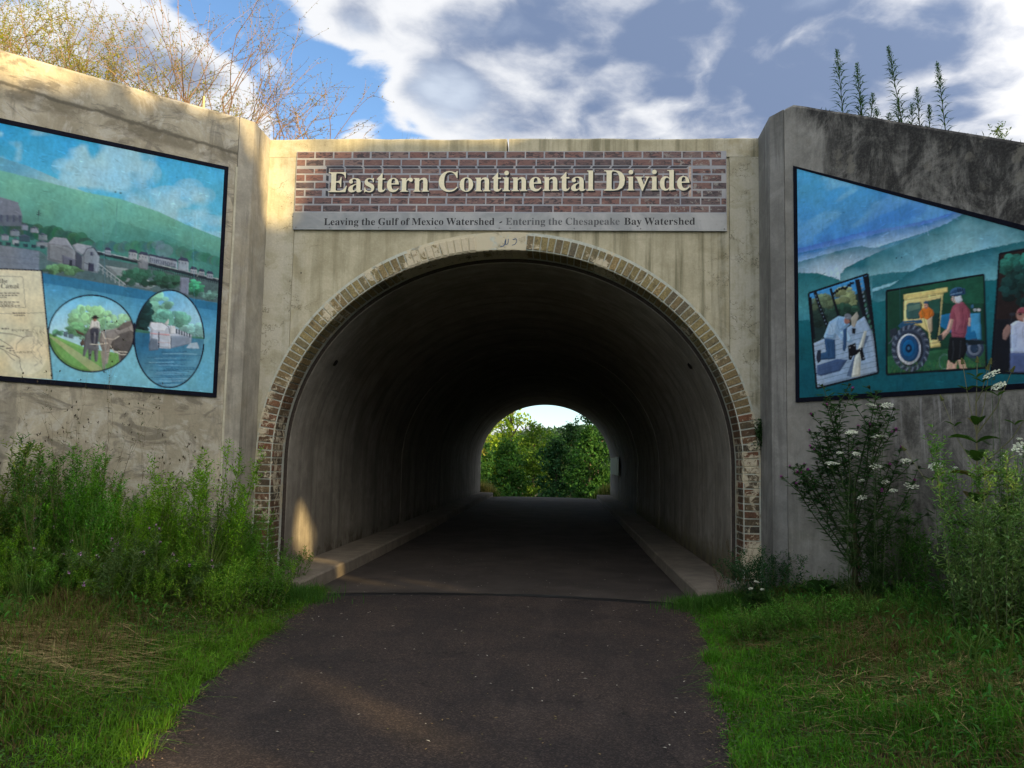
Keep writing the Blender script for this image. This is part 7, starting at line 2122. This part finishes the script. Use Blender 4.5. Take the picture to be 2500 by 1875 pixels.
tp = None
for k, (ss, oo) in enumerate(((0.55, 0.75), (0.9, 1.1), (1.25, 0.9), (1.5, 1.25), (1.85, 1.15), (2.2, 1.3), (2.5, 1.0), (2.8, 1.45), (3.1, 1.1), (1.05, 0.45), (2.0, 0.5))):
    p_ = LW(ss, oo); loc = (p_[0], p_[1], float(ground_z(p_[0], p_[1])))
    if tp is None:
        tuft(loc, 0.95, 110, (0.17, 0.24, 0.06), 'tall feathery grass leaning out of the goldenrod thicket'); tp = bpy.data.objects['grass_tuft.009'] if 'grass_tuft.009' in bpy.data.objects else None
        tp['group'] = 'tall grass in the goldenrod thicket'
    else:
        copy_thing(tp, loc, k * 1.7, 0.6 + 0.09 * ((k * 5) % 7))
for k, (ss, oo, h) in enumerate(((0.75, 0.9, 0.9), (1.45, 1.0, 1.1), (2.3, 0.9, 1.2), (2.65, 1.2, 1.0))):
    p_ = LW(ss, oo); seedstalk((p_[0], p_[1], float(ground_z(p_[0], p_[1]))), h, ('dead brown stalk nearest the arch in the goldenrod', 'dead brown stalk in the middle of the goldenrod', 'dead brown stalk left of the seed stalks', 'dead brown stalk near the left edge of the photo')[k])

# litter of bits and fallen leaves on the paving
g = G()
n = 420
X_ = rng.uniform(-1.9, 2.0, n); Y_ = rng.uniform(-7.5, 4.0, n); az = rng.uniform(0, 6.28, n)
dk = rng.random(n)
colr = np.where((dk < 0.35)[:, None], [0.50, 0.47, 0.40], np.where((dk < 0.7)[:, None], [0.24, 0.17, 0.08], [0.16, 0.15, 0.05]))
g.leaves(np.stack([X_, Y_, 0.022 + 0.004 * rng.random(n)], 1), np.stack([np.cos(az), np.sin(az), 0.05 + 0 * az], 1), rng.uniform(0.012, 0.040, n), 0.011, colr, droop=0.0)
n = 500
Y_ = rng.uniform(-8, -0.4, n); l, r = path_edge(Y_); s_ = rng.random(n) < 0.5
X_ = np.where(s_, l + np.abs(rng.normal(0, 0.12, n)), r - np.abs(rng.normal(0, 0.12, n))); az = rng.uniform(0, 6.28, n)
g.leaves(np.stack([X_, Y_, np.full(n, 0.020)], 1), np.stack([np.cos(az), np.sin(az), 0 * az + 0.05], 1), rng.uniform(0.015, 0.06, n), 0.007, np.array([0.22, 0.165, 0.085]) * rng.uniform(0.4, 1.3, (n, 1)), droop=0)
tag(g.build('path_litter', m_stem, tint=True), 'pale bits and dead grass scattered on the paving', 'litter', kind='stuff')

# loose gravel along the crumbling path edges
g = G()
n = 3000
Y_ = -0.4 - 9.0 * rng.random(n) ** 1.5; l, r = path_edge(Y_); s_ = rng.random(n) < 0.55
X_ = np.where(s_, l + rng.normal(0.0, 0.09, n), r + rng.normal(0.0, 0.07, n))
rr = rng.uniform(0.003, 0.0085, n)
T6 = np.array([(1, 0, 0), (0, 1, 0), (-1, 0, 0), (0, -1, 0), (0, 0, 1)], float)
V = (np.stack([X_, Y_, np.full(n, 0.012)], 1)[:, None] + T6[None] * rr[:, None, None] * rng.uniform(0.7, 1.3, (n, 5, 1)) * [1, 1, 0.8])
k = np.arange(n)[:, None] * 5
g.add(V.reshape(-1, 3), t=np.concatenate([np.concatenate([k + a_, k + b_, k + 4], 1) for a_, b_ in ((0, 1), (1, 2), (2, 3), (3, 0))]), col=np.repeat(np.array([0.085, 0.062, 0.050]) * rng.uniform(0.4, 1.8, (n, 1)), 5, 0))
tag(g.build('edge_gravel', m_stem, tint=True), 'reddish grit along the crumbling edges of the path', 'gravel', kind='stuff')

# broken lump of concrete at the right pier
m_lump = concrete('lump_concrete', (0.24, 0.22, 0.18), (0.13, 0.12, 0.095), (0.30, 0.28, 0.23), 0.2, 0.5)
lump = thing('concrete_lump', 'small broken concrete lump at the foot of the right brick pier', 'rubble', (2.93, -0.30, 0.20))
g = G(); th = np.linspace(0, 6.283, 10)[:-1]
V = [];
for z_, k in ((-0.05, 1.0), (0.03, 1.0), (0.055, 0.75)):
    V += [((0.15 * k + 0.02 * math.sin(3 * t_)) * math.cos(t_), 0.07 * k * math.sin(t_), z_ + 0.012 * math.sin(2 * t_)) for t_ in th]
q_ = [(r * 9 + j, r * 9 + (j + 1) % 9, (r + 1) * 9 + (j + 1) % 9, (r + 1) * 9 + j) for r in range(2) for j in range(9)]
g.add(V, q=q_, t=[(18, 18 + j, 19 + j) for j in range(1, 8)]).build('block', m_lump, lump)


# ------------------------------------------------------------------ plants on top of the walls
def horseweed(loc, h, label, wid=1.0, col=(0.045, 0.105, 0.034), kids=0):
    root = thing('horseweed', label, 'horseweed', loc, group='weeds on top of the right wing wall')
    gs, gl = G(), G()
    P = stalk((0, 0, -0.05), h, (rng.normal() * 0.02, 0), 0.02, 8)
    gs.tube(P, 0.008, 0.003, 4, col=(0.05, 0.062, 0.03))
    n = int(62 * h)
    t = np.linspace(0.03, 0.80, n); az = np.arange(n) * 2.4
    D = np.stack([np.cos(az), np.sin(az), np.full(n, 0.75)], 1)
    gl.leaves(along(P, t), D, (0.185 - 0.08 * t) * wid, 0.017, jit(col, n, 0.3), droop=0.28, fold=0.3)
    m = int(44 * h)
    for k in range(m):                                     # dense flowering spire at the tip
        tt = 0.62 + 0.38 * k / m
        p = along(P, np.array([tt]))[0]; az_ = k * 2.4
        L = 0.10 * wid * (1.06 - tt) / 0.5 + 0.012
        Q = np.array([p, p + np.array([math.cos(az_) * 0.55, math.sin(az_) * 0.55, 0.85]) * L * 0.5, p + np.array([math.cos(az_) * 0.55, math.sin(az_) * 0.55, 0.95]) * L])
        spiral_leaves(gl, Q, 0.2, 1.0, 6, 0.036, 0.022, 0.010, np.array(col) * 1.25, (0.3, 1.1), 0.0)
    gs.build('stem', m_stem, root, tint=True); gl.build('leaves', m_leaf, root, tint=True)
    return root


def top_right(s, back=0.34):
    q = np.array([3.2 + 0.643 * s, -0.61 - 0.766 * s]) + np.array([0.766, 0.643]) * back
    return (q[0], q[1], float(RW(s)) - 0.10)


for s, h, wid, lb in ((0.84, 0.98, 1.05, 'leftmost tall weed spire standing on the right wing wall'), (1.07, 0.84, 0.95, 'second tall weed from the left on the right wing wall'), (1.56, 1.10, 0.95, 'tallest weed spire on top of the right wing wall'), (2.02, 0.92, 0.80, 'rightmost weed spire on top of the right wing wall'),
                      (1.74, 0.58, 0.8, 'short weed just right of the tallest spire on the wall'), (1.02, 0.40, 0.8, 'small weed at the foot of the second spire on the wall'), (1.16, 0.44, 0.8, 'bushy small weed right of the second spire on the wall'), (1.27, 0.30, 0.7, 'tiny weed in the gap left of the tallest spire'), (1.36, 0.27, 0.7, 'tiny weed next to the gap before the tallest spire'), (1.50, 0.44, 0.9, 'low weed at the left foot of the tallest spire'), (1.64, 0.40, 0.9, 'low weed at the right foot of the tallest spire'), (1.84, 0.42, 0.5, 'thin bud-tipped stalk between the tallest and rightmost spires')):
    horseweed(top_right(s - 0.05), h, lb, wid * 1.15).rotation_euler = (rng.normal() * 0.06, rng.normal() * 0.06, rng.uniform(0, 6.28))
r_ = goldenrod('weed', 'small yellow-green weed low on the right wing wall top', 'weed', None, 5, 0.26, 0.08, (0.16, 0.22, 0.03), 30); r_.location = top_right(2.50, 0.30)
g = G()
n = 700; s_ = rng.uniform(0.5, 6.0, n); bk = rng.uniform(0.05, 0.9, n)
P = np.stack([3.2 + 0.643 * s_ + 0.766 * bk, -0.61 - 0.766 * s_ + 0.643 * bk, RW(s_) - 0.02 + 0.0 * s_], 1)
g.leaves(P, np.stack([rng.normal(size=n), rng.normal(size=n), rng.uniform(0.5, 2, n)], 1), rng.uniform(0.03, 0.10, n), 0.008, jit((0.05, 0.08, 0.025), n, 0.4), droop=0.1)
tag(g.build('wall_top_moss', m_leaf, tint=True), 'fringe of moss and grass along the right wing wall top', 'moss', kind='stuff')
g = G(); n = 60
P = np.stack([rng.choice([-1.42, 0.55, -2.2, 1.9], n) + rng.normal(size=n) * 0.05, rng.uniform(0.02, 0.25, n), np.full(n, 5.845)], 1)
g.leaves(P, np.stack([rng.normal(size=n) * 0.5, rng.normal(size=n) * 0.3, np.full(n, 1.0)], 1), rng.uniform(0.03, 0.09, n), 0.005, jit((0.07, 0.08, 0.04), n), droop=0)
g.leaves(np.array([(-1.44, 0.1, 5.84), (-1.40, 0.12, 5.84), (-1.37, 0.1, 5.84)]), np.array([(-0.12, 0, 1), (0.1, 0, 1), (0.22, 0, 1.0)]), np.array([0.22, 0.2, 0.15]), 0.006, (0.10, 0.10, 0.06), droop=0)
tag(g.build('parapet_grass', m_leaf, tint=True), 'few grass blades on top of the parapet', 'grass', kind='stuff')


# ---- sparse twiggy shrubs above the left wing wall
def shrub(loc, h, label, leafcol, nleaf, stems=7, leafL=0.05, leafW=0.026, depth=3, bark=(0.19, 0.125, 0.085), lean=(0, 0), spread=0.58, kids=3):
    root = thing('shrub', label, 'shrub', loc, group='twiggy shrubs above the left wing wall')
    gs, gl, ends = G(), G(), []
    for k in range(stems):
        az = rng.uniform(0, 6.28)
        branchy(gs, gl, np.array([math.cos(az) * 0.08, math.sin(az) * 0.08, -0.15]), np.array([math.cos(az) * 0.55 + lean[0], math.sin(az) * 0.55 + lean[1], 1.0]), h * 0.50, 0.014, depth, ends, bark, leafcol, nleaf, spread, leafL, leafW, kids=kids, up=0.16)
    gs.build('branches', m_stem, root, tint=True); gl.build('leaves', m_leaf, root, tint=True)
    return root


EZ = lambda x_, y_: float(emb_z(x_, y_))
for x_, y_, h, lc, nl, st, lb in ((-8.5, 1.4, 3.3, (0.40, 0.42, 0.05), 26, 16, 'leafy yellow-green bush filling the upper left corner'), (-7.7, 0.4, 2.9, (0.42, 0.41, 0.06), 24, 14, 'leafy golden bush second from the upper left corner'), (-7.0, 0.9, 2.7, (0.40, 0.40, 0.06), 18, 11, 'dense golden shrub third from the upper left corner'),
                                  (-6.2, 1.0, 2.2, (0.36, 0.37, 0.08), 11, 8, 'pale yellow shrub left of the bare leaning limb'),
                                  (-5.5, 0.8, 2.5, (0.34, 0.33, 0.15), 6, 6, 'bare shrub with a leaning reddish limb above the left mural'),
                                  (-4.9, 1.2, 1.7, (0.34, 0.36, 0.10), 9, 7, 'low olive shrub in the middle of the left bank'),
                                  (-4.35, 1.0, 2.6, (0.32, 0.28, 0.14), 5, 7, 'tallest reddish-budded shrub above the left pilaster'),
                                  (-3.75, 1.1, 1.8, (0.33, 0.30, 0.13), 5, 6, 'spreading bare shrub left of the parapet'),
                                  (-3.05, 1.3, 1.5, (0.32, 0.27, 0.14), 4, 4, 'thin bare shrub standing over the parapet corner'),
                                  (-5.2, 2.6, 1.8, (0.40, 0.33, 0.14), 6, 5, 'pale shrub farther back on the left bank')):
    shrub((x_, y_, EZ(x_, y_)), h, lb, lc, nl, st)
# grassy fringe at the shrubs' feet
g = G(); n = 5200
X_ = rng.uniform(-9.5, -3.3, n); Y_ = emb_front(X_) + 0.15 + rng.random(n) ** 1.5 * 1.8
Z_ = emb_z(X_, Y_)
P = np.stack([X_, Y_, Z_ - 0.02], 1)
g.leaves(P, np.stack([rng.normal(size=n) * 0.5, rng.normal(size=n) * 0.5, np.full(n, 1.0)], 1), rng.uniform(0.10, 0.42, n), 0.011, jit((0.24, 0.21, 0.07), n, 0.35), droop=0.1)
tag(g.build('bank_grass', m_leaf, tint=True), 'dry yellow grass fringe along the top of the left bank', 'grass', kind='stuff')
# white marker post behind the left wing wall
m_post = plain('white_post_paint', (0.50, 0.42, 0.22), 0.5, 0.3)
post = thing('marker_post', 'thin pale marker post behind the left wing wall', 'post', (-4.15, 0.0, EZ(-4.15, 0.0)))
G().tube([(0, 0, -0.3), (0, 0, 0.70), (0, 0, 0.80)], 0.015, 0.014, 8).build('pole', m_post, post)
G().tube([(0, 0, 0.80), (0, 0, 0.88)], 0.017, 0.012, 8).build('cap', m_bolt, post)


# ------------------------------------------------------------------ trees
def tree(loc, h, cw, label, col, n=2600, leaf=0.22, base=0.25, group=None, seed=0, keep=None, clumps=9, trunk=None, barkm=None, name='tree', up=0.35):
    root = thing(name, label, 'tree', loc, group=group)
    q = random.Random(seed)
    tr = trunk or 0.022 * h
    gt, gl = G(), G()
    T_ = np.array([(0, 0, -0.3), (0.02 * h * q.uniform(-1, 1), 0.02 * h * q.uniform(-1, 1), h * 0.35), (0.03 * h * q.uniform(-1, 1), 0.03 * h * q.uniform(-1, 1), h * 0.65), (0, 0, h * 0.9)])
    gt.tube(T_, tr, tr * 0.25, 7)
    cs = []
    for k in range(clumps):
        t = base + (0.92 - base) * (k + 0.5) / clumps
        az = k * 2.4 + q.uniform(-0.5, 0.5)
        wd = cw * (math.sin(math.pi * min(1, (t - base) / (1 - base) * 0.85 + 0.18)) ** 0.7)
        rr = wd * q.uniform(0.35, 0.75)
        c_ = np.array([math.cos(az) * rr, math.sin(az) * rr, h * t])
        rad = cw * q.uniform(0.34, 0.52)
        cs.append((c_, rad))
        b0 = along(T_, np.array([max(0.2, t - 0.14)]))[0]
        gt.tube([b0, (b0 + c_) / 2 + np.array([0, 0, 0.05 * h * q.uniform(0, 1)]), c_], tr * 0.32, tr * 0.08, 5)
    for t in np.linspace(max(base, 0.3), 0.95, 5): cs.append((np.array([0, 0, h * t]), cw * 0.40))
    w_ = np.array([c[1] ** 2 for c in cs]); w_ /= w_.sum()
    idx = rng.choice(len(cs), n, p=w_)
    u = rng.normal(size=(n, 3)); u /= np.linalg.norm(u, axis=1)[:, None]
    rr = rng.random(n) ** 0.45
    cen = np.array([c[0] for c in cs])[idx]; rad = np.array([c[1] for c in cs])[idx]
    bump_ = 1 + 0.25 * np.sin(u[:, 0] * 5 + idx) * np.sin(u[:, 2] * 6 + idx * 2)
    P = cen + u * (rr * rad * bump_)[:, None] * [1, 1, 0.82]
    shade = np.ones(n)
    if keep is not None:
        k = keep(P + np.array(loc)); P, idx = P[k], idx[k]
    m = len(P)
    cc = jit(col, m, 0.28, 0.10) * (0.85 + 0.3 * ((idx * 7 % 5) / 4))[:, None]
    gl.cards(P, leaf * rng.uniform(0.6, 1.25, m), cc, up)
    gt.build('trunk', barkm or m_bark, root)
    gl.build('crown', m_leaf, root, tint=True)
    return root


def gz(x_, y_):
    return float(ground_z(x_, y_))


# beyond the far end of the tunnel
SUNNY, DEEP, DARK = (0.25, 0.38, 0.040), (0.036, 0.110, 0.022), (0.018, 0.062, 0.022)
m_pale, nt, b = material('pale_bark', 0.9, 0.15)
co = nt.new('ShaderNodeTexCoord').outputs['Object']
nt.put(b.inputs['Base Color'], nt.mix(nt.step(nt.noise(co, 3, 5), 0.3, 0.7), (0.26, 0.21, 0.15), (0.40, 0.34, 0.26)))
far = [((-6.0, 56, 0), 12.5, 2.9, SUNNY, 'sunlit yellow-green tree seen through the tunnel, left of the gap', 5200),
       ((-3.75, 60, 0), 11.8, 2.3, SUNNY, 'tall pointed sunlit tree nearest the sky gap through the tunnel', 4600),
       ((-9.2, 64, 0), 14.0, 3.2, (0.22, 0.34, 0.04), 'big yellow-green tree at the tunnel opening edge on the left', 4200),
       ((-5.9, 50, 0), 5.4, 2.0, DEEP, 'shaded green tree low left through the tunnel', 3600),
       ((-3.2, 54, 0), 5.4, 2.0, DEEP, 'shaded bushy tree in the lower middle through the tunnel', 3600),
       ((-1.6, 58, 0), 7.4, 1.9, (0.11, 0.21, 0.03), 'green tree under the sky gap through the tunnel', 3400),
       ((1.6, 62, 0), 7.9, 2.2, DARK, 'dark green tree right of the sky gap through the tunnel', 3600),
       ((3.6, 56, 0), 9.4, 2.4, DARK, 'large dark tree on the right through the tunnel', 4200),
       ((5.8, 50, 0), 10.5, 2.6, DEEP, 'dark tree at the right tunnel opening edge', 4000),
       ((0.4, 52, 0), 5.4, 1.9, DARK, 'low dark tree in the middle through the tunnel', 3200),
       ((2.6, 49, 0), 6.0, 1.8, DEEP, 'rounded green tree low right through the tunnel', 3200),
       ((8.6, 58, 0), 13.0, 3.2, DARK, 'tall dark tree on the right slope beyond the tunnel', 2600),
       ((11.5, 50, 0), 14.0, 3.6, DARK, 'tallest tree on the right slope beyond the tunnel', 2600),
       ((7.2, 42, 0), 11.0, 2.8, DARK, 'unseen tree added right of the tunnel exit to shade the lower trees', 2600),  # this tree and the next are unseen, added to shade the low middle
       ((10.5, 37, 0), 12.5, 3.2, DARK, 'unseen tree added on the bank right of the tunnel exit for its shade', 2600),
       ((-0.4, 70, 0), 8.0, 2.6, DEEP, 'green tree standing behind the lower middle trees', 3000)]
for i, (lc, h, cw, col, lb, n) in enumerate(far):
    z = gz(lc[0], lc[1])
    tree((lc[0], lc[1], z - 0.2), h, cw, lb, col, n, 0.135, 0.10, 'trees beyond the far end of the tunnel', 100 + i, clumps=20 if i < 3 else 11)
# slim pale trunk with few leaves at the left of the opening
tree((-4.75, 44.5, gz(-4.75, 44.5)), 7.2, 1.0, 'slim pale-barked tree at the left of the tunnel exit', (0.17, 0.18, 0.04), 420, 0.13, 0.45, None, 200, clumps=7, trunk=0.10, barkm=m_pale)
# grasses at both sides of the exit
g = G()
for cx_, sd, col, n in ((-2.75, 0.30, (0.42, 0.32, 0.17), 1500), (2.85, 0.28, (0.36, 0.30, 0.15), 1000), (-3.0, 0.40, (0.07, 0.15, 0.03), 1300), (3.1, 0.40, (0.06, 0.14, 0.03), 1300), (-2.2, 0.2, (0.05, 0.12, 0.025), 600), (2.3, 0.2, (0.05, 0.12, 0.025), 600)):
    X_ = rng.normal(cx_, sd, n); X_ = np.where(np.abs(X_) < 1.85, cx_, X_); Y_ = rng.uniform(28.5, 31.5, n)
    P = np.stack([X_, Y_, ground_z(X_, Y_) - 0.02 + 0.25 * sm((np.abs(X_) - 1.9) / 0.8)], 1)
    g.leaves(P, np.stack([rng.normal(size=n) * 0.3, rng.normal(size=n) * 0.3, np.full(n, 1.0)], 1), rng.uniform(0.25, 0.85, n) * np.clip((np.abs(X_) - 1.7) / 1.1, 0.2, 1), 0.02, jit(col, n, 0.3), droop=0.05)
tag(g.build('exit_grass', m_leaf, tint=True), 'tall sunlit grasses at both sides of the tunnel exit', 'grass', kind='stuff')
# wooded hill closing the view
m_hill = tinted('hill_forest', 0.9, 0.1, 0.0)
hx = np.linspace(-120, 120, 60); hy = np.linspace(150, 300, 24)
X, Y = np.meshgrid(hx, hy)
Z = -14 + 36 * sm((Y - 150) / 130) * (0.62 + 0.10 * np.sin(X * 0.035 + 0.4)) + 2.0 * vnoise(X, Y, 0.12) - 0.03 * X
V = np.stack([X, Y, Z], -1).reshape(-1, 3)
ii, jj = np.meshgrid(np.arange(59), np.arange(23)); a = (jj * 60 + ii).ravel()
tag(G().add(V, q=np.stack([a, a + 1, a + 61, a + 60], 1), col=(0.035, 0.075, 0.04)).build('hill', m_hill, smooth=True, tint=True), kind='structure')
g = G(); n = 14000
X_ = rng.uniform(-40, 40, n); Y_ = rng.uniform(150, 300, n)
Z_ = -14 + 36 * sm((Y_ - 150) / 130) * (0.62 + 0.10 * np.sin(X_ * 0.035 + 0.4)) + 2.0 * vnoise(X_, Y_, 0.12) - 0.03 * X_
g.cards(np.stack([X_, Y_, Z_ + rng.uniform(0, 3, n)], 1), rng.uniform(0.5, 1.3, n), jit((0.040, 0.085, 0.050), n, 0.3))
tag(g.build('hill_woods', m_leaf, tint=True), 'distant wooded hillside seen through the far end of the tunnel', 'woods', kind='stuff')

# ---- trees behind the viewpoint, towards the low sun; their shade covers the cutting
SH = np.array([SUN[0], SUN[1], 0]); SH /= np.linalg.norm(SH)
EH = np.array([-SH[1], SH[0], 0])                          # across the light
VH = np.cross(EH, SUN) * 1.0
if VH[2] < 0: VH = -VH
ev = lambda P: (np.asarray(P) @ EH, np.asarray(P) @ VH)
prof = [(-9.0, -5.5, 4.6), (-6.2, -3.9, 4.9), (-5.0, -2.76, 5.30), (-4.5, -2.2, 5.42), (-4.25, -1.9, 5.62), (-3.6, -1.2, 5.80), (-3.35, -0.85, 5.62), (-3.2, -0.35, 5.05), (-3.15, 0, 4.45), (-2.75, 0, 4.60), (-2.50, 0, 5.2), (-2.0, 0, 5.70), (-0.6, 0, 5.78), (0.2, 0, 5.84), (0.6, 0, 6.3), (2.5, 0, 7.0), (6.0, -2, 8.5)]
pe, pv = ev(np.array(prof, float))
o_ = np.argsort(pe); pe, pv = pe[o_], pv[o_]
fl = [((-2.9, 0.74, 0.98), 0.13), ((-2.9, 0.85, 0.86), 0.17), ((-2.9, 1.02, 0.70), 0.19), ((-2.9, 1.25, 0.58), 0.19), ((-2.9, 1.55, 0.42), 0.15), ((-1.0, -6.22, 0), 0.15), ((-0.75, -5.75, 0), 0.14), ((-0.85, -4.9, 0), 0.15), ((-0.5, -5.2, 0), 0.10), ((-0.35, -6.1, 0), 0.10), ((-1.25, -5.4, 0), 0.08), ((-2.0, 0.85, 0), 0.13), ((-0.96, 0.46, 0), 0.14), ((-1.5, 0.7, 0), 0.07), ((-1.15, -6.6, 0), 0.10)]
fe, fv = ev(np.array([f_[0] for f_ in fl])); fr = np.array([f_[1] for f_ in fl])
LEAFR = 0.20


def shade_keep(P):
    e, v = ev(P)
    top = np.interp(e, pe, pv)
    ok = v < top + rng.normal(size=len(e)) * 0.06 - LEAFR * 0.55
    dmin = np.min(np.hypot((e[:, None] - fe[None]) / 1.0, v[:, None] - fv[None]) - fr[None], axis=1)
    return ok & (dmin > LEAFR * 1.15)


DT = 23.0
for i, ee in enumerate(np.arange(-11.0, 6.6, 2.1)):
    c_ = SH * (DT + (i % 2) * 2.4) + EH * ee
    top = np.interp(ee, pe, pv)
    h = min(17.0, (top - 0 + SUN[2] * (DT)) / VH[2] + 1.8)
    h = float(np.clip(h, 9.5, 15.5))
    tree((c_[0], c_[1], gz(c_[0], c_[1]) - 0.1), h, 2.9, 'leafy tree %s of the row behind the viewpoint' % ('first', 'second', 'third', 'fourth', 'fifth', 'sixth', 'seventh', 'eighth', 'ninth')[i], (0.05, 0.10, 0.025), 7800, 0.30, 0.06, 'trees behind the viewpoint', 300 + i, keep=shade_keep, clumps=16, name='shade_tree')
for i, ee in enumerate(np.arange(-9.9, 4.0, 2.7)):
    c_ = SH * (DT + 7.5) + EH * ee
    tree((c_[0], c_[1], gz(c_[0], c_[1]) - 0.1), 14.5, 3.0, 'leafy tree %s of the back row behind the viewpoint' % ('first', 'second', 'third', 'fourth', 'fifth', 'sixth')[i], (0.05, 0.10, 0.025), 7000, 0.30, 0.06, 'trees behind the viewpoint', 400 + i, keep=shade_keep, clumps=16, name='shade_tree')
